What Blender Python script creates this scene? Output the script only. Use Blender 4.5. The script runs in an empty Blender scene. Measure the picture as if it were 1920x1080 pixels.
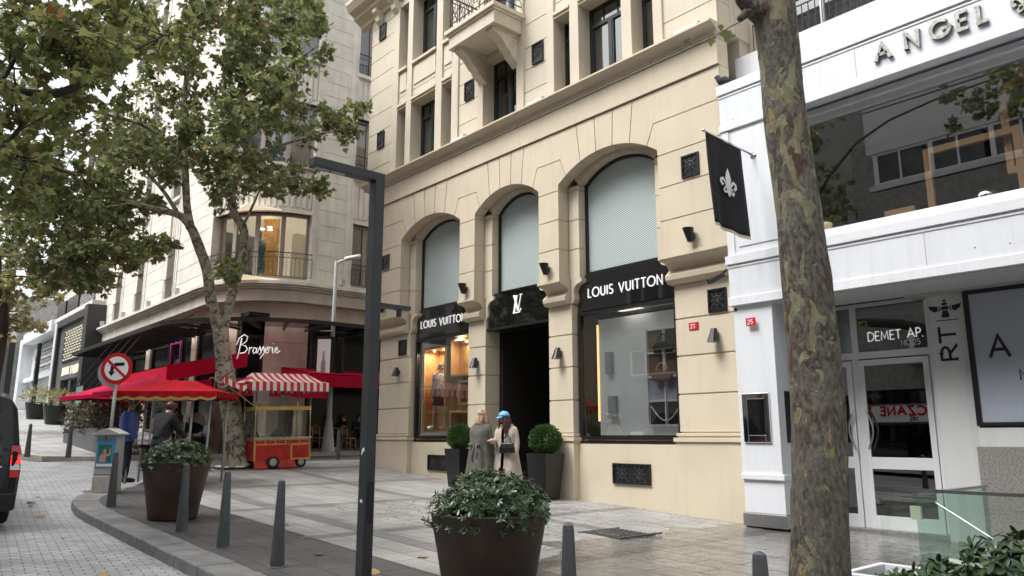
import bpy, bmesh, math, random
from mathutils import Vector, Matrix
R = random.Random(7)
rad = math.radians
# ------------------------------------------------------------------ camera, sky, sun
sc = bpy.context.scene
C = sc.collection
FPX = 1420.0; PITCH = math.atan(278 / FPX); YAW = rad(41); ZC = 1.6
hx, hy = -math.cos(YAW), math.sin(YAW)          # heading
rx, ry = math.sin(YAW), math.cos(YAW)           # image right
cam = bpy.data.cameras.new('camera'); co = bpy.data.objects.new('camera', cam); C.objects.link(co)
cam.sensor_width = 36; cam.lens = FPX / 1920 * 36; cam.clip_start = .1; cam.clip_end = 600
fw = Vector((hx * math.cos(PITCH), hy * math.cos(PITCH), math.sin(PITCH)))
co.location = (0, 0, ZC); co.rotation_euler = fw.to_track_quat('-Z', 'Y').to_euler()
sc.camera = co
w = bpy.data.worlds.new('World'); sc.world = w; w.use_nodes = True
nt = w.node_tree; bg = nt.nodes['Background']
sky = nt.nodes.new('ShaderNodeTexSky'); sky.sky_type = 'NISHITA'; sky.sun_disc = False
SUN_EL, SUN_AZ = 58, 200
sky.sun_elevation = rad(SUN_EL); sky.sun_rotation = rad(SUN_AZ); sky.air_density = 1.0; sky.dust_density = 5.0
hs = nt.nodes.new('ShaderNodeHueSaturation'); hs.inputs['Saturation'].default_value = .12
nt.links.new(sky.outputs[0], hs.inputs['Color']); nt.links.new(hs.outputs[0], bg.inputs[0]); bg.inputs[1].default_value = .15
sl = bpy.data.lights.new('sun', 'SUN'); sl.energy = 1.1; sl.angle = rad(25); sl.color = (1, .97, .92)
so = bpy.data.objects.new('sun', sl); C.objects.link(so)
sd = Vector((math.sin(rad(SUN_AZ)) * math.cos(rad(SUN_EL)), math.cos(rad(SUN_AZ)) * math.cos(rad(SUN_EL)), math.sin(rad(SUN_EL))))
so.rotation_euler = sd.to_track_quat('Z', 'Y').to_euler(); so.location = (0, 0, 40)
sc.view_settings.view_transform = 'Standard'; sc.view_settings.look = 'None'
sc.view_settings.exposure = 1.15; sc.view_settings.gamma = 1
sc.cycles.max_bounces = 6; sc.cycles.transparent_max_bounces = 16; sc.cycles.glossy_bounces = 3
sc.cycles.caustics_reflective = False; sc.cycles.caustics_refractive = False

PR = [(-200, -1), (0, 0), (7, .2), (14, .45), (19, .78), (25, 1.05), (60, 3.2), (300, 15)]
def gz(x):                                       # the street rises to the left (-X)
    t = -x
    for (a, za), (b, zb) in zip(PR, PR[1:]):
        if t <= b: return za + (zb - za) * (t - a) / (b - a)
    return 15
def W(px, py, d):                                # world point seen at a photo pixel, d metres ahead
    u = px - 960; v = 540 - py
    f = FPX * math.cos(PITCH) - v * math.sin(PITCH); up = FPX * math.sin(PITCH) + v * math.cos(PITCH)
    k = d / f
    return Vector(((f * hx + u * rx) * k, (f * hy + u * ry) * k, ZC + up * k))

# ------------------------------------------------------------------ materials
MT = {}
def mat(name, col, rough=.6, metal=0, spec=.5, coat=0, noise=0, nscale=6, bump=0, bscale=40, col2=None, emit=None, es=1, trans=None, ndetail=6, contrast=0, streak=0):
    m = bpy.data.materials.new(name); m.use_nodes = True; n = m.node_tree; p = n.nodes['Principled BSDF']
    p.inputs['Base Color'].default_value = (*col, 1); p.inputs['Roughness'].default_value = rough
    p.inputs['Metallic'].default_value = metal; p.inputs['Specular IOR Level'].default_value = spec
    p.inputs['Coat Weight'].default_value = coat; p.inputs['Coat Roughness'].default_value = .03
    tc = n.nodes.new('ShaderNodeTexCoord')
    if noise or col2:
        t = n.nodes.new('ShaderNodeTexNoise'); t.inputs['Scale'].default_value = nscale; t.inputs['Detail'].default_value = ndetail
        n.links.new(tc.outputs['Object'], t.inputs['Vector'])
        mx = n.nodes.new('ShaderNodeMix'); mx.data_type = 'RGBA'
        c2 = col2 if col2 else tuple(max(0, c * (1 - noise)) for c in col)
        c1 = col if col2 else tuple(min(1, c * (1 + noise)) for c in col)
        mx.inputs[6].default_value = (*c1, 1); mx.inputs[7].default_value = (*c2, 1)
        rp = n.nodes.new('ShaderNodeMapRange'); rp.inputs[1].default_value = .3 + contrast; rp.inputs[2].default_value = .7 - contrast
        n.links.new(t.outputs[0], rp.inputs[0]); n.links.new(rp.outputs[0], mx.inputs[0]); n.links.new(mx.outputs[2], p.inputs['Base Color'])
    if streak:
        mp_ = n.nodes.new('ShaderNodeMapping'); mp_.inputs['Scale'].default_value = (3.5, 3.5, .28); n.links.new(tc.outputs['Object'], mp_.inputs[0])
        t3 = n.nodes.new('ShaderNodeTexNoise'); t3.inputs['Scale'].default_value = 1.6; t3.inputs['Detail'].default_value = 7; t3.inputs['Roughness'].default_value = .65; n.links.new(mp_.outputs[0], t3.inputs['Vector'])
        r3 = n.nodes.new('ShaderNodeMapRange'); r3.inputs[1].default_value = .5; r3.inputs[2].default_value = .75; r3.inputs[3].default_value = 1; r3.inputs[4].default_value = 1 - streak; n.links.new(t3.outputs[0], r3.inputs[0])
        g3 = n.nodes.new('ShaderNodeNewGeometry'); r4 = n.nodes.new('ShaderNodeMapRange'); r4.inputs[3].default_value = 1 - streak * .35; r4.inputs[4].default_value = 1 + streak * .2; n.links.new(g3.outputs['Random Per Island'], r4.inputs[0])
        ml = n.nodes.new('ShaderNodeMath'); ml.operation = 'MULTIPLY'; n.links.new(r3.outputs[0], ml.inputs[0]); n.links.new(r4.outputs[0], ml.inputs[1])
        vs_ = n.nodes.new('ShaderNodeVectorMath'); vs_.operation = 'SCALE'; src = p.inputs['Base Color'].links[0].from_socket; n.links.new(src, vs_.inputs[0]); n.links.new(ml.outputs[0], vs_.inputs['Scale']); n.links.new(vs_.outputs[0], p.inputs['Base Color'])
    if bump:
        t2 = n.nodes.new('ShaderNodeTexNoise'); t2.inputs['Scale'].default_value = bscale; t2.inputs['Detail'].default_value = 4
        n.links.new(tc.outputs['Object'], t2.inputs['Vector'])
        b = n.nodes.new('ShaderNodeBump'); b.inputs['Strength'].default_value = bump; b.inputs['Distance'].default_value = .02
        n.links.new(t2.outputs[0], b.inputs['Height']); n.links.new(b.outputs[0], p.inputs['Normal'])
    if emit:
        p.inputs['Emission Color'].default_value = (*emit, 1); p.inputs['Emission Strength'].default_value = es
    MT[name] = m
    return m
STUCCO = mat('stucco_beige', (.6, .52, .4), .85, noise=.05, nscale=1.3, streak=.09, bump=.12, bscale=60)
STUCCO_UP = mat('stucco_pale', (.63, .565, .455), .85, noise=.06, nscale=1.1, streak=.1, bump=.12, bscale=50)
LIME = mat('limestone', (.66, .63, .57), .8, noise=.1, nscale=1.7, streak=.18, bump=.15, bscale=30)
PINK = mat('pink_stone', (.74, .65, .55), .7, noise=.1, nscale=2, streak=.12)
WHITE = mat('white_panel', (.7, .72, .755), .45, noise=.03, nscale=1.5, streak=.12, bump=.04, bscale=8)
WHITE_D = mat('grey_panel', (.58, .59, .6), .5, noise=.03, nscale=1, streak=.1)
WTRIM = mat('white_aluminium', (.72, .73, .75), .35)
BLACKM = mat('black_metal', (.012, .012, .013), .35)
IRON = mat('wrought_iron', (.03, .03, .033), .45)
GRILL = mat('grille_metal', (.11, .11, .12), .4, metal=.5)
BLKPANE = mat('shaded_pane', (.01, .012, .012), .15, spec=.25)
GREENF = mat('dark_green_frame', (.012, .022, .022), .35)
GLOSSB = mat('black_gloss', (.006, .006, .007), .04, spec=.8, coat=1)
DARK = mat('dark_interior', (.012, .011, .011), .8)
DARKB = mat('interior_brown', (.05, .04, .032), .8)
GREYST = mat('pole_graphite', (.035, .037, .04), .45, noise=.15, nscale=5)
BOLL = mat('bollard_grey', (.075, .08, .085), .5, noise=.22, nscale=9, bump=.15, bscale=70, streak=.25)
RUST = mat('corten_brown', (.035, .024, .019), .55, col2=(.075, .035, .02), nscale=3.5, bump=.2, bscale=35, contrast=.05, streak=.35)
RED = mat('awning_red', (.4, .006, .035), .9, spec=.15, noise=.12, nscale=2)
REDP = mat('cart_red', (.42, .015, .012), .35, noise=.3, nscale=7, bump=.08, bscale=12)
REDF = mat('canopy_red', (.3, .004, .01), .9, spec=.15, noise=.25, nscale=3, bump=.3, bscale=6)
GOLD = mat('gilt', (.55, .38, .12), .4, metal=.4, noise=.2, nscale=20)
BRASS = mat('brass', (.6, .47, .22), .25, metal=1)
STEEL = mat('stainless', (.62, .62, .63), .2, metal=1)
STEELB = mat('brushed_steel', (.45, .45, .46), .38, metal=1, noise=.1, nscale=30)
CHROME = mat('mirror_chrome', (.8, .8, .8), .05, metal=1)
TEXTW = mat('sign_white', (.85, .85, .85), .5, emit=(1, 1, 1), es=.15)
TEXTB = mat('sign_black', (.01, .01, .015), .4)
PAINTW = mat('paint_white', (.8, .8, .8), .5)
PAINTR = mat('paint_red', (.5, .01, .02), .4)
GRAN = mat('granite', (.3, .29, .27), .5, col2=(.13, .125, .12), nscale=38)
KERB = mat('kerb_stone', (.17, .17, .17), .7, noise=.3, nscale=3, bump=.3, bscale=25)
SOIL = mat('soil', (.03, .022, .016), 1)
OCHRE = mat('orange_wood', (.55, .29, .1), .5, noise=.15, nscale=5)
OCHREL = mat('pale_wood', (.8, .55, .3), .5)
SKIN = mat('skin', (.5, .3, .22), .55)
MANNQ = mat('mannequin_skin', (.62, .5, .42), .35)
HAIRB = mat('blonde_hair', (.16, .085, .05), .45, col2=(.55, .36, .24), nscale=6, streak=.5, contrast=.08)
HAIRD = mat('brown_hair', (.03, .015, .01), .45, col2=(.1, .045, .03), nscale=9, streak=.4)
COATG = mat('grey_coat', (.1, .095, .085), .85, noise=.3, nscale=4, bump=.8, bscale=9)
COATB = mat('beige_coat', (.46, .4, .34), .85, noise=.14, nscale=4, bump=.8, bscale=9)
CLOTHK = mat('black_cloth', (.012, .012, .015), .85, noise=.4, nscale=5, bump=.6, bscale=9)
NAVY = mat('navy_cloth', (.015, .02, .035), .85)
PUFF = mat('blue_puffer', (.06, .1, .3), .4)
CAPB = mat('cap_blue', (.16, .4, .68), .7)
LEATH = mat('black_leather', (.012, .012, .012), .25)
SHOEW = mat('white_shoe', (.7, .7, .7), .5)
RUB = mat('rubber', (.015, .015, .015), .8)
VANP = mat('van_paint', (.006, .007, .01), .25, spec=.35, coat=.25)
VANG = mat('van_glass', (.006, .007, .008), .06, spec=.5, coat=.2)
TAIL = mat('tail_light', (.25, .003, .006), .2, coat=.4, emit=(1, .02, .02), es=.06)
TAILH = mat('brake_lamp', (.6, .02, .02), .3, emit=(1, .03, .03), es=.6)
LAMPW = mat('lamp_lens', (.6, .6, .6), .2)
HOT = mat('spot_lit', (1, .9, .7), .3, emit=(1, .8, .5), es=8)
WARM = mat('warm_lit', (.9, .6, .3), .5, emit=(1, .6, .22), es=1.2)
SHOPW = mat('shop_lit', (.7, .62, .5), .6, emit=(1, .85, .65), es=.35)
CURT = mat('curtain', (.55, .56, .54), .8, noise=.15, nscale=3)
BARKD = mat('dark_branch', (.05, .042, .035), .9)
GRYW = mat('dark_grey_cladding', (.1, .1, .105), .6, noise=.08, nscale=2)
GREYB = mat('grey_render', (.28, .28, .27), .9, noise=.25, nscale=4, bump=.4, bscale=12)
WOODF = mat('timber_frame', (.8, .5, .24), .6)
POST1 = mat('poster_blue', (.1, .3, .5), .4)
YELLOWF = mat('yellow_board', (.7, .5, .05), .6)
LIGHTG = mat('light_grey_metal', (.38, .4, .4), .5, noise=.08, nscale=4)
CONC = mat('concrete', (.42, .4, .35), .85, noise=.15, nscale=9)
WICK = mat('rattan', (.45, .3, .15), .7)
FROST = mat('frosted_film', (.36, .39, .46), .25, noise=.1, nscale=.8)
SILVER = mat('worn_silver', (.5, .49, .46), .3, metal=1, noise=.35, nscale=18)
STONEY = mat('tan_pot', (.45, .4, .22), .7)
PALEW = mat('display_white', (.5, .5, .5), .6, noise=.12, nscale=1.2, emit=(1, .97, .92), es=.08)

def nodes_mat(name):
    m = bpy.data.materials.new(name); m.use_nodes = True; MT[name] = m
    return m, m.node_tree, m.node_tree.nodes, m.node_tree.links, m.node_tree.nodes['Principled BSDF']
def glass(name, tint, refl, base=.04, rough=0.0):
    m, t, n, l, p = nodes_mat(name); n.remove(p); out = n['Material Output']
    tr = n.new('ShaderNodeBsdfTransparent'); tr.inputs[0].default_value = (*tint, 1)
    gl = n.new('ShaderNodeBsdfGlossy'); gl.inputs['Roughness'].default_value = rough
    fr = n.new('ShaderNodeFresnel'); ge = n.new('ShaderNodeNewGeometry'); rm = n.new('ShaderNodeMapRange'); rm.inputs[3].default_value = refl; rm.inputs[4].default_value = 1 / refl
    l.new(ge.outputs['Backfacing'], rm.inputs[0]); l.new(rm.outputs[0], fr.inputs[0])
    ad = n.new('ShaderNodeMath'); ad.operation = 'ADD'; ad.use_clamp = True; ad.inputs[1].default_value = base
    mx = n.new('ShaderNodeMixShader')
    l.new(fr.outputs[0], ad.inputs[0]); l.new(ad.outputs[0], mx.inputs[0]); l.new(tr.outputs[0], mx.inputs[1]); l.new(gl.outputs[0], mx.inputs[2])
    l.new(mx.outputs[0], out.inputs[0])
    return m
GLASS = glass('window_glass', (.78, .8, .8), 1.5, .1)
GLASSD = glass('dark_glass', (.16, .17, .17), 1.6, .16)
GLASSM = glass('mirror_glass', (.1, .1, .1), 1.7, .26)
GLASSU = glass('shop_upper_glass', (.8, .8, .8), 1.6, .17)
GLASSG = glass('green_glass', (.96, .985, .975), 1.45, .02)
GLASSE = glass('green_edge_glass', (.76, .88, .83), 1.45, .03)

DARKLEAF = None
def leafmat(name, cols, rough=.45, tl=.25):
    m, t, n, l, p = nodes_mat(name); out = n['Material Output']
    g = n.new('ShaderNodeNewGeometry'); cr = n.new('ShaderNodeValToRGB')
    e = cr.color_ramp.elements
    for i, (pos, c) in enumerate(cols):
        x = e[i] if i < 2 else e.new(pos)
        x.position = pos; x.color = (*c, 1)
    l.new(g.outputs['Random Per Island'], cr.inputs[0]); l.new(cr.outputs[0], p.inputs['Base Color']); p.inputs['Roughness'].default_value = rough
    tb = n.new('ShaderNodeBsdfTranslucent'); l.new(cr.outputs[0], tb.inputs[0]); mx = n.new('ShaderNodeMixShader'); mx.inputs[0].default_value = tl * 1.5
    l.new(p.outputs[0], mx.inputs[1]); l.new(tb.outputs[0], mx.inputs[2]); l.new(mx.outputs[0], out.inputs[0])
    return m
LEAF_P = leafmat('plane_leaf', [(0, (.11, .15, .055)), (.5, (.19, .23, .095)), (.8, (.29, .32, .13)), (.96, (.34, .32, .12)), (.993, (.3, .13, .05))], .42, .3)
LEAF_N = leafmat('near_plane_leaf', [(0, (.12, .15, .05)), (.5, (.22, .25, .085)), (.85, (.31, .32, .11)), (.975, (.3, .25, .1)), (.997, (.4, .12, .06))], .45, .3)
LEAF_Y = leafmat('autumn_leaf', [(0, (.18, .2, .09)), (.5, (.32, .32, .16)), (.85, (.42, .36, .14)), (.97, (.4, .2, .07))], .55, .3)
LEAF_S = leafmat('shrub_leaf', [(0, (.02, .045, .018)), (.5, (.035, .075, .03)), (.85, (.06, .11, .045)), (.98, (.12, .14, .05))], .28, .1)
LEAF_B = leafmat('box_leaf', [(0, (.025, .065, .015)), (.6, (.05, .11, .02)), (1, (.09, .16, .03))], .75, .1)
LEAF_D = leafmat('dull_leaf', [(0, (.05, .045, .04)), (.6, (.09, .07, .055)), (1, (.14, .15, .06))], .6, .1)
LEAF_F = leafmat('fallen_leaf', [(0, (.3, .13, .05)), (.5, (.45, .25, .1)), (1, (.6, .45, .25))], .6, .1)

def bark():
    m, t, n, l, p = nodes_mat('plane_bark')
    tc = n.new('ShaderNodeTexCoord'); mp = n.new('ShaderNodeMapping'); mp.inputs['Scale'].default_value = (1, 1, .5)
    l.new(tc.outputs['Object'], mp.inputs[0])
    def noise(s, d=3, off=0, dist=0):
        x = n.new('ShaderNodeTexNoise'); x.inputs['Scale'].default_value = s; x.inputs['Detail'].default_value = d; x.inputs['Distortion'].default_value = dist
        if off:
            m2 = n.new('ShaderNodeMapping'); m2.inputs['Location'].default_value = (off, off, off); l.new(mp.outputs[0], m2.inputs[0]); l.new(m2.outputs[0], x.inputs['Vector'])
        else: l.new(mp.outputs[0], x.inputs['Vector'])
        return x
    def step(src, a, b):
        r = n.new('ShaderNodeMapRange'); r.inputs[1].default_value = a; r.inputs[2].default_value = b; l.new(src, r.inputs[0]); return r.outputs[0]
    def mix(f, a, b):
        x = n.new('ShaderNodeMix'); x.data_type = 'RGBA'; l.new(f, x.inputs[0])
        for i, c in ((6, a), (7, b)):
            if isinstance(c, tuple): x.inputs[i].default_value = (*c, 1)
            else: l.new(c, x.inputs[i])
        return x.outputs[2]
    c = mix(step(noise(34, 9).outputs[0], .38, .62), (.06, .052, .043), (.19, .165, .135))
    c = mix(step(noise(4.5, 8, 5, .8).outputs[0], .5, .6), c, mix(step(noise(40, 6, 1).outputs[0], .4, .6), (.11, .105, .085), (.2, .19, .155)))
    c = mix(step(noise(8, 8, 3, .5).outputs[0], .58, .66), c, (.1, .05, .032))
    vo = n.new('ShaderNodeTexVoronoi'); vo.inputs['Scale'].default_value = 9; l.new(mp.outputs[0], vo.inputs[0])
    # big pale flakes: denser where the bark has peeled, higher up the trunk
    sp = n.new('ShaderNodeSeparateXYZ'); l.new(tc.outputs['Object'], sp.inputs[0])
    hz = step(sp.outputs[2], 0.0, 5.0)
    ns = noise(8, 7, 7, 1.0)
    ad = n.new('ShaderNodeMath'); ad.operation = 'MULTIPLY_ADD'; l.new(hz, ad.inputs[0]); ad.inputs[1].default_value = .115; l.new(ns.outputs[0], ad.inputs[2])
    f = step(ad.outputs[0], .615, .63)
    c = mix(f, c, mix(step(noise(22, 4, 2).outputs[0], .35, .65), (.2, .19, .11), (.3, .28, .17)))
    ns2 = noise(13, 3, 13, .4)
    c = mix(step(ns2.outputs[0], .665, .68), c, (.34, .25, .1))
    l.new(c, p.inputs['Base Color']); p.inputs['Roughness'].default_value = .85
    b = n.new('ShaderNodeBump'); b.inputs['Strength'].default_value = 1.0; b.inputs['Distance'].default_value = .035
    mpb = n.new('ShaderNodeMapping'); mpb.inputs['Scale'].default_value = (1, 1, .45); l.new(tc.outputs['Object'], mpb.inputs[0])
    nb = n.new('ShaderNodeTexNoise'); nb.inputs['Scale'].default_value = 26; nb.inputs['Detail'].default_value = 8; nb.inputs['Roughness'].default_value = .7; l.new(mpb.outputs[0], nb.inputs['Vector'])
    sb = n.new('ShaderNodeMath'); sb.operation = 'MULTIPLY_ADD'; l.new(f, sb.inputs[0]); sb.inputs[1].default_value = -.35; l.new(nb.outputs[0], sb.inputs[2])
    l.new(sb.outputs[0], b.inputs['Height']); l.new(b.outputs[0], p.inputs['Normal'])
    return m
BARK = bark()
def bark2():
    m, t, n, l, p = nodes_mat('pale_plane_bark')
    tc = n.new('ShaderNodeTexCoord')
    x = n.new('ShaderNodeTexNoise'); x.inputs['Scale'].default_value = 6; x.inputs['Detail'].default_value = 3; x.inputs['Distortion'].default_value = 1; l.new(tc.outputs['Object'], x.inputs['Vector'])
    r = n.new('ShaderNodeValToRGB'); e = r.color_ramp.elements; e[0].position = .4; e[0].color = (.09, .075, .055, 1); e[1].position = .47; e[1].color = (.25, .22, .165, 1)
    q = e.new(.62); q.color = (.36, .33, .26, 1)
    l.new(x.outputs[0], r.inputs[0]); l.new(r.outputs[0], p.inputs['Base Color']); p.inputs['Roughness'].default_value = .85
    return m
BARK2 = bark2()

def brickmat(name, c1, c2, mortar, bw, bh, ms, rough=.6, rotz=0, bands=False, wet=False, bumpd=.012):
    m, t, n, l, p = nodes_mat(name)
    tc = n.new('ShaderNodeTexCoord'); mp = n.new('ShaderNodeMapping'); mp.inputs['Rotation'].default_value = (0, 0, rotz); l.new(tc.outputs['Object'], mp.inputs[0])
    br = n.new('ShaderNodeTexBrick'); l.new(mp.outputs[0], br.inputs['Vector'])
    br.inputs['Scale'].default_value = 1; br.inputs['Brick Width'].default_value = bw; br.inputs['Row Height'].default_value = bh; br.inputs['Mortar Size'].default_value = ms
    br.inputs['Mortar Smooth'].default_value = .3; br.inputs['Bias'].default_value = 0
    br.inputs['Color1'].default_value = (*c1, 1); br.inputs['Color2'].default_value = (*c2, 1); br.inputs['Mortar'].default_value = (*mortar, 1)
    col = br.outputs['Color']
    def mixc(f, a, b, mode='MIX'):
        x = n.new('ShaderNodeMix'); x.data_type = 'RGBA'; x.blend_type = mode
        if isinstance(f, float): x.inputs[0].default_value = f
        else: l.new(f, x.inputs[0])
        for i, c in ((6, a), (7, b)):
            if isinstance(c, tuple): x.inputs[i].default_value = (*c, 1)
            else: l.new(c, x.inputs[i])
        return x.outputs[2]
    def noise(s, d=5):
        x = n.new('ShaderNodeTexNoise'); x.inputs['Scale'].default_value = s; x.inputs['Detail'].default_value = d; l.new(tc.outputs['Object'], x.inputs['Vector']); return x.outputs[0]
    def rng(src, a, b, c=0, d=1):
        r = n.new('ShaderNodeMapRange'); r.inputs[1].default_value = a; r.inputs[2].default_value = b; r.inputs[3].default_value = c; r.inputs[4].default_value = d; l.new(src, r.inputs[0]); return r.outputs[0]
    def mth(op, a, b):
        x = n.new('ShaderNodeMath'); x.operation = op; x.use_clamp = False
        for i, c in ((0, a), (1, b)):
            if isinstance(c, (int, float)): x.inputs[i].default_value = c
            else: l.new(c, x.inputs[i])
        return x.outputs[0]
    sp = n.new('ShaderNodeSeparateXYZ'); l.new(tc.outputs['Object'], sp.inputs[0])
    X, Y = sp.outputs[0], sp.outputs[1]
    if bands:
        dz = mth('LESS_THAN', Y, 4.85)                                   # the dark paving laid along the kerb
        b1 = mth('LESS_THAN', mth('ABSOLUTE', mth('SUBTRACT', Y, 5.75), 0), .17)
        b1b = mth('LESS_THAN', mth('ABSOLUTE', mth('SUBTRACT', Y, 8.75), 0), .14)
        fx = mth('SUBTRACT', mth('MODULO', mth('ADD', X, 203.3), 3.1), 1.5)
        b2 = mth('LESS_THAN', mth('ABSOLUTE', fx, 0), .15)
        band = mth('MINIMUM', mth('ADD', mth('ADD', b1, b1b), b2), 1)
        dk = mixc(1.0, col, (.62, .62, .63), 'MULTIPLY')
        col = mixc(band, col, dk)
        dk2 = mixc(1.0, br.outputs['Color'], (.27, .27, .28), 'MULTIPLY')
        col = mixc(dz, col, dk2)
    st = rng(noise(1.1, 8), .3, .7, .74, 1.14); col = mixc(1.0, col, mixc(1.0, (1., 1., 1.), (1., 1., 1.)), 'MULTIPLY')
    v = n.new('ShaderNodeVectorMath'); v.operation = 'SCALE'; l.new(col, v.inputs[0]); l.new(st, v.inputs['Scale']); col = v.outputs[0]
    fine = rng(noise(45, 4), .3, .7, .85, 1.12)
    v = n.new('ShaderNodeVectorMath'); v.operation = 'SCALE'; l.new(col, v.inputs[0]); l.new(fine, v.inputs['Scale']); col = v.outputs[0]
    rg = rng(noise(2.5), .3, .7, rough - .12, rough + .12)
    if wet:
        # spilled water: solid near the shop entrance on the right, runnels elsewhere
        wn = mth('ADD', noise(.9, 4), rng(X, -9.2, -5.5, -.32, .42))
        wn = mth('SUBTRACT', wn, rng(Y, 5.6, 4.6, 0, .5))
        wmask = rng(wn, .53, .56)
        rv = n.new('ShaderNodeTexNoise'); rv.inputs['Scale'].default_value = 1.6; rv.inputs['Detail'].default_value = 2; rv.inputs['Distortion'].default_value = 2.2; l.new(tc.outputs['Object'], rv.inputs['Vector'])
        rl = mth('LESS_THAN', mth('ABSOLUTE', mth('SUBTRACT', rv.outputs[0], .5), 0), .011)
        reg = mth('MULTIPLY', mth('MULTIPLY', mth('GREATER_THAN', X, -12.5), mth('LESS_THAN', X, -6.5)), mth('GREATER_THAN', Y, 6.5))
        wmask = mth('MINIMUM', mth('ADD', wmask, mth('MULTIPLY', rl, reg)), 1)
        wc = mixc(1.0, col, (.55, .53, .5), 'MULTIPLY'); col = mixc(wmask, col, wc)
        rr = n.new('ShaderNodeMix'); l.new(wmask, rr.inputs[0]); l.new(rg, rr.inputs[2]); l.new(rng(noise(7, 6), .35, .7, .07, .3), rr.inputs[3]); rg = mth('MAXIMUM', rr.outputs[0], mth('MULTIPLY', br.outputs['Fac'], .75))
    l.new(col, p.inputs['Base Color']); l.new(rg, p.inputs['Roughness'])
    b = n.new('ShaderNodeBump'); b.inputs['Strength'].default_value = .6; b.inputs['Distance'].default_value = bumpd; b.invert = True
    l.new(br.outputs['Fac'], b.inputs['Height'])
    b2_ = n.new('ShaderNodeBump'); b2_.inputs['Strength'].default_value = .15; b2_.inputs['Distance'].default_value = .01
    l.new(noise(60, 4), b2_.inputs['Height']); l.new(b.outputs[0], b2_.inputs['Normal']); l.new(b2_.outputs[0], p.inputs['Normal'])
    return m
COBBLE = brickmat('cobbles', (.34, .345, .36), (.46, .465, .48), (.13, .13, .13), .21, .105, .008, .5, rotz=rad(96))
PAVE = brickmat('paving', (.29, .288, .283), (.33, .327, .32), (.11, .11, .105), .8, .4, .009, .5, bands=True, wet=True, bumpd=.004)
PAVE2 = brickmat('far_paving', (.33, .33, .325), (.4, .4, .395), (.18, .18, .17), .8, .4, .012, .6, bumpd=.004)
ASPH = mat('asphalt', (.1, .1, .11), .8, noise=.25, nscale=3, bump=.3, bscale=120)

def meshgrille():
    m, t, n, l, p = nodes_mat('diagonal_mesh_screen')
    tc = n.new('ShaderNodeTexCoord'); mp = n.new('ShaderNodeMapping'); mp.inputs['Rotation'].default_value = (0, rad(-38), 0); l.new(tc.outputs['Object'], mp.inputs[0])
    sp = n.new('ShaderNodeSeparateXYZ'); l.new(mp.outputs[0], sp.inputs[0])
    def mth(op, a, b):
        x = n.new('ShaderNodeMath'); x.operation = op
        for i, c in ((0, a), (1, b)):
            if isinstance(c, (int, float)): x.inputs[i].default_value = c
            else: l.new(c, x.inputs[i])
        return x.outputs[0]
    a = mth('LESS_THAN', mth('FRACT', mth('MULTIPLY', sp.outputs[2], 27), 0), .34)
    b = mth('LESS_THAN', mth('FRACT', mth('MULTIPLY', sp.outputs[0], 27), 0), .14)
    f = mth('MAXIMUM', a, b)
    x = n.new('ShaderNodeMix'); x.data_type = 'RGBA'; l.new(f, x.inputs[0]); x.inputs[6].default_value = (.58, .66, .66, 1); x.inputs[7].default_value = (.2, .24, .25, 1)
    l.new(x.outputs[2], p.inputs['Base Color']); p.inputs['Roughness'].default_value = .4; p.inputs['Coat Weight'].default_value = 1; p.inputs['Coat Roughness'].default_value = .04
    return m
MESH = meshgrille()
def stripes():
    m, t, n, l, p = nodes_mat('striped_canvas')
    tc = n.new('ShaderNodeTexCoord'); sp = n.new('ShaderNodeSeparateXYZ'); l.new(tc.outputs['Object'], sp.inputs[0])
    a = n.new('ShaderNodeMath'); a.operation = 'MULTIPLY'; a.inputs[1].default_value = 5.8; l.new(sp.outputs[0], a.inputs[0])
    b = n.new('ShaderNodeMath'); b.operation = 'FRACT'; l.new(a.outputs[0], b.inputs[0])
    c = n.new('ShaderNodeMath'); c.operation = 'LESS_THAN'; c.inputs[1].default_value = .5; l.new(b.outputs[0], c.inputs[0])
    x = n.new('ShaderNodeMix'); x.data_type = 'RGBA'; l.new(c.outputs[0], x.inputs[0]); x.inputs[6].default_value = (.75, .68, .64, 1); x.inputs[7].default_value = (.55, .02, .04, 1)
    l.new(x.outputs[2], p.inputs['Base Color']); p.inputs['Roughness'].default_value = .7
    return m
STRIPE = stripes()
def floral():
    m, t, n, l, p = nodes_mat('printed_cloth')
    tc = n.new('ShaderNodeTexCoord'); x = n.new('ShaderNodeTexNoise'); x.inputs['Scale'].default_value = 13; x.inputs['Detail'].default_value = 2; x.inputs['Distortion'].default_value = 1.5
    l.new(tc.outputs['Object'], x.inputs['Vector']); r = n.new('ShaderNodeValToRGB'); r.color_ramp.interpolation = 'CONSTANT'; e = r.color_ramp.elements
    e[0].position = 0; e[0].color = (.1, .1, .12, 1); e[1].position = .42; e[1].color = (.7, .66, .64, 1)
    for ps, cc in ((.55, (.6, .2, .25, 1)), (.62, (.7, .45, .5, 1)), (.7, (.25, .35, .3, 1))):
        q = e.new(ps); q.color = cc
    l.new(x.outputs[0], r.inputs[0]); l.new(r.outputs[0], p.inputs['Base Color']); p.inputs['Roughness'].default_value = .8
    return m
FLORAL = floral()
def teal():
    return mat('teal_print', (.05, .25, .25), .8, col2=(.3, .45, .42), nscale=14, contrast=.12)
TEALP = teal()

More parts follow.
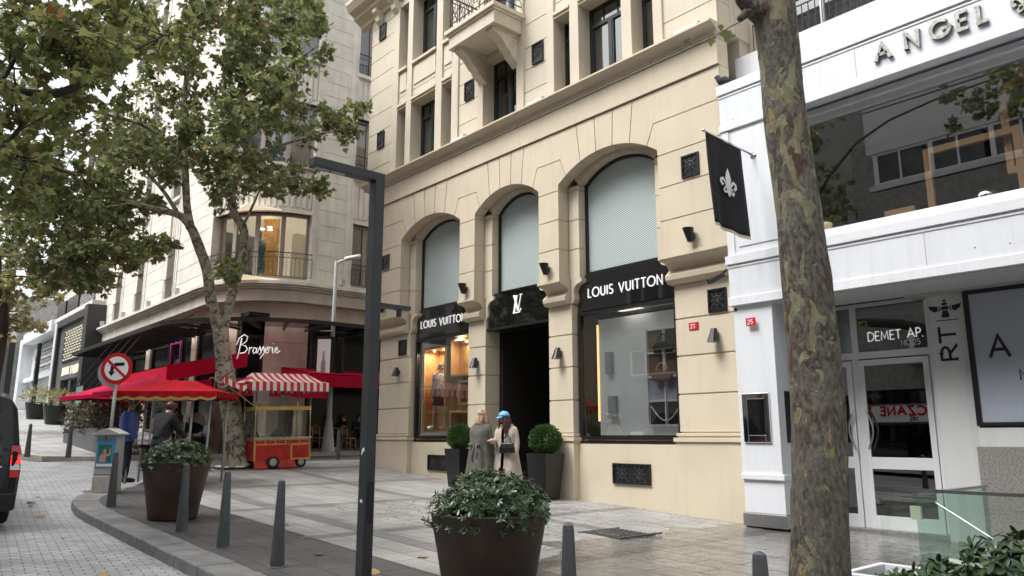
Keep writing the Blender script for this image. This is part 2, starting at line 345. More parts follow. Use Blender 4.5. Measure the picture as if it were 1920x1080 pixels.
# ------------------------------------------------------------------ mesh building helpers
class M:
    def __init__(s): s.v = []; s.f = []; s.m = []
    def add(s, vs, fs, mi=0):
        o = len(s.v); s.v += [tuple(x) for x in vs]; s.f += [tuple(i + o for i in f) for f in fs]; s.m += [mi] * len(fs)
    def box(s, x0, x1, y0, y1, z0, z1, mi=0):
        s.add([(x0, y0, z0), (x1, y0, z0), (x1, y1, z0), (x0, y1, z0), (x0, y0, z1), (x1, y0, z1), (x1, y1, z1), (x0, y1, z1)],
              [(0, 3, 2, 1), (4, 5, 6, 7), (0, 1, 5, 4), (1, 2, 6, 5), (2, 3, 7, 6), (3, 0, 4, 7)], mi)
    def fbox(s, F, u0, u1, d0, d1, z0, z1, mi=0, n=1):
        for i in range(n):
            a = u0 + (u1 - u0) * i / n; b = u0 + (u1 - u0) * (i + 1) / n
            P = [F(a, d0, z0), F(b, d0, z0), F(b, d1, z0), F(a, d1, z0), F(a, d0, z1), F(b, d0, z1), F(b, d1, z1), F(a, d1, z1)]
            fs = [(0, 3, 2, 1), (4, 5, 6, 7), (0, 1, 5, 4), (2, 3, 7, 6)]
            if i == n - 1: fs.append((1, 2, 6, 5))
            if i == 0: fs.append((3, 0, 4, 7))
            s.add(P, fs, mi)
    def prism(s, pts, vec, mi=0):                # polygon of 3-D points pushed along vec
        n = len(pts); vec = Vector(vec); a = [Vector(p) for p in pts]; b = [p + vec for p in a]
        s.add(a + b, [tuple(range(n - 1, -1, -1)), tuple(range(n, 2 * n))] + [(i, (i + 1) % n, n + (i + 1) % n, n + i) for i in range(n)], mi)
    def xz(s, pts, y0, y1, mi=0): s.prism([(x, y0, z) for x, z in pts], (0, y1 - y0, 0), mi)
    def loft(s, rings, mi=0, caps=True, close=True):
        n = len(rings[0]); o = []; fs = []
        for r in rings: o += r
        for k in range(len(rings) - 1):
            for i in range(n if close else n - 1):
                j = (i + 1) % n; fs.append((k * n + i, k * n + j, (k + 1) * n + j, (k + 1) * n + i))
        if caps: fs += [tuple(range(n - 1, -1, -1)), tuple((len(rings) - 1) * n + i for i in range(n))]
        s.add(o, fs, mi)
    def lathe(s, prof, c=(0, 0, 0), seg=20, mi=0, caps=True, sq=None):
        rings = []
        for r, z in prof:
            ring = []
            for i in range(seg):
                a = 2 * math.pi * (i + .5) / seg
                ring.append((c[0] + r * math.cos(a), c[1] + r * math.sin(a), c[2] + z))
            rings.append(ring)
        s.loft(rings, mi, caps)
    def tube(s, path, rr, seg=8, mi=0, caps=True, closed=False):
        P = [Vector(p) for p in path]; n = len(P)
        if not isinstance(rr, (list, tuple)): rr = [rr] * n
        rings = []; prev = None
        for i, p in enumerate(P):
            if closed: t = (P[(i + 1) % n] - P[i - 1])
            else: t = (P[min(i + 1, n - 1)] - P[max(i - 1, 0)])
            t = t.normalized() if t.length > 1e-9 else Vector((0, 0, 1))
            if prev is None: a = t.orthogonal().normalized()
            else: a = (prev - t * prev.dot(t)); a = a.normalized() if a.length > 1e-6 else t.orthogonal().normalized()
            prev = a; b = t.cross(a)
            rings.append([tuple(p + (a * math.cos(2 * math.pi * k / seg) + b * math.sin(2 * math.pi * k / seg)) * rr[i]) for k in range(seg)])
        if closed: rings.append(rings[0])
        s.loft(rings, mi, caps and not closed)
    def ell(s, c, r, seg=14, rg=9, mi=0, rot=None):
        rings = []
        for j in range(rg + 1):
            ph = -math.pi / 2 + math.pi * j / rg; ring = []
            for i in range(seg):
                a = 2 * math.pi * i / seg; cr = max(math.cos(ph), .02)
                v = Vector((r[0] * cr * math.cos(a), r[1] * cr * math.sin(a), r[2] * math.sin(ph)))
                if rot: v = rot @ v
                ring.append((c[0] + v.x, c[1] + v.y, c[2] + v.z))
            rings.append(ring)
        s.loft(rings, mi)
    def build(s, name, mats, parent=None, local=False, smooth=False, bevel=0, recalc=True, sub=0):
        me = bpy.data.meshes.new(name); V = s.v
        if parent is not None and not local:
            L = Vector(parent.matrix_local.translation) if False else rootloc(parent)
            V = [(x - L[0], y - L[1], z - L[2]) for x, y, z in s.v]
        me.from_pydata(V, [], s.f)
        if not isinstance(mats, (list, tuple)): mats = [mats]
        for k in mats: me.materials.append(k)
        if len(mats) > 1: me.polygons.foreach_set('material_index', s.m)
        if recalc:
            bm = bmesh.new(); bm.from_mesh(me); bmesh.ops.recalc_face_normals(bm, faces=bm.faces); bm.to_mesh(me); bm.free()
        if smooth:
            me.polygons.foreach_set('use_smooth', [True] * len(me.polygons))
        me.update()
        o = bpy.data.objects.new(name, me); C.objects.link(o)
        if parent is not None: o.parent = parent
        if bevel:
            b = o.modifiers.new('bevel', 'BEVEL'); b.width = bevel; b.segments = 2; b.limit_method = 'ANGLE'; b.angle_limit = rad(40)
        if sub:
            b = o.modifiers.new('sub', 'SUBSURF'); b.levels = sub; b.render_levels = sub
        return o
def rootloc(o):
    L = Vector(o.location)
    while o.parent: o = o.parent; L = L + Vector(o.location)
    return L
def tag(o, label=None, cat=None, group=None, kind=None):
    if label: o['label'] = label
    if cat: o['category'] = cat
    if group: o['group'] = group
    if kind: o['kind'] = kind
    return o
def thing(name, label, cat, loc, rz=0, group=None):
    o = bpy.data.objects.new(name, None); o.empty_display_size = .2; C.objects.link(o); o.location = loc; o.rotation_euler = (0, 0, rz)
    return tag(o, label, cat, group)
def copy_tree(o, parent=None):
    c = o.copy(); C.objects.link(c); c.parent = parent
    for ch in [x for x in bpy.data.objects if x.parent == o]: copy_tree(ch, c)
    return c
def dup(o, label, loc, rz=None, scale=None):
    c = copy_tree(o); c.location = loc; c['label'] = label
    if rz is not None: c.rotation_euler = (0, 0, rz)
    if scale: c.scale = scale
    return c
def FY(y0): return lambda u, d, z: (u, y0 - d, z)        # wall facing the road; u = world X, d outwards
def inset(pts, g):
    n = len(pts); A = sum(pts[i][0] * pts[(i + 1) % n][1] - pts[(i + 1) % n][0] * pts[i][1] for i in range(n))
    sg = 1 if A > 0 else -1; out = []
    for i in range(n):
        p0, p1, p2 = pts[i - 1], pts[i], pts[(i + 1) % n]
        e1 = Vector((p1[0] - p0[0], p1[1] - p0[1])).normalized(); e2 = Vector((p2[0] - p1[0], p2[1] - p1[1])).normalized()
        n1 = Vector((-e1.y, e1.x)) * sg; n2 = Vector((-e2.y, e2.x)) * sg
        b = n1 + n2; k = b.dot(n1)
        b = b * (g / k) if k > .15 else n1 * g
        out.append((p1[0] + b.x, p1[1] + b.y))
    return out

# ------------------------------------------------------------------ stroke lettering
def arc(cx, cy, rx_, ry_, a0, a1, n=14): return [(cx + rx_ * math.cos(rad(a0 + (a1 - a0) * i / n)), cy + ry_ * math.sin(rad(a0 + (a1 - a0) * i / n))) for i in range(n + 1)]
G = {  # (width, strokes) in a box one unit high
 'A': (.78, [[(0, 0), (.39, 1), (.78, 0)], [(.15, .36), (.63, .36)]]), 'C': (.8, [arc(.46, .5, .46, .5, 45, 315)]), 'D': (.72, [[(.05, 0), (.05, 1), (.25, 1)] + arc(.25, .5, .47, .5, 90, -90) + [(.05, 0)]]),
 'E': (.5, [[(.5, 1), (.05, 1), (.05, 0), (.5, 0)], [(.05, .52), (.45, .52)]]), 'G': (.86, [arc(.47, .5, .47, .5, 50, 350) + [(.93, .45), (.55, .45)]]), 'I': (.1, [[(.05, 0), (.05, 1)]]),
 'L': (.46, [[(.05, 1), (.05, 0), (.46, 0)]]), 'M': (.86, [[(.05, 0), (.12, 1), (.43, .2), (.74, 1), (.81, 0)]]), 'N': (.72, [[(.05, 0), (.05, 1), (.67, 0), (.67, 1)]]),
 'O': (.96, [arc(.48, .5, .48, .5, 0, 360, 24)]), 'P': (.5, [[(.05, 0), (.05, 1), (.25, 1)] + arc(.25, .74, .25, .26, 90, -90, 8) + [(.05, .48)]]),
 'R': (.56, [[(.05, 0), (.05, 1), (.25, 1)] + arc(.25, .74, .25, .26, 90, -90, 8) + [(.05, .48)], [(.25, .48), (.56, 0)]]),
 'S': (.52, [arc(.27, .75, .22, .25, 35, 270, 10) + arc(.25, .25, .25, .25, 90, -145, 10)[0:]]), 'T': (.6, [[(.3, 0), (.3, 1)], [(0, 1), (.6, 1)]]), 'U': (.68, [[(.05, 1), (.05, .32)] + arc(.34, .32, .29, .32, 180, 360, 10) + [(.63, 1)]]),
 'V': (.72, [[(0, 1), (.36, 0), (.72, 1)]]), 'W': (1.1, [[(0, 1), (.28, 0), (.55, .8), (.82, 0), (1.1, 1)]]), 'Z': (.6, [[(.02, 1), (.58, 1), (.02, 0), (.6, 0)]]), 'K': (.6, [[(.05, 0), (.05, 1)], [(.58, 1), (.07, .48)], [(.2, .58), (.6, 0)]]),
 '.': (.1, [[(.05, 0), (.05, .08)]]), ':': (.1, [[(.05, .15), (.05, .25)], [(.05, .65), (.05, .75)]]), ' ': (.4, []), '|': (.1, [[(.05, 0), (.05, 1)]]),
 '2': (.55, [arc(.27, .74, .25, .26, 170, -40, 10) + [(.02, 0), (.55, 0)]]), '5': (.52, [[(.5, 1), (.1, 1), (.06, .56)] + arc(.24, .3, .26, .3, 110, -150, 12)]), '3': (.5, [arc(.24, .76, .23, .24, 150, -90, 10), arc(.24, .26, .26, .27, 90, -150, 10)]),
 'Ş': (.52, [arc(.27, .75, .22, .25, 35, 270, 10) + arc(.25, .25, .25, .25, 90, -145, 10), [(.27, 0), (.27, -.2)]]), 'H': (.7, [[(.05, 0), (.05, 1)], [(.65, 0), (.65, 1)], [(.05, .5), (.65, .5)]]), 'B': (.5, [[(.05, 0), (.05, 1), (.25, 1)] + arc(.25, .76, .22, .24, 90, -90, 8) + arc(.25, .26, .26, .26, 90, -90, 8) + [(.05, 0)]]),
}
SER = {'A': [(0, 0), (.78, 0)], 'N': [(.05, 0), (.05, 1), (.67, 1)], 'E': [], 'L': [(.05, 1)], 'R': [(.05, 0), (.56, 0)], 'T': [(.3, 0)], 'G': [(.93, .45)], 'D': [], 'I': [(.05, 0), (.05, 1)], 'M': [(.05, 0), (.81, 0)], 'P': [(.05, 0)]}
def ribbon(mb, pl, wd, O, U, V, th):
    """flat stroke of width wd following pl, raised th from the plane O,U,V"""
    Nn = U.cross(V); n = len(pl); L = []; Rr = []
    closed = (abs(pl[0][0] - pl[-1][0]) + abs(pl[0][1] - pl[-1][1])) < 1e-4 and n > 4
    for i in range(n):
        p = Vector(pl[i]); a = Vector(pl[i - 1]) if i else (Vector(pl[-2]) if closed else None); b = Vector(pl[i + 1]) if i < n - 1 else (Vector(pl[1]) if closed else None)
        d1 = (p - a).normalized() if a is not None else None; d2 = (b - p).normalized() if b is not None else None
        if d1 is None: d1 = d2
        if d2 is None: d2 = d1
        n1 = Vector((-d1.y, d1.x)); n2 = Vector((-d2.y, d2.x)); m = n1 + n2
        if m.length < .2: m = n1
        m.normalize(); k = min(1 / max(m.dot(n1), .45), 2.0) * wd / 2
        L.append(p + m * k); Rr.append(p - m * k)
    for i in range(n - 1):
        q = [L[i], L[i + 1], Rr[i + 1], Rr[i]]
        a = [O + U * p.x + V * p.y for p in q]; b = [p + Nn * th for p in a]
        mb.add(a + b, [(0, 1, 2, 3), (7, 6, 5, 4), (0, 4, 5, 1), (1, 5, 6, 2), (2, 6, 7, 3), (3, 7, 4, 0)])
def text(mb, s, O, U, V, h, wd=.11, sp=.18, th=.01, serif=False, sx=1, fit=None):
    """O lower left, U reading direction, V up, both unit vectors; wd in letter heights"""
    O = Vector(O); U = Vector(U).normalized(); V = Vector(V).normalized()
    tot = sum(G[c][0] * sx + sp for c in s) - sp
    if fit: sp += (fit / h - tot) / max(1, len(s) - 1)
    x = 0
    for c in s:
        wdt, st = G[c]
        for pl in st:
            ribbon(mb, [((x + a * sx) * h, b * h) for a, b in pl], wd * h, O, U, V, th)
        if serif:
            for a, b in SER.get(c, []):
                ribbon(mb, [((x + a * sx - .13) * h, (b + (.03 if b < .5 else -.03)) * h), ((x + a * sx + .13) * h, (b + (.03 if b < .5 else -.03)) * h)], .06 * h, O, U, V, th * .98)
        x += wdt * sx + sp
X_, Z_ = Vector((1, 0, 0)), Vector((0, 0, 1))

# ------------------------------------------------------------------ ground
def sheet(name, outline, off, m, step=1.0, thick=0):
    """flat-in-Y sheet following the street's slope; outline = list of (x,y), cut into x strips"""
    bm = bmesh.new(); vs = [bm.verts.new((x, y, 0)) for x, y in outline]; bm.faces.new(vs)
    xs = [p[0] for p in outline]; a, b = min(xs), max(xs)
    cuts = sorted(set([-k for k, _ in PR if a < -k < b] + [-11.0, -16.0] ))
    for c in cuts:
        if a < c < b: bmesh.ops.bisect_plane(bm, geom=bm.verts[:] + bm.edges[:] + bm.faces[:], plane_co=(c, 0, 0), plane_no=(1, 0, 0))
    for v in bm.verts: v.co.z = gz(v.co.x) + off
    bmesh.ops.triangulate(bm, faces=bm.faces[:]) if False else None
    bm.normal_update()
    for f in bm.faces:
        if f.normal.z < 0: f.normal_flip()
    me = bpy.data.meshes.new(name); bm.to_mesh(me); bm.free(); me.materials.append(m)
    o = bpy.data.objects.new(name, me); C.objects.link(o); o['kind'] = 'structure'
    return o
sheet('ground', [(-280, -200), (190, -200), (190, 260), (-280, 260)], -.16, ASPH)
sheet('road', [(-90, -9), (14, -9), (14, 3.4), (-7, 3.4), (-13.8, 3.4), (-17.5, 4.6), (-18.6, 9.6), (-25, 9.6), (-24.6, 4.2), (-26, 3.6), (-90, 3.6)], -.13, COBBLE)
sheet('side_street', [(-25, 9.6), (-20.6, 9.6), (-20.6, 60), (-25, 60)], -.11, ASPH)
# outline of the near pavement, kerb outside it
KP = [(12, 3.0), (6, 3.0), (-1, 3.0), (-4, 3.0), (-7, 3.0), (-10, 3.0), (-12.2, 3.0), (-13.4, 3.0), (-14.3, 3.02), (-15.0, 3.1), (-15.6, 3.3), (-16.1, 3.6), (-16.6, 4.0)]
def koff(p, g):
    out = []
    for i in range(len(p)):
        a = Vector(p[max(i - 1, 0)]); b = Vector(p[min(i + 1, len(p) - 1)]); t = (b - a).normalized(); nn = Vector((t.y, -t.x))
        out.append((p[i][0] + nn.x * g, p[i][1] + nn.y * g))
    return out
KI = koff(KP, .42)
if KI[3][1] < KP[3][1]: KI = koff(KP, -.42)
sheet('sidewalk', KI + [(-17.9, 5.2), (-19.3, 6.2), (-21.2, 7.2), (-21.2, 60), (30, 60), (30, 3.42)], 0, PAVE)
mb = M(); acc = 0
for i in range(len(KP) - 1):                     # kerb stones, each with its own joint
    a, b, c, d = Vector(KP[i]), Vector(KP[i + 1]), Vector(KI[i + 1]), Vector(KI[i]); L = (b - a).length; n = max(1, round(L / .75))
    for k in range(n):
        t0 = k / n; t1 = (k + 1) / n - .012 / (L / n) / n
        q = [a.lerp(b, t0), a.lerp(b, t1), d.lerp(c, t1), d.lerp(c, t0)]; j = R.uniform(-.003, .003)
        top = [(p.x, p.y, gz(p.x) + .006 + j) for p in q]; bot = [(p.x, p.y, gz(p.x) - .3) for p in q]
        mb.add(bot + top, [(4, 5, 6, 7), (0, 1, 5, 4), (1, 2, 6, 5), (2, 3, 7, 6), (3, 0, 4, 7)])
k_ = mb.build('kerb', KERB, bevel=.018); k_['kind'] = 'structure'
mb = M()                                          # the step round the far café pavement
pts = [(-90, 3.6), (-60, 3.6), (-26.5, 3.7), (-24.9, 4.3), (-24.5, 5.4), (-24.6, 9), (-24.7, 12), (-24.8, 60)]
for a, b in zip(pts, pts[1:]):
    a, b = Vector(a), Vector(b); t = (b - a).normalized(); nn = Vector((t.y, -t.x)) * -.3
    n = max(1, int((b - a).length / 3))
    for k in range(n):
        p, q = a.lerp(b, k / n), a.lerp(b, (k + 1) / n)
        for_ = [(p.x, p.y), (q.x, q.y), (q.x + nn.x, q.y + nn.y), (p.x + nn.x, p.y + nn.y)]
        top = [(x, y, gz(x) + .012) for x, y in for_]; bot = [(x, y, gz(x) - .2) for x, y in for_]
        mb.add(bot + top, [(4, 5, 6, 7), (0, 1, 5, 4), (1, 2, 6, 5), (2, 3, 7, 6), (3, 0, 4, 7)])
k_ = mb.build('far_kerb', CONC); k_['kind'] = 'structure'
sheet('far_sidewalk', [(-90, 3.6), (-60, 3.6), (-26.5, 3.7), (-24.9, 4.3), (-24.5, 5.4), (-24.6, 9), (-24.7, 12), (-24.8, 60), (-90, 60)], 0, PAVE2)
# manhole grate in the wet paving
mb = M(); g0 = (-7.95, 8.25)
for i in range(9):
    for j in range(3):
        x = g0[0] + i * .085; y = g0[1] + j * .27
        mb.box(x, x + .05, y, y + .22, gz(x) - .01, gz(x) + .008)
mb.box(g0[0] - .05, g0[0] - .02, g0[1] - .05, g0[1] + .84, gz(-8) - .01, gz(-8) + .009); mb.box(g0[0] + .76, g0[0] + .79, g0[1] - .05, g0[1] + .84, gz(-8) - .01, gz(-8) + .009)
tag(mb.build('drain_grate', GRILL), 'slotted dark metal drain grate set in the wet paving', 'drain grate')

# ------------------------------------------------------------------ the beige corner store
LV = thing('store_building', 'beige stone luxury store building with three big arched windows and rusticated piers', 'building', (-13, 11.3, gz(-13)))
def P(mb, name, m, parent=LV, **k): return mb.build(name, m, parent, **k)
YU, YL = 11.0, 11.3
OPN = [(-15.98, 1.33, 7.34), (-12.9, 1.13, 7.34), (-9.8, 1.33, 7.37)]   # centre, half width, crown
SPR = 6.92; XL, XR = -19.0, -7.02
def circ(c, hw, crown, e=0):
    rs = crown - SPR; r = (hw * hw + rs * rs) / (2 * rs); return crown - r, r + e
def az(c, hw, crown, x, e=0):
    cz, r = circ(c, hw, crown, e); return cz + math.sqrt(max(r * r - (x - c) ** 2, 0))
def arch_wall(mb, x0, x1, z0, z1, ops, ya, yb, e=0, nseg=20):
    """wall slab with arched openings reaching down to z0"""
    xs = [(x0, None)]; cur = x0
    for (c, hw, cr) in ops:
        a, b = c - hw - e, c + hw + e
        mb.box(cur, a, ya, yb, z0, z1)
        for i in range(nseg):
            p = a + (b - a) * i / nseg; q = a + (b - a) * (i + 1) / nseg
            zp, zq = az(c, hw + e, cr + e, p) if False else min(z1, az(c, hw, cr, p, e)), min(z1, az(c, hw, cr, q, e))
            if i == 0: zp = max(SPR, zp if abs(p - c) < hw + e else SPR)
            mb.add([(p, ya, zp), (q, ya, zq), (q, ya, z1), (p, ya, z1), (p, yb, zp), (q, yb, zq), (q, yb, z1), (p, yb, z1)], [(0, 1, 2, 3), (0, 4, 5, 1), (7, 6, 5, 4), (3, 2, 6, 7)])
        cur = b
    mb.box(cur, x1, ya, yb, z0, z1)
mb = M(); arch_wall(mb, XL + .02, XR, 4.86, 8.13, OPN, YU + .02, YL, e=.02); P(mb, 'wall', STUCCO)
# blocks of the upper wall, proud of the joints
mb = M(); GR = .011; BD = (YU, YL - .004)
def blk(pts): mb.xz(inset(pts, GR), BD[0], BD[1])
levels = [4.86, 5.51, 6.155, 6.80]
piers = [(XL, OPN[0][0] - OPN[0][1])] + [(OPN[i][0] + OPN[i][1], OPN[i + 1][0] - OPN[i + 1][1]) for i in range(2)] + [(OPN[2][0] + OPN[2][1], XR)]
for a, b in piers:
    for z0, z1 in zip(levels, levels[1:]): blk([(a, z0), (b, z0), (b, z1), (a, z1)])
E1, E2, TP = 1.1, 1.27, 8.13                       # elbow offsets at the intrados and at 7.48
def offs(o): return [-E1, -.67, -.22, .22, .67, E1] if o[1] > 1.2 else [-.95, -.57, -.19, .19, .57, .95]
def top_x(o, d): return o[0] + d * 1.16
def arcpts(o, x0, x1, n=6): return [(x0 + (x1 - x0) * i / n, az(o[0], o[1], o[2], x0 + (x1 - x0) * i / n)) for i in range(n + 1)]
for i in range(4):
    a, b = piers[i]; Lo = OPN[i - 1] if i else None; Ro = OPN[i] if i < 3 else None
    # block 6.80-7.48
    pts = [(a, 6.8), (b, 6.8)]; up = [(a, 7.48)] if not Lo else None; lowl = []
    if Ro:
        e = offs(Ro)[0]; pts += [(b, SPR)] + arcpts(Ro, Ro[0] - Ro[1] + .001, Ro[0] + e)[1:]; pts += [(Ro[0] + e * 1.155, 7.48)]
    else: pts += [(b, 7.48)]
    if Lo:
        e = offs(Lo)[-1]; pts += [(Lo[0] + e * 1.155, 7.48)] + arcpts(Lo, Lo[0] + e, Lo[0] + Lo[1] - .001)[:-1] + [(a, SPR)]
    else: pts += [(a, 7.48)]
    blk(pts)
    # block 7.48-8.13 reaching to the next voussoirs
    pts = []
    if Lo: e = offs(Lo); pts += [(Lo[0] + e[-1] * 1.155, 7.48)]
    else: pts += [(a, 7.48)]
    if Ro: e = offs(Ro); pts += [(Ro[0] + e[0] * 1.155, 7.48)] + arcpts(Ro, Ro[0] + e[0], Ro[0] + e[1]) + [(top_x(Ro, e[1]), TP)]
    else: pts += [(b, 7.48), (b, TP)]
    if Lo: e = offs(Lo); pts += [(top_x(Lo, e[-2]), TP)] + arcpts(Lo, Lo[0] + e[-2], Lo[0] + e[-1])
    else: pts += [(a, TP)]
    blk(pts)
for o in OPN:
    e = offs(o)
    for d0, d1 in zip(e[1:-1], e[2:-1]): blk(arcpts(o, o[0] + d0, o[0] + d1, 4) + [(top_x(o, d1), TP), (top_x(o, d0), TP)])
P(mb, 'rusticated_blocks', STUCCO)
# inner order round each arched window
mb = M()
INN = [(c, hw - .3, cr - .06) for c, hw, cr in OPN]
for (c, hw, cr) in INN:
    mb = M()
    for s in (-1, 1):
        for z0, z1 in zip(levels + [6.8], levels[1:] + [6.93]):
            if z1 <= z0: continue
            a, b = sorted((c + s * hw, c + s * (hw + .3))); mb.box(a, b, YL, YL + .3, z0 + .012, z1 - .012); mb.box(a + (.015 if s > 0 else 0), b - (.015 if s < 0 else 0), YL + .015, YL + .3, z0 - .012, z0 + .012)
    rs = cr - SPR; r = (hw * hw + rs * rs) / (2 * rs); cz = cr - r; n = 24
    A0 = math.acos(hw / r)
    for i in range(n):
        t0 = A0 + (math.pi - 2 * A0) * i / n; t1 = A0 + (math.pi - 2 * A0) * (i + (1 if (i + 1) % 4 else .9)) / n
        q = [(c + r * math.cos(t0), cz + r * math.sin(t0)), (c + (r + .62) * math.cos(t0), cz + (r + .62) * math.sin(t0)), (c + (r + .62) * math.cos(t1), cz + (r + .62) * math.sin(t1)), (c + r * math.cos(t1), cz + r * math.sin(t1))]
        mb.xz(q, YL + .001, YL + .3)
    P(mb, 'inner_arch', STUCCO)
# frieze, beads, cornice
def prof_x(mb, prof, x0, x1):                     # prof: (y,z) polygon along x
    mb.prism([(x0, y, z) for y, z in prof], (x1 - x0, 0, 0))
mb = M(); mb.box(XL - .03, XR, YU - .04, YL, 8.142, 8.64); mb.box(XL - .05, XR - .001, YU - .07, YL, 8.652, 8.69); mb.box(XL - .07, XR - .002, YU - .09, YL, 8.7, 8.74)
pr = [(YL, 8.745), (YU - .1, 8.745), (YU - .12, 8.79), (YU - .17, 8.83), (YU - .25, 8.86), (YU - .29, 8.87), (YU - .29, 8.91), (YL, 8.93)]
prof_x(mb, pr, XL - .25, XR + .05); P(mb, 'cornice', STUCCO, bevel=0)
# corbels under the upper wall
cp = [(YL + .05, 4.86), (YU - .03, 4.86), (YU - .03, 4.79), (YU + .03, 4.75)] + [(YU + .06 + .2 * math.sin(t), 4.56 + .19 * math.cos(t)) for t in [k * .26 for k in range(1, 6)]] + [(YU + .13, 4.5), (YU + .14, 4.42), (YU + .19, 4.36), (YL + .05, 4.34)]
LP = [(-18.72, -17.2), (-14.62, -13.96), (-11.78, -11.08), (-8.42, XR)]
for (a, b), (pa, pb) in zip(LP, piers):
    mb = M(); prof_x(mb, cp, pa - .02, pb + .02)
    def ogee(x, s):                                # side corbel carrying the inner order; silhouette faces the road
        q = [(0, 4.87), (.3, 4.87), (.3, 4.8), (.26, 4.78)] + [(.24 - .17 * math.sin(t), 4.6 + .17 * math.cos(t)) for t in [k * .3 for k in range(1, 6)]] + [(.09, 4.45), (.06, 4.37), (0, 4.35)]
        return [(x + s * u, z) for u, z in q]
    if pb < XR - .1: mb.xz(ogee(b - .01, 1), YL + .003, YL + .3)
    if pa > XL + .1: mb.xz(ogee(a + .01, -1), YL + .003, YL + .3)
    P(mb, 'corbel', STUCCO)
# lower piers
for (a, b) in LP:
    mb = M(); mb.box(a + .02, b - .02, YL + .02, 11.75, 0, 4.4)
    lv = [1.66, 2.335, 3.02, 3.70, 4.345]
    for z0, z1 in zip(lv, lv[1:]): mb.box(a, b, YL, 11.75 - .01, z0 + .014, z1 - .014)
    mb.box(a - .05, b + .05, YL - .05, 11.74, 1.6, 1.655); 
    mb.box(a - .03, b + .03, YL - .03, 11.74, 1.575, 1.6); mb.box(a - .09, b + .09, YL - .09, 11.73, 1.5, 1.575); mb.box(a - .06, b + .06, YL - .06, 11.74, -.2, 1.5)
    P(mb, 'pier', STUCCO, bevel=.006)
# plinth wall under the show windows
for a, b in ((-17.14, -14.68), (-11.02, -8.48)): mb = M(); mb.box(a, b, 11.38, 11.9, -.2, 1.45); P(mb, 'plinth', STUCCO)
def vent(x, z, w_, h_, y, nm='vent_grille'):
    mb = M(); f = .035; mb.box(x - w_ / 2, x + w_ / 2, y - .008, y + .02, z - h_ / 2, z + h_ / 2)
    for a, b, c_, d in ((-w_ / 2, w_ / 2, h_ / 2 - f, h_ / 2), (-w_ / 2, w_ / 2, -h_ / 2, -h_ / 2 + f), (-w_ / 2, -w_ / 2 + f, -h_ / 2 + f, h_ / 2 - f), (w_ / 2 - f, w_ / 2, -h_ / 2 + f, h_ / 2 - f)):
        mb.box(x + a, x + b, y - .03, y - .006, z + c_, z + d)
    n = max(1, round(w_ / h_)); cw = (w_ - 2 * f) / n
    for i in range(n):
        cx_ = x - w_ / 2 + f + cw * (i + .5); r0 = min(cw, h_ - 2 * f) / 2
        for k in range(8):
            t = k * math.pi / 4; e = r0 * (1.3 if k % 2 else 1) * .98
            mb.tube([(cx_, y - .02, z), (cx_ + e * math.cos(t), y - .02, z + e * math.sin(t))], .006, 4, 1)
        mb.tube([(cx_ + r0 * .55 * math.cos(t * math.pi / 6), y - .02, z + r0 * .55 * math.sin(t * math.pi / 6)) for t in range(12)], .006, 4, 1, closed=True)
    return P(mb, nm, [BLACKM, GRILL])
for x, z, y in ((-18.08, 6.42, YU), (-17.55, 3.98, YL), (-7.72, 6.42, YU), (-7.5, 3.94, YL)): vent(x, z, .38, .42, y)
for x, z in ((-18.7, 13.8), (-18.6, 10.25), (-14.32, 10.28), (-11.75, 10.28)): vent(x, z, .36, .5, YU)
vent(-15.86, .95, .95, .38, 11.37); vent(-9.63, .9, .92, .38, 11.37)

# arched windows: frame, diagonal mesh screen, glass
for (c, hw, cr) in INN:
    mb = M(); r = (hw * hw + (cr - SPR) ** 2) / (2 * (cr - SPR)); cz = cr - r; A0 = math.acos(hw / r)
    out = [(c + hw, 4.95)] + [(c + r * math.cos(A0 + (math.pi - 2 * A0) * i / 16), cz + r * math.sin(A0 + (math.pi - 2 * A0) * i / 16)) for i in range(17)] + [(c - hw, 4.95)]
    inn = inset(out, .055); n = len(out)
    for i in range(n):
        j = (i + 1) % n; q = [out[i], out[j], inn[j], inn[i]]; mb.xz(q, YL + .2, YL + .28)
    fr = P(mb, 'window_frame', BLACKM)
    mb = M(); mb.xz(inset(out, .05), YL + .25, YL + .262); mb.build('mesh_screen', MESH, fr)
    mb = M(); 
# black glass fascia boards + show windows
def fascia(x0, x1, z0=4.18, z1=4.94):
    mb = M(); mb.box(x0, x1, 11.46, 11.56, z0, z1); o = P(mb, 'sign_fascia', GLOSSB); return o
fascia(-17.12, -14.7); fascia(-11.02, -8.5)
mb = M(); mb.box(-13.93, -11.8, 11.36, 11.56, 4.12, 4.94); P(mb, 'sign_fascia', GLOSSB)
mb = M(); mb.box(-13.95, -11.79, 11.33, 11.8, 4.06, 4.12); P(mb, 'door_lintel', BLACKM)
def sign(txt, x, z, wdt, h, y, label):
    mb = M(); text(mb, txt, (x, y - .002, z), X_, Z_, h, wd=.115, sp=.2, th=.02, fit=wdt)
    o = mb.build('shop_sign', TEXTW); tag(o, label, 'sign'); return o
sign('LOUIS VUITTON', -16.92, 4.45, 1.95, .19, 11.46, 'white LOUIS VUITTON lettering above the left show window with the mannequin')
sign('LOUIS VUITTON', -10.74, 4.45, 1.95, .19, 11.46, 'white LOUIS VUITTON lettering above the right show window')
mb = M()                                           # interlaced L and V with serifs
O = Vector((-13.02, 11.358, 4.38)); s_ = .42
def rb(pl, wd): ribbon(mb, [(a * s_, b * s_) for a, b in pl], wd * s_, O, X_, Z_, .02)
rb([(.08, 0), (.3, .95)], .11); rb([(0, .02), (.52, .02), (.66, .22)], .05); rb([(.17, .95), (.4, .95)], .04)
rb([(.02, .98), (.2, .98)], .04); rb([(.1, .98), (.42, .12)], .11); rb([(.42, .12), (.66, .98)], .045); rb([(.56, .99), (.76, .99)], .04)
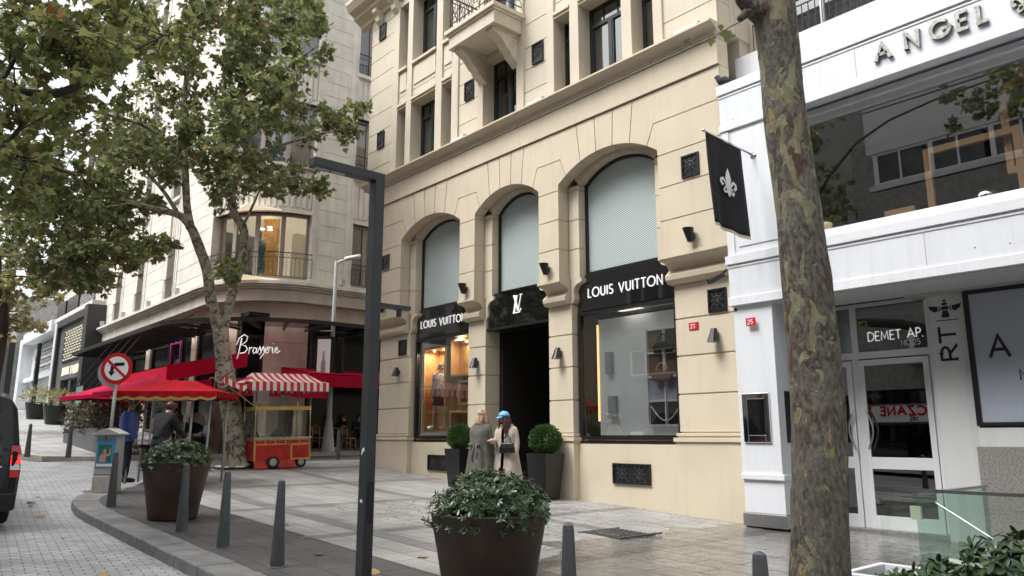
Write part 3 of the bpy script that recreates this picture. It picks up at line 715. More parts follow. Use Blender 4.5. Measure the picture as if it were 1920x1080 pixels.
tag(mb.build('monogram_sign', TEXTW), 'white interlaced L and V monogram on the black board over the store door', 'sign')

def show_window(x0, x1, nm):
    z0, z1 = 1.46, 4.16; ya = 11.44
    mb = M(); f = .07
    mb.box(x0, x0 + f, ya, ya + .12, z0, z1); mb.box(x1 - f, x1, ya, ya + .12, z0, z1); mb.box(x0 + f, x1 - f, ya, ya + .12, z1 - f, z1); mb.box(x0 + f, x1 - f, ya, ya + .12, z0, z0 + .14)
    fr = P(mb, 'show_window', BLACKM)
    mb = M(); mb.box(x0 + .15, x1 - .1, ya - .012, ya - .002, z0 + .05, z0 + .075); mb.build('brass_strip', BRASS, fr)
    mb = M(); mb.box(x0 + f, x1 - f, ya + .05, ya + .058, z0 + .14, z1 - f); mb.build('pane', GLASS, fr)
    return fr
show_window(-17.13, -14.69, 0); show_window(-11.04, -8.49, 0)
# window rooms
def room(x0, x1, y0, y1, z0, z1, m, nm='window_bay', fl=None):
    mb = M(); t = .04
    mb.box(x0 - t, x0, y0, y1, z0, z1); mb.box(x1, x1 + t, y0, y1, z0, z1); mb.box(x0, x1, y1, y1 + t, z0, z1); mb.box(x0, x1, y0, y1, z1, z1 + t); mb.box(x0, x1, y0, y1, z0 - t, z0, 1)
    return P(mb, nm, [m, fl or m])
room(-17.05, -14.75, 11.6, 12.7, 1.6, 4.1, DARKB, fl=PALEW); room(-10.98, -8.54, 11.6, 12.7, 1.6, 4.1, DARKB, fl=PALEW)
# door recess with steps, dark inside
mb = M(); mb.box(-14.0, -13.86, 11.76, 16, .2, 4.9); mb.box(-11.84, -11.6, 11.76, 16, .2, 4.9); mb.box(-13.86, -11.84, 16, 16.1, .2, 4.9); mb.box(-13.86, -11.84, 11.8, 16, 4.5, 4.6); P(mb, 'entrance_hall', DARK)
mb = M()
for k in range(5): mb.box(-13.85, -11.86, 11.55 + .3 * k, 11.85 + .3 * k + (3 if k == 4 else 0), .2, .36 + .225 * (k + 1))
P(mb, 'entrance_steps', GLOSSB, bevel=.01)
for k, z in enumerate((3.65, 3.3, 3.0, 2.72, 2.35)): mb = M(); mb.box(-12.1, -11.86, 13.4, 13.5, z, z + .05); P(mb, 'lit_shelf', [WARM, SHOPW][k % 2])
for (x, z) in ((-13.3, 3.2), (-13.1, 2.75), (-12.75, 3.25)): mb = M(); mb.box(x, x + .28, 15.4, 15.9, z, z + .03); P(mb, 'wall_shelf', GOLD)
# left show window: lit orange niches
def niche(x0, x1, z0, z1, y0, y1, label):
    mb = M(); t = .05
    mb.box(x0, x0 + t, y0, y1, z0, z1, 0); mb.box(x1 - t, x1, y0, y1, z0, z1, 0); mb.box(x0 + t, x1 - t, y0, y1, z1 - t, z1, 0); mb.box(x0 + t, x1 - t, y0, y1, z0, z0 + t, 0); mb.box(x0 + t, x1 - t, y1 - .03, y1, z0 + t, z1 - t, 1)
    mb.box(x0 + t, x0 + t + .004, y0 + .03, y1 - .03, z0 + t, z1 - t, 1)
    o = mb.build('display_case', [OCHREL, OCHRE]); tag(o, label, 'display case', 'wooden display niches in the left show window'); return o
niche(-16.98, -15.98, 1.7, 3.93, 11.6, 12.1, 'tall open orange wood niche holding the mannequin'); niche(-15.8, -14.8, 3.1, 4.05, 11.62, 11.9, 'upper square orange wood niche right of the mannequin')
niche(-15.42, -14.8, 2.38, 2.98, 11.62, 11.9, 'small middle orange wood niche right of the mannequin'); niche(-15.8, -14.8, 1.66, 2.24, 11.62, 11.9, 'lowest orange wood niche beside the mannequin, behind the boxwood')
mb = M(); mb.box(-15.96, -14.77, 11.95, 12.0, 1.62, 4.08); P(mb, 'back_panel', OCHRE)
mb = M(); mb.box(-17.045, -17.0, 11.6, 12.7, 1.62, 4.08); P(mb, 'side_panel', PALEW)
for x, y, z, e, lb in ((-16.7, 11.75, 3.83, 7, 'small lit spotlight at the top left of the mannequin niche'), (-16.25, 11.75, 3.83, 7, 'small lit spotlight at the top right of the mannequin niche'), (-15.25, 11.72, 3.96, 5, 'small lit spotlight in the upper right orange niche')):
    mb = M(); mb.lathe([(.035, 0), (.035, .02)], (x, y, z), 10); tag(mb.build('spotlight', HOT), lb, 'spotlight', 'spotlights in the left show window')
    l_ = bpy.data.lights.new('spot_lamp', 'AREA'); l_.energy = e; l_.size = .2; l_.color = (1, .86, .66); lo = bpy.data.objects.new('spot_lamp', l_); lo.location = (x, y, z - .03); C.objects.link(lo)
l_ = bpy.data.lights.new('spot_lamp', 'AREA'); l_.energy = 8; l_.size = .3; l_.color = (1, .86, .66); lo = bpy.data.objects.new('spot_lamp', l_); lo.location = (-15.4, 11.66, 4.07); C.objects.link(lo)
# right show window: pale screen, window-shaped print with a bag
mb = M(); mb.box(-10.74, -8.54, 11.75, 11.79, 1.62, 4.0, 0); tag(mb.build('backdrop', PALEW), 'pale grey backdrop panel filling the right show window', 'backdrop')
mb = M(); mb.box(-10.77, -10.75, 11.72, 11.8, 1.9, 3.9); tag(mb.build('glow_strip', WARM), 'warm wall-wash glow at the left edge of the right show window, made as a glowing strip', 'painted glow')  # emissive strip stands in for the warm glow washing the display wall
for q in ((-10.5, 2.85, .16, .3), (-10.45, 1.95, .2, .3)):
    mb = M(); mb.box(q[0], q[0] + q[2], 11.66, 11.75, q[1], q[1] + q[3] * 1.5, 0); tag(mb.build('display_block', LIGHTG), 'upper grey block on the pale backdrop of the right show window' if q[1] > 2.5 else 'lower grey block on the pale backdrop of the right show window', 'block')
l_ = bpy.data.lights.new('window_lamp', 'AREA'); l_.energy = 3; l_.size = .6; l_.color = (1, .92, .8); lo = bpy.data.objects.new('window_lamp', l_); lo.location = (-9.7, 11.64, 4.08); C.objects.link(lo)
root = thing('window_picture', 'white glazing-bar frame with dark bag pictures hanging in the right show window', 'picture', (-9.0, 11.66, 1.8))
PBK = mat('print_black', (.02, .02, .02), .5); PBN = mat('print_brown', (.2, .1, .06), .5); PLL = mat('print_lilac', (.4, .38, .5), .5)
for k in range(4):
    for j in range(2): mb = M(); mb.box(-9.38 + j * .42, -9.0 + j * .42, 11.68, 11.7, 1.82 + k * .46, 2.24 + k * .46); mb.build('picture_pane', [[PBK, PLL, PBN, PBN], [PBK, PLL, PBN, PBK]][j][k], root)
mb = M()
for k in range(5): mb.box(-9.41, -8.56, 11.64, 11.68, 1.79 + k * .46, 1.82 + k * .46)
for j in range(3): mb.box(-9.41 + j * .415, -9.385 + j * .415, 11.636, 11.678, 1.8, 3.65)
mb.build('glazing_bar', PAINTW, root)
mb = M(); mb.tube([(-9.32 + .68 * t / 12, 11.63, 2.17 - .28 * math.sin(math.pi * t / 12)) for t in range(13)], .012, 5); mb.build('chain', PAINTW, root)
for i, (x, z, lb) in enumerate(((-9.0, 2.74, 'brown leather handbag with a curved handle hanging in the right show window'), (-8.95, 3.28, 'small dark handbag in the top of the right show window'))):
    root = thing('handbag', lb, 'handbag', (x, 11.58, z - .12)); mb = M(); y = 11.59
    mb.loft([[(x - .2, y - .03, z - .12), (x + .2, y - .03, z - .12), (x + .2, y + .03, z - .12), (x - .2, y + .03, z - .12)], [(x - .24, y - .03, z), (x + .24, y - .03, z), (x + .24, y + .03, z), (x - .24, y + .03, z)], [(x - .16, y - .02, z + .1), (x + .16, y - .02, z + .1), (x + .16, y + .02, z + .1), (x - .16, y + .02, z + .1)]])
    mb.build('body', PBN if i == 0 else LEATH, root, bevel=.01); mb = M(); mb.tube([(x + .13 * math.cos(t * math.pi / 8), y, z + .09 + .14 * math.sin(t * math.pi / 8)) for t in range(9)], .012, 6); mb.build('handle', OCHREL if i == 0 else LEATH, root)

# wall sconces
def sconce(x, z, y, up, label):
    root = thing('wall_lamp', label, 'wall lamp', (x, y, z), group='black cone lamps on the beige piers')
    mb = M(); a, b = (.1, .05) if up else (.05, .1)
    def ring(rw, zz): return [(x + rw * math.cos(t), y - .03 - rw * 1.1 + rw * 1.1 * math.sin(t) * 1, zz) for t in [2 * math.pi * k / 14 for k in range(14)]]
    mb.loft([ring(b, z - .12), ring(a, z + .12)]); mb.build('shade', BLACKM, root)
    mb = M(); mb.box(x - .03, x + .03, y - .04, y + .002, z - .05, z + .05); mb.build('bracket', BLACKM, root)
names = ['far left pier by the street lamp', 'pier between mannequin window and door', 'pier between door and right show window', 'rightmost pier beside the white building']
for i, (x, x2, x3) in enumerate(((-18.1, -17.57, 0), (-14.34, -13.98, 0), (-11.46, -11.2, 0), (-7.74, -7.55, 0))):
    sconce(x, 5.1, YU, True, 'upper black wall lamp on the ' + names[i])
for i, x in enumerate((-17.7, -14.25, -11.42, -7.55)):
    sconce(x, 3.32, YL, False, 'lower black wall lamp on the ' + names[i])
def numsign(s, x, z, y, w_, label):
    root = thing('number_plate', label, 'number plate', (x, y, z)); mb = M(); mb.box(x - w_ / 2, x + w_ / 2, y - .015, y, z - .065, z + .065); mb.build('plate', PAINTR, root)
    mb = M(); text(mb, s, (x - w_ * .32, y - .0155, z - .035), X_, Z_, .07, wd=.16, sp=.25, th=.003); mb.build('number', PAINTW, root)
numsign('23', -8.02, 3.54, YL, .2, 'red house number 23 plate on the beige pier'); numsign('25', -6.63, 3.42, 10.9, .17, 'red house number 25 plate on the white column')

# upper storeys
mb = M(); US = 8.93
WZ = [(-18.0, -17.7, 0), (-17.7, -17.25, 1), (-17.25, -16.98, 0), (-16.98, -15.8, 1), (-15.8, -15.5, 0), (-15.5, -15.05, 1), (-15.05, -14.77, 0),
      (-13.95, -13.73, 0), (-13.73, -12.47, 2), (-12.47, -12.22, 0), (-11.43, -11.2, 0), (-11.2, -10.7, 1), (-10.7, -10.43, 0), (-10.43, -9.22, 1), (-9.22, -8.96, 0), (-8.96, -8.42, 1), (-8.42, -8.2, 0)]
back = M(); back.box(-19.35, -7.02, YU + .45, YU + .6, US, 16.6); P(back, 'core_wall', STUCCO_UP)
cz_ = [8.93, 9.44, 10.0, 10.55, 11.15, 11.83, 12.39, 12.96, 13.53, 14.05, 15.2, 16.5]
for a, b in ((-19.35, -18.0), (-14.77, -13.95), (-12.22, -11.43), (-8.2, -7.02)):
    mb.box(a + .012, b - .012, YU + .04, YU + .45, US, 16.5)
    for z0, z1 in zip(cz_, cz_[1:]): mb.box(a, b, YU + .02, YU + .44, z0 + .011, z1 - .011)
P(mb, 'upper_wall', STUCCO_UP)
for a, b, k in WZ:
    if k == 0: mb = M(); mb.box(a, b, YU - .03, YU + .45, US, 11.5); mb.box(a + .01, b - .01, YU - .02, YU + .45, 11.5, 16.5); P(mb, 'pilaster', STUCCO_UP, bevel=.008)
for a, b, k in WZ:
    mb = M()
    if k:
        m2 = M()
        if k == 1: m2.box(a, b, YU + .0, YU + .4, 14.15, 14.3); m2.box(a, b, YU + .04, YU + .4, 14.3, 16.5)
        else: m2.box(a, b, YU + .02, YU + .45, 13.9, 16.5)
        P(m2, 'upper_spandrel', STUCCO_UP)
    if k == 1:
        mb.box(a, b, YU + .03, YU + .45, 11.0, 11.25); mb.box(a, b, YU + .03, YU + .45, 11.27, 12.03); mb.box(a + .06, b - .06, YU + .005, YU + .05, 11.4, 11.96)
        mb.box(a - .004, b + .004, YU - .06, YU + .4, 10.93, 11.0); mb.box(a - .002, b + .002, YU - .02, YU + .4, 10.86, 10.93); mb.box(a - .003, b + .003, YU - .06, YU + .4, 12.03, 12.1)
    if k == 2: mb.box(a, b, YU + .02, YU + .45, 10.84, 11.4)
    if k: P(mb, 'spandrel', STUCCO_UP)
def sash(x0, x1, z0, z1, y, big, cur=True):
    mb = M(); f = .055
    mb.box(x0, x0 + f, y, y + .08, z0, z1); mb.box(x1 - f, x1, y, y + .08, z0, z1); mb.box(x0 + f, x1 - f, y, y + .08, z1 - f, z1); mb.box(x0 + f, x1 - f, y, y + .08, z0, z0 + f)
    zt = z1 - .43; mb.box(x0 + f, x1 - f, y - .01, y + .07, zt - .05, zt + .03)
    if big:
        c = (x0 + x1) / 2; mb.box(c - .05, c + .05, y - .015, y + .07, z0 + f, zt - .05)
        for xx in (x0 + f + .02, c + .055): mb.box(xx, xx + .03, y - .005, y + .06, z0 + f, zt - .05)
        for k in range(1, 3): mb.box(x0 + (x1 - x0) * k / 3 - .012, x0 + (x1 - x0) * k / 3 + .012, y + .01, y + .06, zt + .03, z1 - f)
    fr = P(mb, 'window', GREENF)
    mb = M(); mb.box(x0 + f, x1 - f, y + .03, y + .036, z0 + f, z1 - f); mb.build('pane', GLASSD if not cur else MT['window_glass2'], fr)
    if cur:
        mb = M(); n = 14
        for s, e in ((x0 + f, x0 + (x1 - x0) * .42), (x1 - (x1 - x0) * .42, x1 - f)):
            pts = [(s + (e - s) * i / n, y + .16 + .02 * math.sin(i * 2.2)) for i in range(n + 1)]
            mb.add([(px, py, z0) for px, py in pts] + [(px, py, z1) for px, py in pts], [(i, i + 1, n + 2 + i, n + 1 + i) for i in range(n)])
        mb.build('curtain', CURT, fr)
glass('window_glass2', (.6, .62, .62), 1.6, .12).name
MT['window_glass2'] = bpy.data.materials['window_glass2']
for a, b, k in WZ:
    big = (b - a) > .9
    if k: sash(a + .004, b - .004, 8.95 if k else 0, 10.85, YU + .33, big, k == 1)
    if k == 1: sash(a + .004, b - .004, 12.1, 14.2, YU + .33, big)
    if k == 2: sash(a + .004, b - .004, 11.42, 13.9, YU + .33, True)
# balcony
mb = M(); bx0, bx1, by = -14.02, -12.28, 10.12
mb.box(bx0, bx1, by, YU + .02, 10.97, 11.28); mb.box(bx0 - .04, bx1 + .04, by - .04, YU + .01, 11.28, 11.33); mb.box(bx0 - .09, bx1 + .09, by - .09, YU + .02, 11.33, 11.44); mb.box(bx0 - .015, bx1 + .015, by - .015, YU, 10.95, 10.985)
BAL = P(mb, 'balcony', STUCCO_UP, bevel=.012)
for xb in (bx0 + .12, bx1 - .38):
    mb = M(); q = [(YU + .02, 10.95), (by + .08, 10.95), (by + .08, 10.86), (by + .2, 10.8), (by + .36, 10.72), (by + .5, 10.55), (by + .6, 10.5), (by + .66, 10.38), (by + .76, 10.33), (YU + .02, 10.2)]
    mb.prism([(xb, y, z) for y, z in q], (.26, 0, 0))
    mb.prism([(xb - .025, y, z) for y, z in [(YU + .01, 10.945), (by + .12, 10.945), (by + .12, 10.91), (YU + .01, 10.86)]], (.31, 0, 0))
    for s in (-.012, .262):
        mb.tube([(xb + s, YU - .22 + r_ * math.cos(t), 10.66 + r_ * math.sin(t)) for t, r_ in [(k * .5, .13 - .0065 * k) for k in range(18)]], .014, 5)
    mb.build('bracket', STUCCO_UP, BAL, bevel=.008)
mb = M(); zr0, zr1 = 11.44, 12.4
loop = [(bx0, YU), (bx0, by + .03), (bx1, by + .03), (bx1, YU)]
for (x0, y0), (x1, y1) in zip(loop, loop[1:]):
    for z in (zr0 + .05, zr0 + .2, zr1 - .12, zr1): mb.tube([(x0, y0, z), (x1, y1, z)], .014 if z < zr1 else .025, 5)
    n = round(math.hypot(x1 - x0, y1 - y0) / .29)
    for i in range(n + 1):
        t = i / n; mb.tube([(x0 + (x1 - x0) * t, y0 + (y1 - y0) * t, zr0), (x0 + (x1 - x0) * t, y0 + (y1 - y0) * t, zr1)], .012, 5)
    for i in range(n):
        for s in (0, 1):
            a, b = (i + s) / n, (i + 1 - s) / n; mb.tube([(x0 + (x1 - x0) * a, y0 + (y1 - y0) * a, zr0 + .2), (x0 + (x1 - x0) * b, y0 + (y1 - y0) * b, zr1 - .12)], .008, 4)
        t = (i + .5) / n; cx_, cy_ = x0 + (x1 - x0) * t, y0 + (y1 - y0) * t; ux, uy = (x1 - x0), (y1 - y0); L = math.hypot(ux, uy); ux /= L; uy /= L
        mb.tube([(cx_ + ux * .09 * math.cos(k * math.pi / 5), cy_ + uy * .09 * math.cos(k * math.pi / 5), (zr0 + zr1) / 2 + .14 * math.sin(k * math.pi / 5)) for k in range(10)], .008, 4, closed=True)
mb.build('railing', IRON, BAL)
# heavy cornice over the left corner, consoles
mb = M(); pr = [(YU + .1, 14.35), (YU - .05, 14.4), (YU - .08, 14.5), (YU - .3, 14.62), (YU - .32, 14.72), (YU - .5, 14.8), (YU - .62, 15.0), (YU - .62, 15.1), (YU + .1, 15.2)]
prof_x(mb, pr, -20.0, -17.6)
for xc in (-18.9, -18.0): mb.prism([(xc, y, z) for y, z in [(YU, 14.5), (YU - .3, 14.5), (YU - .28, 14.4), (YU - .18, 14.3), (YU - .15, 14.15), (YU - .05, 14.05), (YU, 14.0)]], (.22, 0, 0))
P(mb, 'upper_cornice', STUCCO_UP)
mb = M(); mb.box(-18.9, -7.02, 11.7, 26, -.3, 4.3); mb.box(-18.98, -7.02, 11.62, 26, 4.98, 8.9); mb.box(-18.9, -7.02, 16.2, 26, 4.3, 4.98); mb.box(-19.35, -7.02, YU + .58, 26, 8.9, 16.6)
# hollow the ground floor: keep the side wall, roof, rear only
mb = M(); mb.box(-18.9, -17.3, 11.76, 26, -.3, 8.9); mb.box(-8.4, -7.05, 11.76, 26, -.3, 8.9); mb.box(-17.3, -8.4, 11.66, 26, 4.98, 8.9); mb.box(-17.3, -14.05, 12.8, 26, -.3, 4.97); mb.box(-11.5, -8.4, 12.8, 26, -.3, 4.97); mb.box(-19.35, -7.02, YU + .61, 26, 8.9, 16.6)
P(mb, 'rear_mass', STUCCO_UP)
# linear floodlights lying on the cornice
for i, (x, lb) in enumerate(((-14.6, 'leftmost white tube floodlight on the beige cornice'), (-11.75, 'middle white tube floodlight on the beige cornice'), (-7.6, 'rightmost white tube floodlight on the beige cornice by the flag'))):
    root = thing('floodlight', lb, 'floodlight', (x, YU - .12, 8.92), group='tube floodlights on the cornice'); mb = M(); mb.tube([(x - .3, YU - .12, 9.0), (x + .3, YU - .12, 9.0)], .045, 8); mb.build('tube', PAINTW, root, smooth=True)
    mb = M()
    for s in (-.3, .28): mb.box(x + s, x + s + .02, YU - .17, YU - .07, 8.925, 9.05)
    mb.build('bracket', STEELB, root)

# ------------------------------------------------------------------ white shop building on the right
WB = thing('shop_building', 'white panelled apartment and shop building with ANGEL lettering right of the beige store', 'building', (-3, 11.4, gz(-3)))
F9 = 10.9
mb = M()
mb.box(-7.0, 3, F9, 11.5, 6.83, 7.46); mb.box(-7.03, 3.02, F9 - .03, 11.45, 7.46, 7.64); mb.box(-7.01, 3.01, F9 - .012, F9 + .05, 7.4, 7.43); mb.box(-7.02, 3.01, F9 - .02, F9 + .05, 6.78, 6.9)
P(mb, 'upper_fascia', WHITE, WB, bevel=.006)
mb = M(); mb.box(-7.0, 3, F9, 11.9, 3.86, 4.42); mb.box(-7.03, 3.02, F9 - .035, 11.5, 4.42, 4.57); mb.box(-7.02, 3.01, F9 - .025, 11.95, 3.72, 3.86); mb.box(-7.01, 3.01, F9 - .012, F9 + .05, 4.36, 4.39)
mb.box(-5.9, 3, F9 + .12, 11.5, 4.57, 4.72)
P(mb, 'lower_fascia', WHITE, WB, bevel=.006)
mb = M(); mb.box(-6.98, -5.95, F9 + .02, 11.6, 4.57, 6.78); mb.box(-6.99, -6.85, F9 + .0, F9 + .05, 4.575, 6.77); mb.box(-6.78, -6.0, F9 + .005, F9 + .04, 4.7, 6.7)
P(mb, 'side_panel', WHITE, WB, bevel=.006)
mb = M(); mb.box(-5.98, -5.9, 11.2, 11.45, 4.72, 6.78); mb.box(-5.9, 3, 11.2, 11.45, 6.7, 6.78); mb.box(-5.9, 3, 11.3, 11.45, 6.6, 6.7)
fr = P(mb, 'upper_window', WHITE_D, WB)
mb = M(); mb.box(-5.9, 3, 11.36, 11.37, 4.7, 6.62); P(mb, 'pane', GLASSU, fr)
mb = M(); mb.box(-5.9, 3, 13.4, 13.45, 4.6, 6.8, 0); mb.box(-5.9, 3, 11.5, 13.4, 4.6, 4.64, 0); P(mb, 'upper_room', DARK, WB)
mb = M()
for x_ in (-4.6, -2.2): mb.box(x_, x_ + .005, F9 - .0015, F9 + .01, 6.92, 7.39); mb.box(x_ + .7, x_ + .705, F9 - .0015, F9 + .01, 3.88, 4.34)
for x_, z_ in ((-3.3, 4.02), (-2.9, 4.0), (-6.75, 6.95)): mb.box(x_, x_ + .015, F9 - .004, F9, z_, z_ + .015)
P(mb, 'panel_seams', MT['grille_metal'], WB)
# a timber frame and things seen behind the upper glass
for (x0, x1, z0, z1, lb) in ((-2.98, -1.0, 5.1, 6.4, 'second pale timber frame standing at the right end of the upper window'), (-3.98, -2.75, 4.73, 5.72, 'large pale timber frame leaning behind the upper shop window'), (-4.6, -4.18, 4.73, 4.92, 'small timber box behind the upper shop window')):
    mb = M(); t = .09
    y = 11.42 + (.1 if x0 == -2.98 else 0)
    mb.box(x0, x0 + t, y, y + .08, z0, z1); mb.box(x1 - t, x1, y, y + .08, z0, z1); mb.box(x0 + t, x1 - t, y, y + .08, z1 - t, z1); mb.box(x0 + t, x1 - t, y, y + .08, z0, z0 + t)
    tag(mb.build('timber_frame', WOODF), lb, 'frame')
mb = M(); mb.lathe([(.13, 0), (.16, .05), (.155, .13), (.12, .19), (.03, .2)], (-3.25, 11.5, 4.73), 16); tag(mb.build('glass_cloche', MT['mirror_chrome'], smooth=True), 'shiny ribbed silver bowl on the sill behind the upper window', 'bowl')
mb = M(); mb.lathe([(.14, 0), (.16, .12), (.15, .13), (.12, .12)], (-5.45, 11.15, 4.72), 18); tag(mb.build('round_box', STONEY, smooth=True), 'round tan box on the white ledge right of the tree trunk', 'box')
# lettering ANGEL and lily ornament
for ch, x, z in (('A', -4.28, 7.04), ('N', -3.86, 7.06), ('G', -3.51, 7.06), ('E', -3.17, 7.06), ('L', -2.92, 7.06)):
    mb = M(); text(mb, ch, (x, F9 - .001, z), X_, Z_, .25, wd=.2, th=.05, serif=True, sx=1.05)
    if ch in 'EL': 
        for k in ((.0, 0), (.0, 1)): ribbon(mb, [((k[0] - .1) * .25, (.03 if k[1] < .5 else .97) * .25), ((k[0] + .15) * .25, (.03 if k[1] < .5 else .97) * .25)], .06 * .25, Vector((x, F9 - .001, z)), X_, Z_, .049)
    tag(mb.build('metal_letter', SILVER), 'raised worn silver letter ' + ch + ' on the upper white fascia', 'letter', 'raised ANGEL letters')
def fleur(mb, O, U, V, s, th):
    def rb(pl, wd): ribbon(mb, [(a * s, b * s) for a, b in pl], wd * s, O, U, V, th)
    def poly(pts):
        N_ = U.cross(V); mb.prism([O + U * (a * s) + V * (b * s) for a, b in pts], N_ * th)
    poly([(0, 1), (.1, .78), (.15, .6), (.08, .42), (.06, .3), (-.06, .3), (-.08, .42), (-.15, .6), (-.1, .78)])
    poly([(-.06, .22), (.06, .22), (.1, .12), (0, -.05), (-.1, .12)])
    for q in (-1, 1):
        rb([(q * .08, .3), (q * .17, .46), (q * .27, .55), (q * .37, .5), (q * .39, .4), (q * .33, .33), (q * .28, .37)], .09)
        rb([(q * .05, .22), (q * .13, .1), (q * .22, .08), (q * .26, .16), (q * .2, .2)], .06)
    rb([(-.22, .26), (.22, .26)], .06)
mb = M(); fleur(mb, Vector((-2.35, F9 - .001, 6.98)), X_, Z_, .42, .05); tag(mb.build('lily_ornament', SILVER), 'raised silver fleur de lis ornament after the ANGEL letters', 'ornament')
# ground floor: left column with mirror box, doors, logo pier, display window
mb = M(); mb.box(-6.98, -6.28, 10.95, 12.4, 1.0, 3.74); mb.box(-7.0, -6.24, 10.92, 12.4, .93, 1.02); mb.box(-6.97, -6.27, 10.96, 12.4, .42, .93); P(mb, 'column', WHITE, WB, bevel=.008)
mb = M(); mb.box(-7.0, -6.25, 10.93, 12.4, .22, .42); P(mb, 'steel_skirting', STEELB, WB, bevel=.01)
mb = M(); mb.box(-6.97, -6.27, 10.97, 12.4, .12, .22); P(mb, 'column_base', DARK, WB)
root = thing('display_niche', 'mirror framed dark showcase set in the front of the white column', 'showcase', (-6.65, 10.95, 1.7))
mb = M(); a, b, z0, z1, y = -6.9, -6.42, 1.5, 2.28, 10.93
for q in ((a, a + .09, z0, z1), (b - .09, b, z0, z1), (a + .09, b - .09, z0, z0 + .12), (a + .09, b - .09, z1 - .1, z1)): mb.box(q[0], q[1], y - .01, y + .03, q[2], q[3])
mb.build('frame', CHROME, root, bevel=.01); mb = M(); mb.box(a + .09, b - .09, y + .01, y + .025, z0 + .12, z1 - .1); mb.build('pane', GLOSSB, root)
root = thing('display_niche', 'dark showcase set in the side of the white column, partly behind the tree', 'showcase', (-6.28, 11.5, 1.7))
mb = M(); mb.box(-6.29, -6.255, 11.15, 11.95, 1.5, 2.3); mb.build('frame', BLACKM, root); mb = M(); mb.box(-6.27, -6.25, 11.25, 11.85, 1.6, 2.2); mb.build('pane', GLOSSB, root)
DY = 12.3
mb = M()
bars = [(-6.28, -6.2, .2, 3.72), (-5.66, -5.56, 2.9, 3.72), (-4.5, -4.42, .2, 3.72), (-5.68, -5.58, .2, 2.85)]
for a, b, z0, z1 in bars: mb.box(a, b, DY - .03, DY + .05, z0, z1)
mb.box(-6.2, -4.5, DY - .028, DY + .048, 2.82, 2.93); mb.box(-6.2, -4.5, DY - .028, DY + .048, 3.66, 3.72)
P(mb, 'door_frame', WTRIM, WB, bevel=.004)
def leaf(a, b, lb=None):
    mb = M(); t = .085
    mb.box(a, a + t, DY - .05, DY, .2, 2.8); mb.box(b - t, b, DY - .05, DY, .2, 2.8); mb.box(a + t, b - t, DY - .049, DY, 2.71, 2.8); mb.box(a + t, b - t, DY - .049, DY, 1.1, 1.28); mb.box(a + t, b - t, DY - .049, DY, .2, .4)
    o = P(mb, 'glass_door', WTRIM, WB, bevel=.004)
    for z0, z1 in ((.4, 1.1), (1.28, 2.71)): mb = M(); mb.box(a + t, b - t, DY - .03, DY - .02, z0, z1); P(mb, 'pane', GLASSM, o)
    return o
dl = leaf(-6.2, -5.69); dr = leaf(-5.575, -4.505)
for d, s, x in ((dr, 1, -5.46), (dl, -1, -5.72)):
    mb = M(); mb.tube([(x + s * .09 * math.sin(math.pi * k / 10) - .03 * s, DY - .11, 1.4 + .6 * k / 10) for k in range(11)], .016, 6); P(mb, 'handle', STEELB, d, smooth=True)
for a, b, z0, z1 in ((-5.56, -4.5, 2.93, 3.66), (-6.2, -5.66, 2.93, 3.66)):
    mb = M(); mb.box(a, b, DY, DY + .012, z0, z1); P(mb, 'transom_pane', GLASSM, WB)
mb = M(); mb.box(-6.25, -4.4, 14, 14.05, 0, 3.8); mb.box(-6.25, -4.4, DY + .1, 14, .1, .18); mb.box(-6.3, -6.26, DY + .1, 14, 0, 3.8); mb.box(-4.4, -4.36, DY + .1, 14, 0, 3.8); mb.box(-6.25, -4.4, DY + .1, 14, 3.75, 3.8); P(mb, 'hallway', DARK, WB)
mb = M(); text(mb, 'DEMET AP.', (-5.4, DY - .003, 3.1), X_, Z_, .14, wd=.13, sp=.16, th=.004, fit=.84); tag(mb.build('door_sign', TEXTW), 'white DEMET AP. lettering on the glass above the door', 'sign')
mb = M(); text(mb, 'NO:25', (-4.89, DY - .003, 2.99), X_, Z_, .08, wd=.15, sp=.16, th=.004); tag(mb.build('door_number', PAINTW), 'small NO:25 lettering under DEMET AP. on the glass', 'sign')
mb = M(); mb.box(-6.3, -4.35, 12.1, 12.5, .0, .2); P(mb, 'door_step', GRAN, WB)
# pier with logo
mb = M(); mb.box(-4.4, -3.86, 12.08, 12.6, -.1, 3.72); P(mb, 'logo_pier', WHITE_D, WB); mb = M(); mb.box(-4.62, 3, 11.9, 12.7, 3.66, 3.73); P(mb, 'lintel', LIGHTG, WB)
mb = M(); O = Vector((-4.06, 12.077, 2.68)); text(mb, 'RT', (-4.03, 12.077, 2.68), Z_, -X_, .22, wd=.17, sp=.16, th=.003, serif=True, sx=1.85)
ribbon(mb, [(0, 0), (.3, 0)], .012, Vector((-4.28, 12.077, 3.28)), X_, Z_, .003)
tag(mb.build('vertical_sign', TEXTB), 'black letters RT turned upright on the grey pier beside the door', 'sign')
mb = M(); O = Vector((-4.14, 12.077, 3.32))
def pl(pts, s=.34): mb.prism([O + X_ * (a * s) + Z_ * (b * s) for a, b in pts], (0, -.003, 0))
pl([(-.13, 0), (.13, 0), (.17, .06), (.1, .3), (-.1, .3), (-.17, .06)]); pl([(-.14, .34), (.14, .34), (.16, .42), (.1, .5), (-.1, .5), (-.16, .42)]); pl([(-.1, .54), (.1, .54), (.12, .6), (.07, .66), (-.07, .66), (-.12, .6)]); pl([(0.06 * math.cos(k * .7), .74 + .06 * math.sin(k * .7)) for k in range(9)])
for q in (-1, 1): pl([(q * .3, .3), (q * .42, .26), (q * .6, .38), (q * .66, .56), (q * .28, .5)]); pl([(q * .2, .3), (q * .25, .28), (q * .24, .5), (q * .19, .48)])
tag(mb.build('winged_emblem', TEXTB), 'black winged insect emblem above the RT letters', 'emblem')
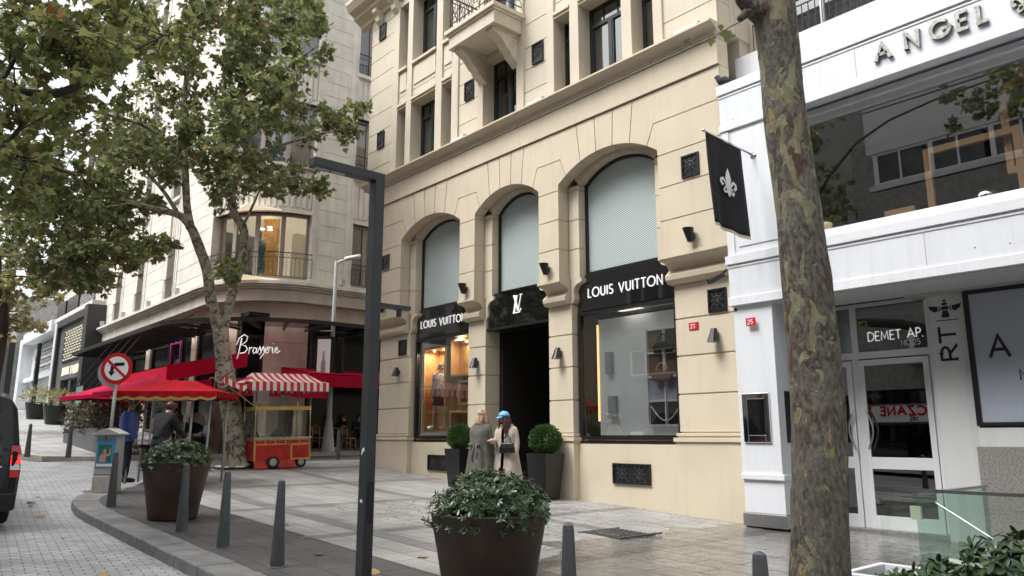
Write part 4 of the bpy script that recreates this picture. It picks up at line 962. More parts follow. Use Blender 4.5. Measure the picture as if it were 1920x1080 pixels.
# grey film window
mb = M(); a, b = -3.86, 3.0
mb.box(a, a + .07, 11.98, 12.1, 1.74, 3.66); mb.box(a + .07, b, 11.98, 12.1, 1.74, 1.79); mb.box(a + .07, b, 11.98, 12.1, 3.6, 3.66); fr = P(mb, 'film_window', BLACKM, WB)
mb = M(); mb.box(a + .07, b, 12.0, 12.02, 1.79, 3.6); P(mb, 'pane', FROST, fr)
mb = M(); mb.box(a, b, 12.0, 12.6, -.1, 1.72); P(mb, 'lower_panel', WHITE_D, WB); mb = M()
for k in range(5): mb.box(-3.87 + k * 1.1, -3.87 + k * 1.1 + 1.092, 11.9, 11.99, -.1, 1.46)
P(mb, 'granite_cladding', GRAN, WB, bevel=.003)
mb = M(); text(mb, 'A', (-3.6, 11.998, 2.68), X_, Z_, .3, wd=.15, th=.003, sx=1.05); tag(mb.build('window_letter', TEXTB), 'large black letter A on the frosted window', 'letter')
mb = M(); text(mb, 'N', (-3.27, 11.998, 2.35), X_, Z_, .14, wd=.15, th=.003); tag(mb.build('window_letter', TEXTB), 'small black letter N under the A at the right edge', 'letter')
mb = M(); mb.box(-6.28, 3, 10.93, 12.0, 3.69, 3.72); P(mb, 'soffit', WHITE_D, WB)
mb = M(); mb.box(-7.0, 3, 11.5, 26, 7.0, 8.38); mb.box(-4.35, 3, 12.6, 26, -.2, 3.7); mb.box(-7.0, 3, 13.5, 26, 3.8, 7.0); P(mb, 'rear_mass', WHITE_D, WB)
# camera under the fascia, cctv on the beige wall
for (x, y, z, lb) in ((-6.93, 11.0, 3.66, 'small white dome camera under the white fascia corner'),):
    mb = M(); mb.ell((x, y, z), (.06, .06, .06), 10, 6); tag(mb.build('dome_camera', DARK, smooth=True), lb, 'camera')
root = thing('security_camera', 'black bullet camera on the beige wall beside the white fascia', 'camera', (-7.15, 10.9, 4.25)); mb = M(); mb.tube([(-7.25, 10.68, 4.15), (-7.1, 10.9, 4.28)], .045, 8); mb.build('body', BLACKM, root); mb = M(); mb.tube([(-7.12, 10.88, 4.28), (-7.1, 11.0, 4.38)], .02, 6); mb.build('arm', BLACKM, root)
# pigeon
root = thing('pigeon', 'dark pigeon perched on the left end of the white fascia', 'pigeon', (-6.9, 10.95, 7.64))
mb = M(); Q = [((-.1, 0, .03), .02), ((-.05, 0, .06), .045), ((0, 0, .085), .062), ((.06, 0, .1), .055), ((.09, 0, .14), .036), ((.1, 0, .17), .034), ((.125, 0, .175), .022), ((.15, 0, .17), .006)]
mb.tube([Vector((p[0] * -1.3 - 6.9, p[1] + 10.95, p[2] * 1.3 + 7.64)) for p, r in Q], [r * 1.3 for p, r in Q], 8); mb.build('body', NAVY, root, smooth=True)
mb = M()
for s in (-.03, .03): mb.tube([(-6.91, 10.95 + s, 7.64), (-6.9, 10.95 + s, 7.7)], .008, 5)
mb.build('leg', PAINTR, root)
# flag
root = thing('flag', 'black banner flag with a silver fleur de lis hanging from a steel pole', 'flag', (-6.35, 10.9, 6.25))
tip, base = Vector((-6.55, 9.72, 6.37)), Vector((-6.4, 10.9, 6.2))
mb = M(); mb.tube([base, tip], .018, 8); mb.tube([base + Vector((0, .0, 0)), base + Vector((0, .03, 0))], .06, 12); mb.ell(tip, (.03, .03, .03), 8, 6); mb.build('pole', STEEL, root, smooth=True)
mb = M(); nx, nz = 16, 16; VV = []
A_ = tip.lerp(base, .04); B_ = tip.lerp(base, .74)
def flagpt(u, v):
    p = A_.lerp(B_, u); w_ = v * 1.5; sw = .05 * math.sin(u * 7 + v * 2) * v + .03 * math.sin(u * 15) * v
    return Vector((p.x + sw * .7 + .03 * v * v, p.y + .04 * v * v, p.z - w_ + .02 * math.sin(u * 6) * v))
VV = [flagpt(i / nx, j / nz) for j in range(nz + 1) for i in range(nx + 1)]
fs = [(j * (nx + 1) + i, j * (nx + 1) + i + 1, (j + 1) * (nx + 1) + i + 1, (j + 1) * (nx + 1) + i) for j in range(nz) for i in range(nx)]
mb.add(VV, fs); o = mb.build('cloth', CLOTHK, root, smooth=True); sm = o.modifiers.new('thick', 'SOLIDIFY'); sm.thickness = .006
mb = M(); VV = [flagpt(i / nx, v) for v in (1.0, 1.035) for i in range(nx + 1)]; mb.add(VV, [(i, i + 1, nx + 2 + i, nx + 1 + i) for i in range(nx)]); o = mb.build('fringe', STUCCO, root)
mb = M(); c0 = flagpt(.5, .5); U = (flagpt(.9, .5) - flagpt(.1, .5)).normalized(); V = (flagpt(.5, .3) - flagpt(.5, .7)).normalized(); N0 = U.cross(V)
fleur(mb, c0 - V * .2 + N0 * .045, U, V, .46, .004); mb.build('lily', PAINTW, root)

# beige neighbour above the white shop
NB = thing('apartment_building', 'pale beige apartment wall with railed windows above the white shop', 'building', (-4, 12.4, 8.4))
mb = M()
for a, b, z0, z1 in ((-7.6, -6.75, 8.2, 14), (-4.55, 3, 8.2, 14), (-6.75, -4.55, 10.9, 14), ): mb.box(a, b, 12.1, 12.6, z0, z1)
mb.box(-7.6, 3, 13.5, 14, 8.2, 14); P(mb, 'wall', STUCCO, NB)
mb = M(); 
for a, b in ((-6.75, -6.69), (-5.7, -5.64), (-4.61, -4.55)): mb.box(a, b, 12.25, 12.33, 8.4, 10.9)
mb.box(-6.69, -4.61, 12.25, 12.33, 10.84, 10.9); fr = P(mb, 'window', PAINTW, NB)
mb = M(); mb.box(-6.69, -4.61, 12.3, 12.31, 8.4, 10.84); P(mb, 'pane', MT['window_glass2'], fr)
mb = M(); pts = [(-6.69 + 2.1 * i / 40, 12.5 + .03 * math.sin(i * 1.9)) for i in range(41)]
mb.add([(a, b, 8.4) for a, b in pts] + [(a, b, 10.9) for a, b in pts], [(i, i + 1, 42 + i, 41 + i) for i in range(40)]); P(mb, 'curtain', CURT, fr)
mb = M(); y = 12.02
for z in (8.45, 9.2, 9.32): mb.tube([(-6.9, y, z), (-4.45, y, z)], .016 if z < 9.3 else .024, 5)
for k in range(21): mb.tube([(-6.9 + 2.45 * k / 20, y, 8.42), (-6.9 + 2.45 * k / 20, y, 9.2)], .022 if k % 10 == 6 else .01, 5)
P(mb, 'railing', IRON, NB)

# ------------------------------------------------------------------ brasserie building across the side street
BR = thing('brasserie_building', 'tall pale limestone corner building with curved bay, ironwork balconies and a brasserie below', 'building', (-28, 12, gz(-28)))
CY, CX_, RC = 12.9, -29.3, 3.0
S1 = 16.0; S2 = S1 + RC * math.pi / 2; S3 = S2 + 13
def FB(u, d, z):
    if u <= S1: return (CX_ - S1 + u, CY - RC - d, z)
    if u <= S2: a = -math.pi / 2 + (u - S1) / RC; return (CX_ + (RC + d) * math.cos(a), CY + (RC + d) * math.sin(a), z)
    return (CX_ + RC + d, CY + (u - S2), z)
def curv(mb, u0, u1, d0, d1, z0, z1, mi=0):
    for a, b in ((u0, min(u1, S1)), (max(u0, S1), min(u1, S2)), (max(u0, S2), u1)):
        if b - a > 1e-4: mb.fbox(FB, a, b, d0, d1, z0, z1, mi, n=10 if (a >= S1 and b <= S2 and b - a > .5) else 1)
def PB(mb, name, m, par=None, **k): return mb.build(name, m, par or BR, **k)
TOP = 23.5; u_w = []                                  # window bays along the street: (u0,u1)
bays = [(2.6, 3.6), (6.4, 7.4), (10.9, 11.9)]
cb = (S1 + .25, S2 - .25); side = [(S2 + 1.5, S2 + 2.9), (S2 + 6.5, S2 + 7.9)]
allb = bays + [cb] + side
FLR = [7.42, 11.95, 16.45, 20.9]
mb = M(); u = 0
for a, b in allb:
    z = 7.25
    curv(mb, u, a - .12, -.5, -.02, 6.5, TOP)
    uu, ub = u, a - .12
    segs = [(uu, ub)] if not (uu < S1 < ub or uu < S2 < ub) else ([(uu, S1), (S1, ub)] if uu < S1 < ub else [(uu, S2), (S2, ub)])
    while z < TOP:
        for p, q in segs:
            if q - p > .35: curv(mb, p + (.03 if p == uu else 0), q - (.03 if q == ub else 0), -.02, 0, z + .012, z + .6 - .012)
            else: curv(mb, p, q, -.02, 0, z, z + .6)
        z += .6
    u = b + .12
curv(mb, u, S3, -.5, 0, 6.5, TOP)
PB(mb, 'wall', LIME)
mb = M()
for a, b in allb:
    for s, e in ((a - .12, a), (b, b + .12)): curv(mb, s, e, -.5, .05, 7.25, TOP)
    curv(mb, a - .32, a - .12, -.02, .03, 7.25, TOP); curv(mb, b + .12, b + .32, -.02, .03, 7.25, TOP)
PB(mb, 'pilaster', LIME)
for a, b in allb:
    for f, f2 in zip(FLR, FLR[1:] + [TOP + 2]):
        hd = f + 2.55; mb = M()
        curv(mb, a, b, -.5, -.08, hd, f2 - .02); curv(mb, a - .02, b + .02, -.5, .03, hd, hd + .12); curv(mb, a - .1, b + .1, -.5, .1, f2 - .16, f2 - .02)
        n = max(3, int((b - a) / .22))
        for k in range(n): curv(mb, a + (b - a) * (k + .2) / n, a + (b - a) * (k + .8) / n, -.09, -.03, hd + .25, f2 - .3)
        PB(mb, 'fluted_spandrel', LIME)
    mb = M(); curv(mb, a, b, -.5, 0, 7.0, 7.4); PB(mb, 'window_sill', LIME)
TAUPE = mat('taupe_frame', (.3, .25, .22), .5)
for bi, (a, b) in enumerate(allb):
    for fi, f in enumerate(FLR):
        hd = f + 2.55; mb = M(); n = 4 if b - a > 3 else (1 if b - a < 1.2 else 2)
        for k in range(n):
            p = a + (b - a) * k / n; q = a + (b - a) * (k + 1) / n
            for s, e in ((p, p + .09), (q - .09, q)): mb.fbox(FB, s, e, -.34, -.24, f, hd)
            mb.fbox(FB, p + .09, q - .09, -.34, -.24, hd - .1, hd, n=2); mb.fbox(FB, p + .09, q - .09, -.34, -.24, f, f + .1, n=2)
        fr = PB(mb, 'window', TAUPE)
        mb = M()
        for k in range(n): mb.fbox(FB, a + (b - a) * k / n + .09, a + (b - a) * (k + 1) / n - .09, -.3, -.29, f + .1, hd - .1)
        mb.build('pane', GLASS if (bi == 3 and fi == 0) else MT['window_glass2'], fr)
        if not (bi == 3 and fi == 0):
            mb = M(); nn = 12
            P_ = [FB(a + (b - a) * i / nn, -.45 - .02 * (i % 2), 0) for i in range(nn + 1)]
            mb.add([(x, y, f) for x, y, _ in P_] + [(x, y, hd) for x, y, _ in P_], [(i, i + 1, nn + 2 + i, nn + 1 + i) for i in range(nn)]); mb.build('curtain', CURT if bi != 4 or fi else DARK, fr)
        mb = M(); r0, r1 = f + .04, f + .95 if b - a > 3 else f + .85; L = b - a + .1; n = max(6, int(L / .15)); dd = .12
        for z, rr in ((r0, .012), (r1 - .2, .012), (r1, .02)): mb.tube([FB(a - .05 + L * i / 12, dd, z) for i in range(13)], rr, 4)
        for k in range(n + 1):
            uu = a - .05 + L * k / n; mb.tube([FB(uu, dd, r0), FB(uu, dd, r1 - .2)], .009, 4)
            if k < n: mb.tube([FB(uu + L / n * (.5 + .42 * math.cos(t)), dd, r1 - .1 + .08 * math.sin(t)) for t in [k_ * math.pi / 3 for k_ in range(6)]], .007, 4, closed=True)
        if fi == 0 or b - a < 3: mb.build('railing', IRON, BR) if False else PB(mb, 'balcony_railing', IRON)
# lit corner room with mannequin
mb = M()
mb.add([FB(S1 + .4, -1.9, 7.4), FB(S2 - .4, -1.9, 7.4), FB(S2 - .4, -1.9, 10.1), FB(S1 + .4, -1.9, 10.1)], [(0, 1, 2, 3)], 0)
a_ = [FB(S1 + .2 + i * .5, -.5, 0) for i in range(10)]
PB(mb, 'showroom_wall', mat('cream_lit', (.6, .52, .4), .7, emit=(1, .85, .62), es=.28))
mb = M(); mb.add([FB(S1 + 2.1, -1.2, 7.4), FB(S1 + 3.15, -1.2, 7.4), FB(S1 + 3.15, -1.2, 10.1), FB(S1 + 2.1, -1.2, 10.1)], [(0, 1, 2, 3)], 0); PB(mb, 'showroom_panel', mat('ochre_lit', (.5, .24, .07), .7, emit=(1, .5, .15), es=.12))
mb = M(); mb.box(-31, -26.6, 10.2, 14, 10.0, 10.05); PB(mb, 'showroom_ceiling', MT['cream_lit']); mb = M(); mb.box(-31, -26.6, 10.2, 14, 7.3, 7.35); PB(mb, 'showroom_floor', MT['cream_lit'])
mb = M()
for uu, d in ((S1 + 2.3, -.8), (S1 + 2.6, -1.0), (S1 + 2.75, -.7)):
    x, y, z = FB(uu, d, 9.9 - (d + 1) * .6); mb.lathe([(.09, 0), (.09, .02)], (x, y, z - .3), 10)
tag(mb.build('ceiling_spot', HOT), 'bright round spotlights in the curved first floor showroom', 'spotlight')
x, y, z = FB(S1 + 2.28, -.75, 7.7); root = thing('torso_mannequin', 'headless dress form in a teal printed blouse in the curved bay window', 'mannequin', (x, y, z))
mb = M(); mb.lathe([(.1, .0), (.22, .05), (.24, .3), (.2, .55), (.17, .75), (.2, .95), (.22, 1.15), (.17, 1.27), (.06, 1.32)], (0, 0, 0), 14)
for s in (-1, 1): mb.tube([(s * .18, 0, 1.2), (s * .27, 0, .95), (s * .28, 0, .6)], [.08, .09, .07], 8)
mb.build('blouse', TEALP, root, local=True, smooth=True); mb = M(); mb.lathe([(.05, 1.3), (.055, 1.45), (.07, 1.55), (.05, 1.68)], (0, 0, 0), 10); mb.lathe([(.03, -.3), (.03, .02)], (0, 0, 0), 8); mb.build('stand', LAMPW, root, local=True)
# belt cornice
mb = M()
for d0, z0, z1 in ((.1, 6.52, 6.95), (.22, 6.96, 7.02), (.32, 7.03, 7.1), (.42, 7.11, 7.22), (.3, 7.221, 7.26)):
    curv(mb, 0, S3, -.3, d0, z0, z1)
PB(mb, 'belt_cornice', LIME)
# floodlights on the belt cornice
for i, uu in enumerate((1.2, 5.2, 9.3, 13.2, S2 + 1.0)):
    x, y, z = FB(uu, .25, 7.26); mb = M(); mb.box(x - .12, x + .12, y - .08, y + .08, z + .08, z + .3, 0); mb.box(x - .13, x + .13, y - .015, y + .015, z, z + .1, 0)
    tag(mb.build('floodlight', LIGHTG), ['floodlight box at the left end of the limestone ledge', 'floodlight box on the ledge between the two leftmost railed windows', 'floodlight box on the ledge left of the third railed window', 'floodlight box on the ledge just left of the curved bay', 'floodlight box on the ledge right of the curved bay'][i], 'floodlight', 'floodlights on the limestone ledge')
# ground floor
mb = M(); curv(mb, 0, S3, -.5, -.3, 5.95, 6.52); 
for a, b in ((0, .8), (7.6, 8.2), (S1 - 2.2, S1 - 1.6), (S1 + .6, S1 + 1.7), (S1 + 2.9, S1 + 4.7), (S2 + 5.9, S2 + 6.6)): 
    zz = gz(-28)
    while zz < 5.9: curv(mb, a, b, -.6, -.32, zz + .012, min(zz + .93, 5.95)); zz += .945
    curv(mb, a + .02, b - .02, -.59, -.35, 0.5, 5.95)
PB(mb, 'ground_floor_wall', PINK)
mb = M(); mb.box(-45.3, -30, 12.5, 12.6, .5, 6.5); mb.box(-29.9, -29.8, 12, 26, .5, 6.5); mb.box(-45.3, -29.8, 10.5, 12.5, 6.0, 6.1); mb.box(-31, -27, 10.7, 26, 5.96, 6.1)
PB(mb, 'dark_cafe_interior', DARK)
mb = M(); mb.box(-45.2, -29.3, 13.4, 14, 6.3, TOP); mb.box(-30, -27.2, 14, 25.9, 6.3, TOP); mb.box(-45.2, -27.3, 14, 25.9, TOP - .3, TOP); mb.box(-45.25, -45.1, 9.95, 26, .5, TOP); PB(mb, 'rear_mass', LIME)
# ground floor windows on the street side
def bwin(u0, u1, z0, z1, col, pane, nm='shop_window'):
    mb = M(); t = .12
    for q in ((u0, u0 + t, z0, z1), (u1 - t, u1, z0, z1), (u0 + t, u1 - t, z1 - t, z1), (u0 + t, u1 - t, z0, z0 + t)): mb.fbox(FB, q[0], q[1], -.5, -.38, q[2], q[3], n=3)
    fr = PB(mb, nm, col); mb = M(); mb.fbox(FB, u0 + t, u1 - t, -.47, -.46, z0 + t, z1 - t, n=3); mb.build('pane', pane, fr)
MAG = mat('magenta_frame', (.35, .03, .2), .5)
bwin(10.9, 12.3, 1.6, 5.6, MAG, GLASSD); bwin(12.4, 14.0, 1.6, 5.9, BLACKM, BLKPANE); bwin(14.4, 16.6, 1.6, 5.9, BLACKM, BLKPANE); bwin(S1 + 1.75, S1 + 2.85, 1.2, 5.3, BLACKM, BLKPANE); bwin(S2 + .1, S2 + 5.8, 1.0, 5.7, BLACKM, BLKPANE); bwin(1, 5, 1.8, 5.0, BLACKM, BLKPANE); bwin(5.2, 7.5, 1.8, 5.4, BLACKM, BLKPANE); bwin(8.3, 10.8, 1.8, 5.6, BLACKM, BLKPANE); bwin(S2 + 6.7, S2 + 12.5, 1.0, 5.7, BLACKM, BLKPANE)
mb = M(); mb.add([FB(11.1, -.9, 4.2), FB(11.9, -.9, 4.2), FB(11.9, -.9, 5.2), FB(11.1, -.9, 5.2)], [(0, 1, 2, 3)]); PB(mb, 'lit_panel', MT['warm_lit'])
# steel and glass canopy
mb = M(); CZ = 5.55
curv(mb, 3, S3, -.1, 1.75, CZ + .02, CZ + .035, 1)
mb2 = M(); curv(mb2, 3, S3, 1.75, 1.85, CZ - .06, CZ + .08)
k = 3.0
while k < S3: mb2.fbox(FB, k, k + .06, -.3, 1.75, CZ - .08, CZ + .01); k += .62 if k < S1 else .9
PB(mb2, 'canopy_frame', BLACKM)
o = M(); o.v, o.f, o.m = mb.v, mb.f, [0] * len(mb.f); PB(o, 'canopy_glass', glass('smoked_panel', (.55, .52, .5), 1.4, .03))
mb = M()
for uu in (9.5, 11.2, 12.8, 14.2): mb.tube([FB(uu, 1.6, CZ), FB(uu - 2.2, 2.6, 3.5)], .03, 5); mb.tube([FB(uu, 1.2, CZ + .1), FB(uu, -.2, 6.4)], .02, 5)
PB(mb, 'tie_rod', IRON)
# red awnings
AW = []
def awning(name_label, pts_top, pts_front, drop, m=RED, th=.03):
    """pts_top: two wall-side points, pts_front: two outer points (left,right); valance hangs drop"""
    root = thing('awning', name_label, 'awning', pts_front[0], group='red café awnings')
    a, b = Vector(pts_top[0]), Vector(pts_top[1]); c, d = Vector(pts_front[0]), Vector(pts_front[1]); dz = Vector((0, 0, -th))
    mb = M(); mb.prism([c, d, b, a], dz); mb.build('canopy_cloth', m, root)
    mb = M(); n = (d - c).normalized().cross(Vector((0, 0, 1))) * -.02
    mb.prism([c, d, d + Vector((0, 0, -drop)), c + Vector((0, 0, -drop))], n); 
    for p, q in ((c, a), (d, b)): mb.prism([p, q, q + Vector((0, 0, -drop)), p + Vector((0, 0, -drop))], (d - c).normalized() * .02)
    mb.build('valance', m, root); return root
awning('long sloping red awning over the street side of the brasserie', [(-32.5, 9.8, 4.35), (-24.6, 9.8, 4.35)], [(-32.5, 7.3, 3.75), (-24.6, 7.3, 3.75)], .5)
awning('lower red awning with a valance in front of the long sloping awning', [(-29.5, 8.2, 3.3), (-23.2, 8.2, 3.3)], [(-29.5, 6.4, 2.95), (-23.2, 6.4, 2.95)], .42)
awning('broad red awning facing the side street behind the striped cart', [(-26.6, 11.9, 4.1), (-26.6, 19, 4.1)], [(-24.3, 11.9, 3.75), (-24.3, 19, 3.75)], .45)
awning('red awning with pale BRASSERIE wording left of the striped cart', [(-26.8, 9.6, 3.6), (-26.8, 12.0, 3.7)], [(-23.6, 8.7, 3.2), (-23.6, 12.2, 3.2)], .35)
mb = M(); text(mb, 'BRASSERIE', (-23.56, 9.4, 2.98), Vector((0, 1, 0)), Z_, .16, wd=.12, sp=.4, th=.004); tag(mb.build('awning_lettering', PAINTR), 'faint dark red BRASSERIE wording on the awning valance', 'lettering')
# script sign
mb = M(); O = W(442, 664, 24.6); U = Vector((rx, ry, 0)).normalized(); h_ = .84
def sc_(pl): mb.tube([O + U * (a * h_ ) + Z_ * (b * h_) for a, b in pl], .019, 6)
sc_([(.2, .62), (.12, .1), (.06, -.18)]); sc_([(.0, .35), (.1, .62), (.28, .76), (.42, .68), (.38, .5), (.2, .36), (.36, .32), (.44, .2), (.34, .06), (.16, .03)])
x0 = .5
def lp(pts): 
    global x0
    sc_([(x0 + a, b * .9) for a, b in pts])
lp([(0, 0), (.03, .3), (.05, .25), (.12, .29)]); x0 += .15
lp([(.14, .24), (.05, .28), (0, .14), (.05, .02), (.13, .1), (.15, .27), (.14, .06), (.2, .04)]); x0 += .2
for k in range(2): lp([(-.02, .06), (.08, .33), (.1, .22), (.14, .08), (.08, -.02), (.02, -.1), (-.02, -.2)] if k else [(-.02, .06), (.08, .33), (.1, .22), (.14, .08), (.06, -.02)]); x0 += .13
lp([(0, .12), (.12, .2), (.1, .3), (.03, .24), (.03, .1), (.1, .04), (.17, .1)]); x0 += .15
lp([(0, .08), (.03, .32), (.06, .27), (.11, .29)]); x0 += .15; lp([(0, .28), (.01, .06), (.07, .05)]); sc_([(x0 + .01, .4), (x0 + .02, .42)]); x0 += .08
lp([(0, .12), (.12, .2), (.1, .3), (.03, .24), (.03, .1), (.1, .04), (.22, .14)])
tag(mb.build('script_sign', TEXTW, smooth=True), 'white handwritten Brasserie sign standing above the red awnings', 'sign')

# ------------------------------------------------------------------ shops further up the street, left
def shopblock(name, label, x0, x1, y, zt, m, loc=None):
    return thing(name, label, 'building', ((x0 + x1) / 2, y, gz((x0 + x1) / 2)))
GS = shopblock('grey_store_building', 'dark grey framed clothing shop with a brick pattern screen and pale lettering', -53.5, -45, 9.6, 9, GRYW)
mb = M(); mb.box(-45.3, -44.5, 9.0, 10.2, 1.5, 8.5); mb.box(-53.4, -53.0, 9.2, 10.2, 1.5, 8.5); mb.box(-53.0, -45.3, 9.2, 10.2, 8.1, 8.5); P(mb, 'frame', mat('charcoal_cladding', (.035, .035, .038), .5), GS)
mb = M(); mb.box(-53.0, -45.3, 9.4, 9.7, 4.85, 8.1); mb.box(-53.0, -51.6, 9.4, 9.7, 2, 4.85); mb.box(-46.0, -45.3, 9.4, 9.7, 1.5, 4.85); P(mb, 'wall', GRYW, GS)
mb = M()
for r_ in range(11):
    for c_ in range(8):
        x = -51.3 + c_ * .62 + (r_ % 2) * .3; z = 5.95 + r_ * .165
        if x < -46.2: mb.box(x, x + .46, 9.32, 9.36, z, z + .1)
P(mb, 'brick_screen', mat('screen_gold', (.6, .56, .44), .4), GS); mb = M(); mb.box(-51.6, -45.9, 9.34, 9.38, 5.85, 7.8); P(mb, 'screen_ground', BLACKM, GS)
mb = M(); text(mb, 'DAMAT', (-51.2, 9.37, 5.1), X_, Z_, .4, wd=.16, sp=.22, th=.03); mb.box(-48.95, -48.9, 9.33, 9.37, 5.05, 5.55); text(mb, 'TWEEN', (-48.7, 9.37, 5.1), X_, Z_, .4, wd=.16, sp=.2, th=.03); tag(mb.build('shop_sign', mat('cream_letters', (.8, .75, .5), .5, emit=(1, .95, .7), es=.3)), 'cream DAMAT TWEEN lettering on the dark grey shop', 'sign')
mb = M(); mb.box(-51.6, -46.0, 9.6, 9.62, 2.2, 4.85); fr = P(mb, 'shop_window', MT['window_glass2'], GS); mb = M(); mb.box(-52.8, -45.4, 11.4, 11.5, 2, 4.9); P(mb, 'lit_interior', SHOPW, GS)
UB = thing('pale_building', 'pale building with black louvred balcony boxes above the dark grey shop', 'building', (-50, 10.5, 9))
mb = M(); mb.box(-58, -45.4, 10.3, 20, 1, 21); P(mb, 'wall', mat('rose_render', (.6, .52, .46), .8, noise=.08), UB)
mb = M(); mb.box(-54.5, -44.9, 9.25, 10.3, 8.55, 8.8); P(mb, 'balcony_slab', LIME, UB)
mb = M(); mb.box(-48.2, -45.0, 9.3, 9.4, 8.8, 9.75); P(mb, 'louvre_screen', mat('dot_screen', (.1, .09, .1), .6, col2=(.3, .28, .3), nscale=9, contrast=.15), UB)
for a_, b_ in ((-51.4, -48.6), (-54.3, -51.9)): mb = M(); mb.box(a_, b_, 9.28, 9.8, 8.8, 9.7); P(mb, 'black_sign_box', BLACKM, UB)
for k in range(3):
    for x in (-55, -51.5, -48): mb = M(); mb.box(x, x + 1.3, 10.2, 10.28, 12 + k * 3.2, 14 + k * 3.2); P(mb, 'window', GLASSD if False else DARK, UB)
WS = thing('white_store_building', 'white shop with diagonal lattice facade and pale show window up the street', 'building', (-61, 9.6, gz(-61)))
mb = M(); mb.box(-66.5, -65.3, 9.2, 20, 2, 8.6); mb.box(-55.2, -54.4, 9.4, 20, 2, 8.6); mb.box(-65.3, -55.2, 9.2, 20, 8.2, 8.9); mb.box(-65.3, -55.2, 9.5, 20, 5.4, 5.7); mb.box(-65.3, -55.2, 9.9, 20, 2.4, 8.6); P(mb, 'wall', WHITE, WS)
mb = M()
for k in range(12):
    for j in range(9):
        x = -62.5 + k * .6; z = 5.75 + j * .27; s = .2 if j % 2 else -.2; mb.prism([(x, 9.7, z), (x + .3, 9.7, z + s * .6), (x + .3, 9.7, z + s * .6 + .12), (x, 9.7, z + .12)], (0, .2, 0))
P(mb, 'lattice', MT['light_grey_metal'], WS)
mb = M(); mb.box(-62.5, -55.6, 9.6, 9.65, 3.2, 5.4); P(mb, 'show_window', mat('pale_glass', (.35, .43, .42), .1, coat=.5), WS)
mb = M(); mb.box(-54.3, -53.8, 8.4, 8.6, 3.0, 7.2); 
root = thing('sign_column', 'tall black vertical sign column between the white and grey shops', 'sign', (-54, 8.5, gz(-54))); P(mb, 'panel', BLACKM, root)
mb = M()
for k in range(5): mb.box(-54.22, -53.9, 8.37, 8.4, 3.4 + k * .75, 3.85 + k * .75)
P(mb, 'logo', LIGHTG, root)
FB2 = thing('far_building', 'shaded dark building at the far end of the street, left edge', 'building', (-75, 10, 3.5)); mb = M(); mb.box(-95, -67, 9, 25, 2, 12); P(mb, 'wall', GREYB, FB2); mb = M(); mb.box(-71, -67, 8.6, 9, 3, 8.5); P(mb, 'sign_panel', BLACKM, FB2); mb = M(); mb.box(-94, -72, 8.9, 9, 3.6, 6); P(mb, 'window', DARK, FB2)
EB = thing('far_end_building', 'pale building closing the far end of the rising street', 'building', (-110, 0, 6)); mb = M(); mb.box(-125, -105, -22, 25, 3, 16); P(mb, 'wall', LIME, EB)
mb = M()
for k in range(4):
    for j in range(8): mb.box(-105.1, -104.9, -18 + j * 5, -16 + j * 5, 7 + k * 2.8 - 0, 8.7 + k * 2.8 )
P(mb, 'window', DARK, EB)

# ------------------------------------------------------------------ the other side of the road, behind the camera: seen in the glass
OP = thing('opposite_building', 'grey rendered apartment block with pale bays across the road, seen in reflections', 'building', (-8, -10, 0))
mb = M(); mb.box(-34, 24, -22, -10, -.5, 23); P(mb, 'wall', GREYB, OP)
BAYM = mat('pale_bay', (.6, .62, .62), .7, noise=.06); BWIN = mat('curtained_window', (.07, .075, .08), .4, noise=.4, nscale=2)
for k in range(5):
    for x in (-27.3, -13.3, 1.5):
        z = 6.2 + k * 3.6
        mb = M(); mb.box(x, x + 7, -11.2, -9, z, z + 1.9); mb.box(x, x + 7, -11.2, -9.0, z - 1.62, z - 1.4); P(mb, 'bay', BAYM if k >= 2 else GREYB, OP)
        mb = M()
        for j in range(3): mb.box(x + .4 + j * 2.2, x + 2.2 + j * 2.2, -11.0, -9.15, z - 1.4, z)
        P(mb, 'window', BWIN, OP)
        mb = M()
        for j in range(4): mb.box(x + .22 + j * 2.2, x + .4 + j * 2.2, -11.12, -9.1, z - 1.4, z)
        for j in range(3): mb.box(x + 1.25 + j * 2.2, x + 1.33 + j * 2.2, -11.12, -9.12, z - 1.4, z)
        mb.box(x + .2, x + 6.9, -11.14, -9.08, z - .1, z); mb.box(x + .2, x + 6.9, -11.14, -9.08, z - 1.4, z - 1.3); P(mb, 'window_frame', PAINTW, OP)
mb = M(); mb.box(-34, 24, -10.3, -10, 0, 1.2); P(mb, 'base', GRAN, OP)
for x0_, x1_ in ((-17, -11), (-10, -4), (3, 10)): mb = M(); mb.box(x0_, x1_, -10, -9.92, .4, 2.1); mb.box(x0_, x1_, -10, -9.94, 3.0, 3.6); P(mb, 'shop_front', MT['black_gloss'], OP)
root = thing('pharmacy_sign', 'white ECZANE pharmacy sign with a red end, mirrored in the glass door', 'sign', (-14.2, -10.4, 2.2))
mb = M(); mb.box(-15.2, -12.4, -10.0, -9.8, 2.2, 2.9, 0); P(mb, 'panel', PAINTW, root)
mb = M(); mb.box(-16.2, -15.2, -10.0, -9.8, 2.2, 2.9); P(mb, 'red_panel', PAINTR, root)
mb = M(); text(mb, 'ECZANE', (-12.6, -9.795, 2.5), -X_, Z_, .36, wd=.26, sp=.3, th=.01, sx=1.2); P(mb, 'lettering', PAINTR, root)
mb = M(); text(mb, 'NIŞ', (-13.3, -9.795, 2.25), -X_, Z_, .17, wd=.2, sp=.2, th=.01); P(mb, 'small_lettering', TEXTB, root)
O2 = thing('opposite_row_building', 'long pale building farther up the opposite pavement, seen in reflections', 'building', (-65, -10, 2))
mb = M(); mb.box(-100, -34.1, -22, -10, 0, 19); P(mb, 'wall', mat('opposite_render', (.4, .38, .34), .8, noise=.1), O2)
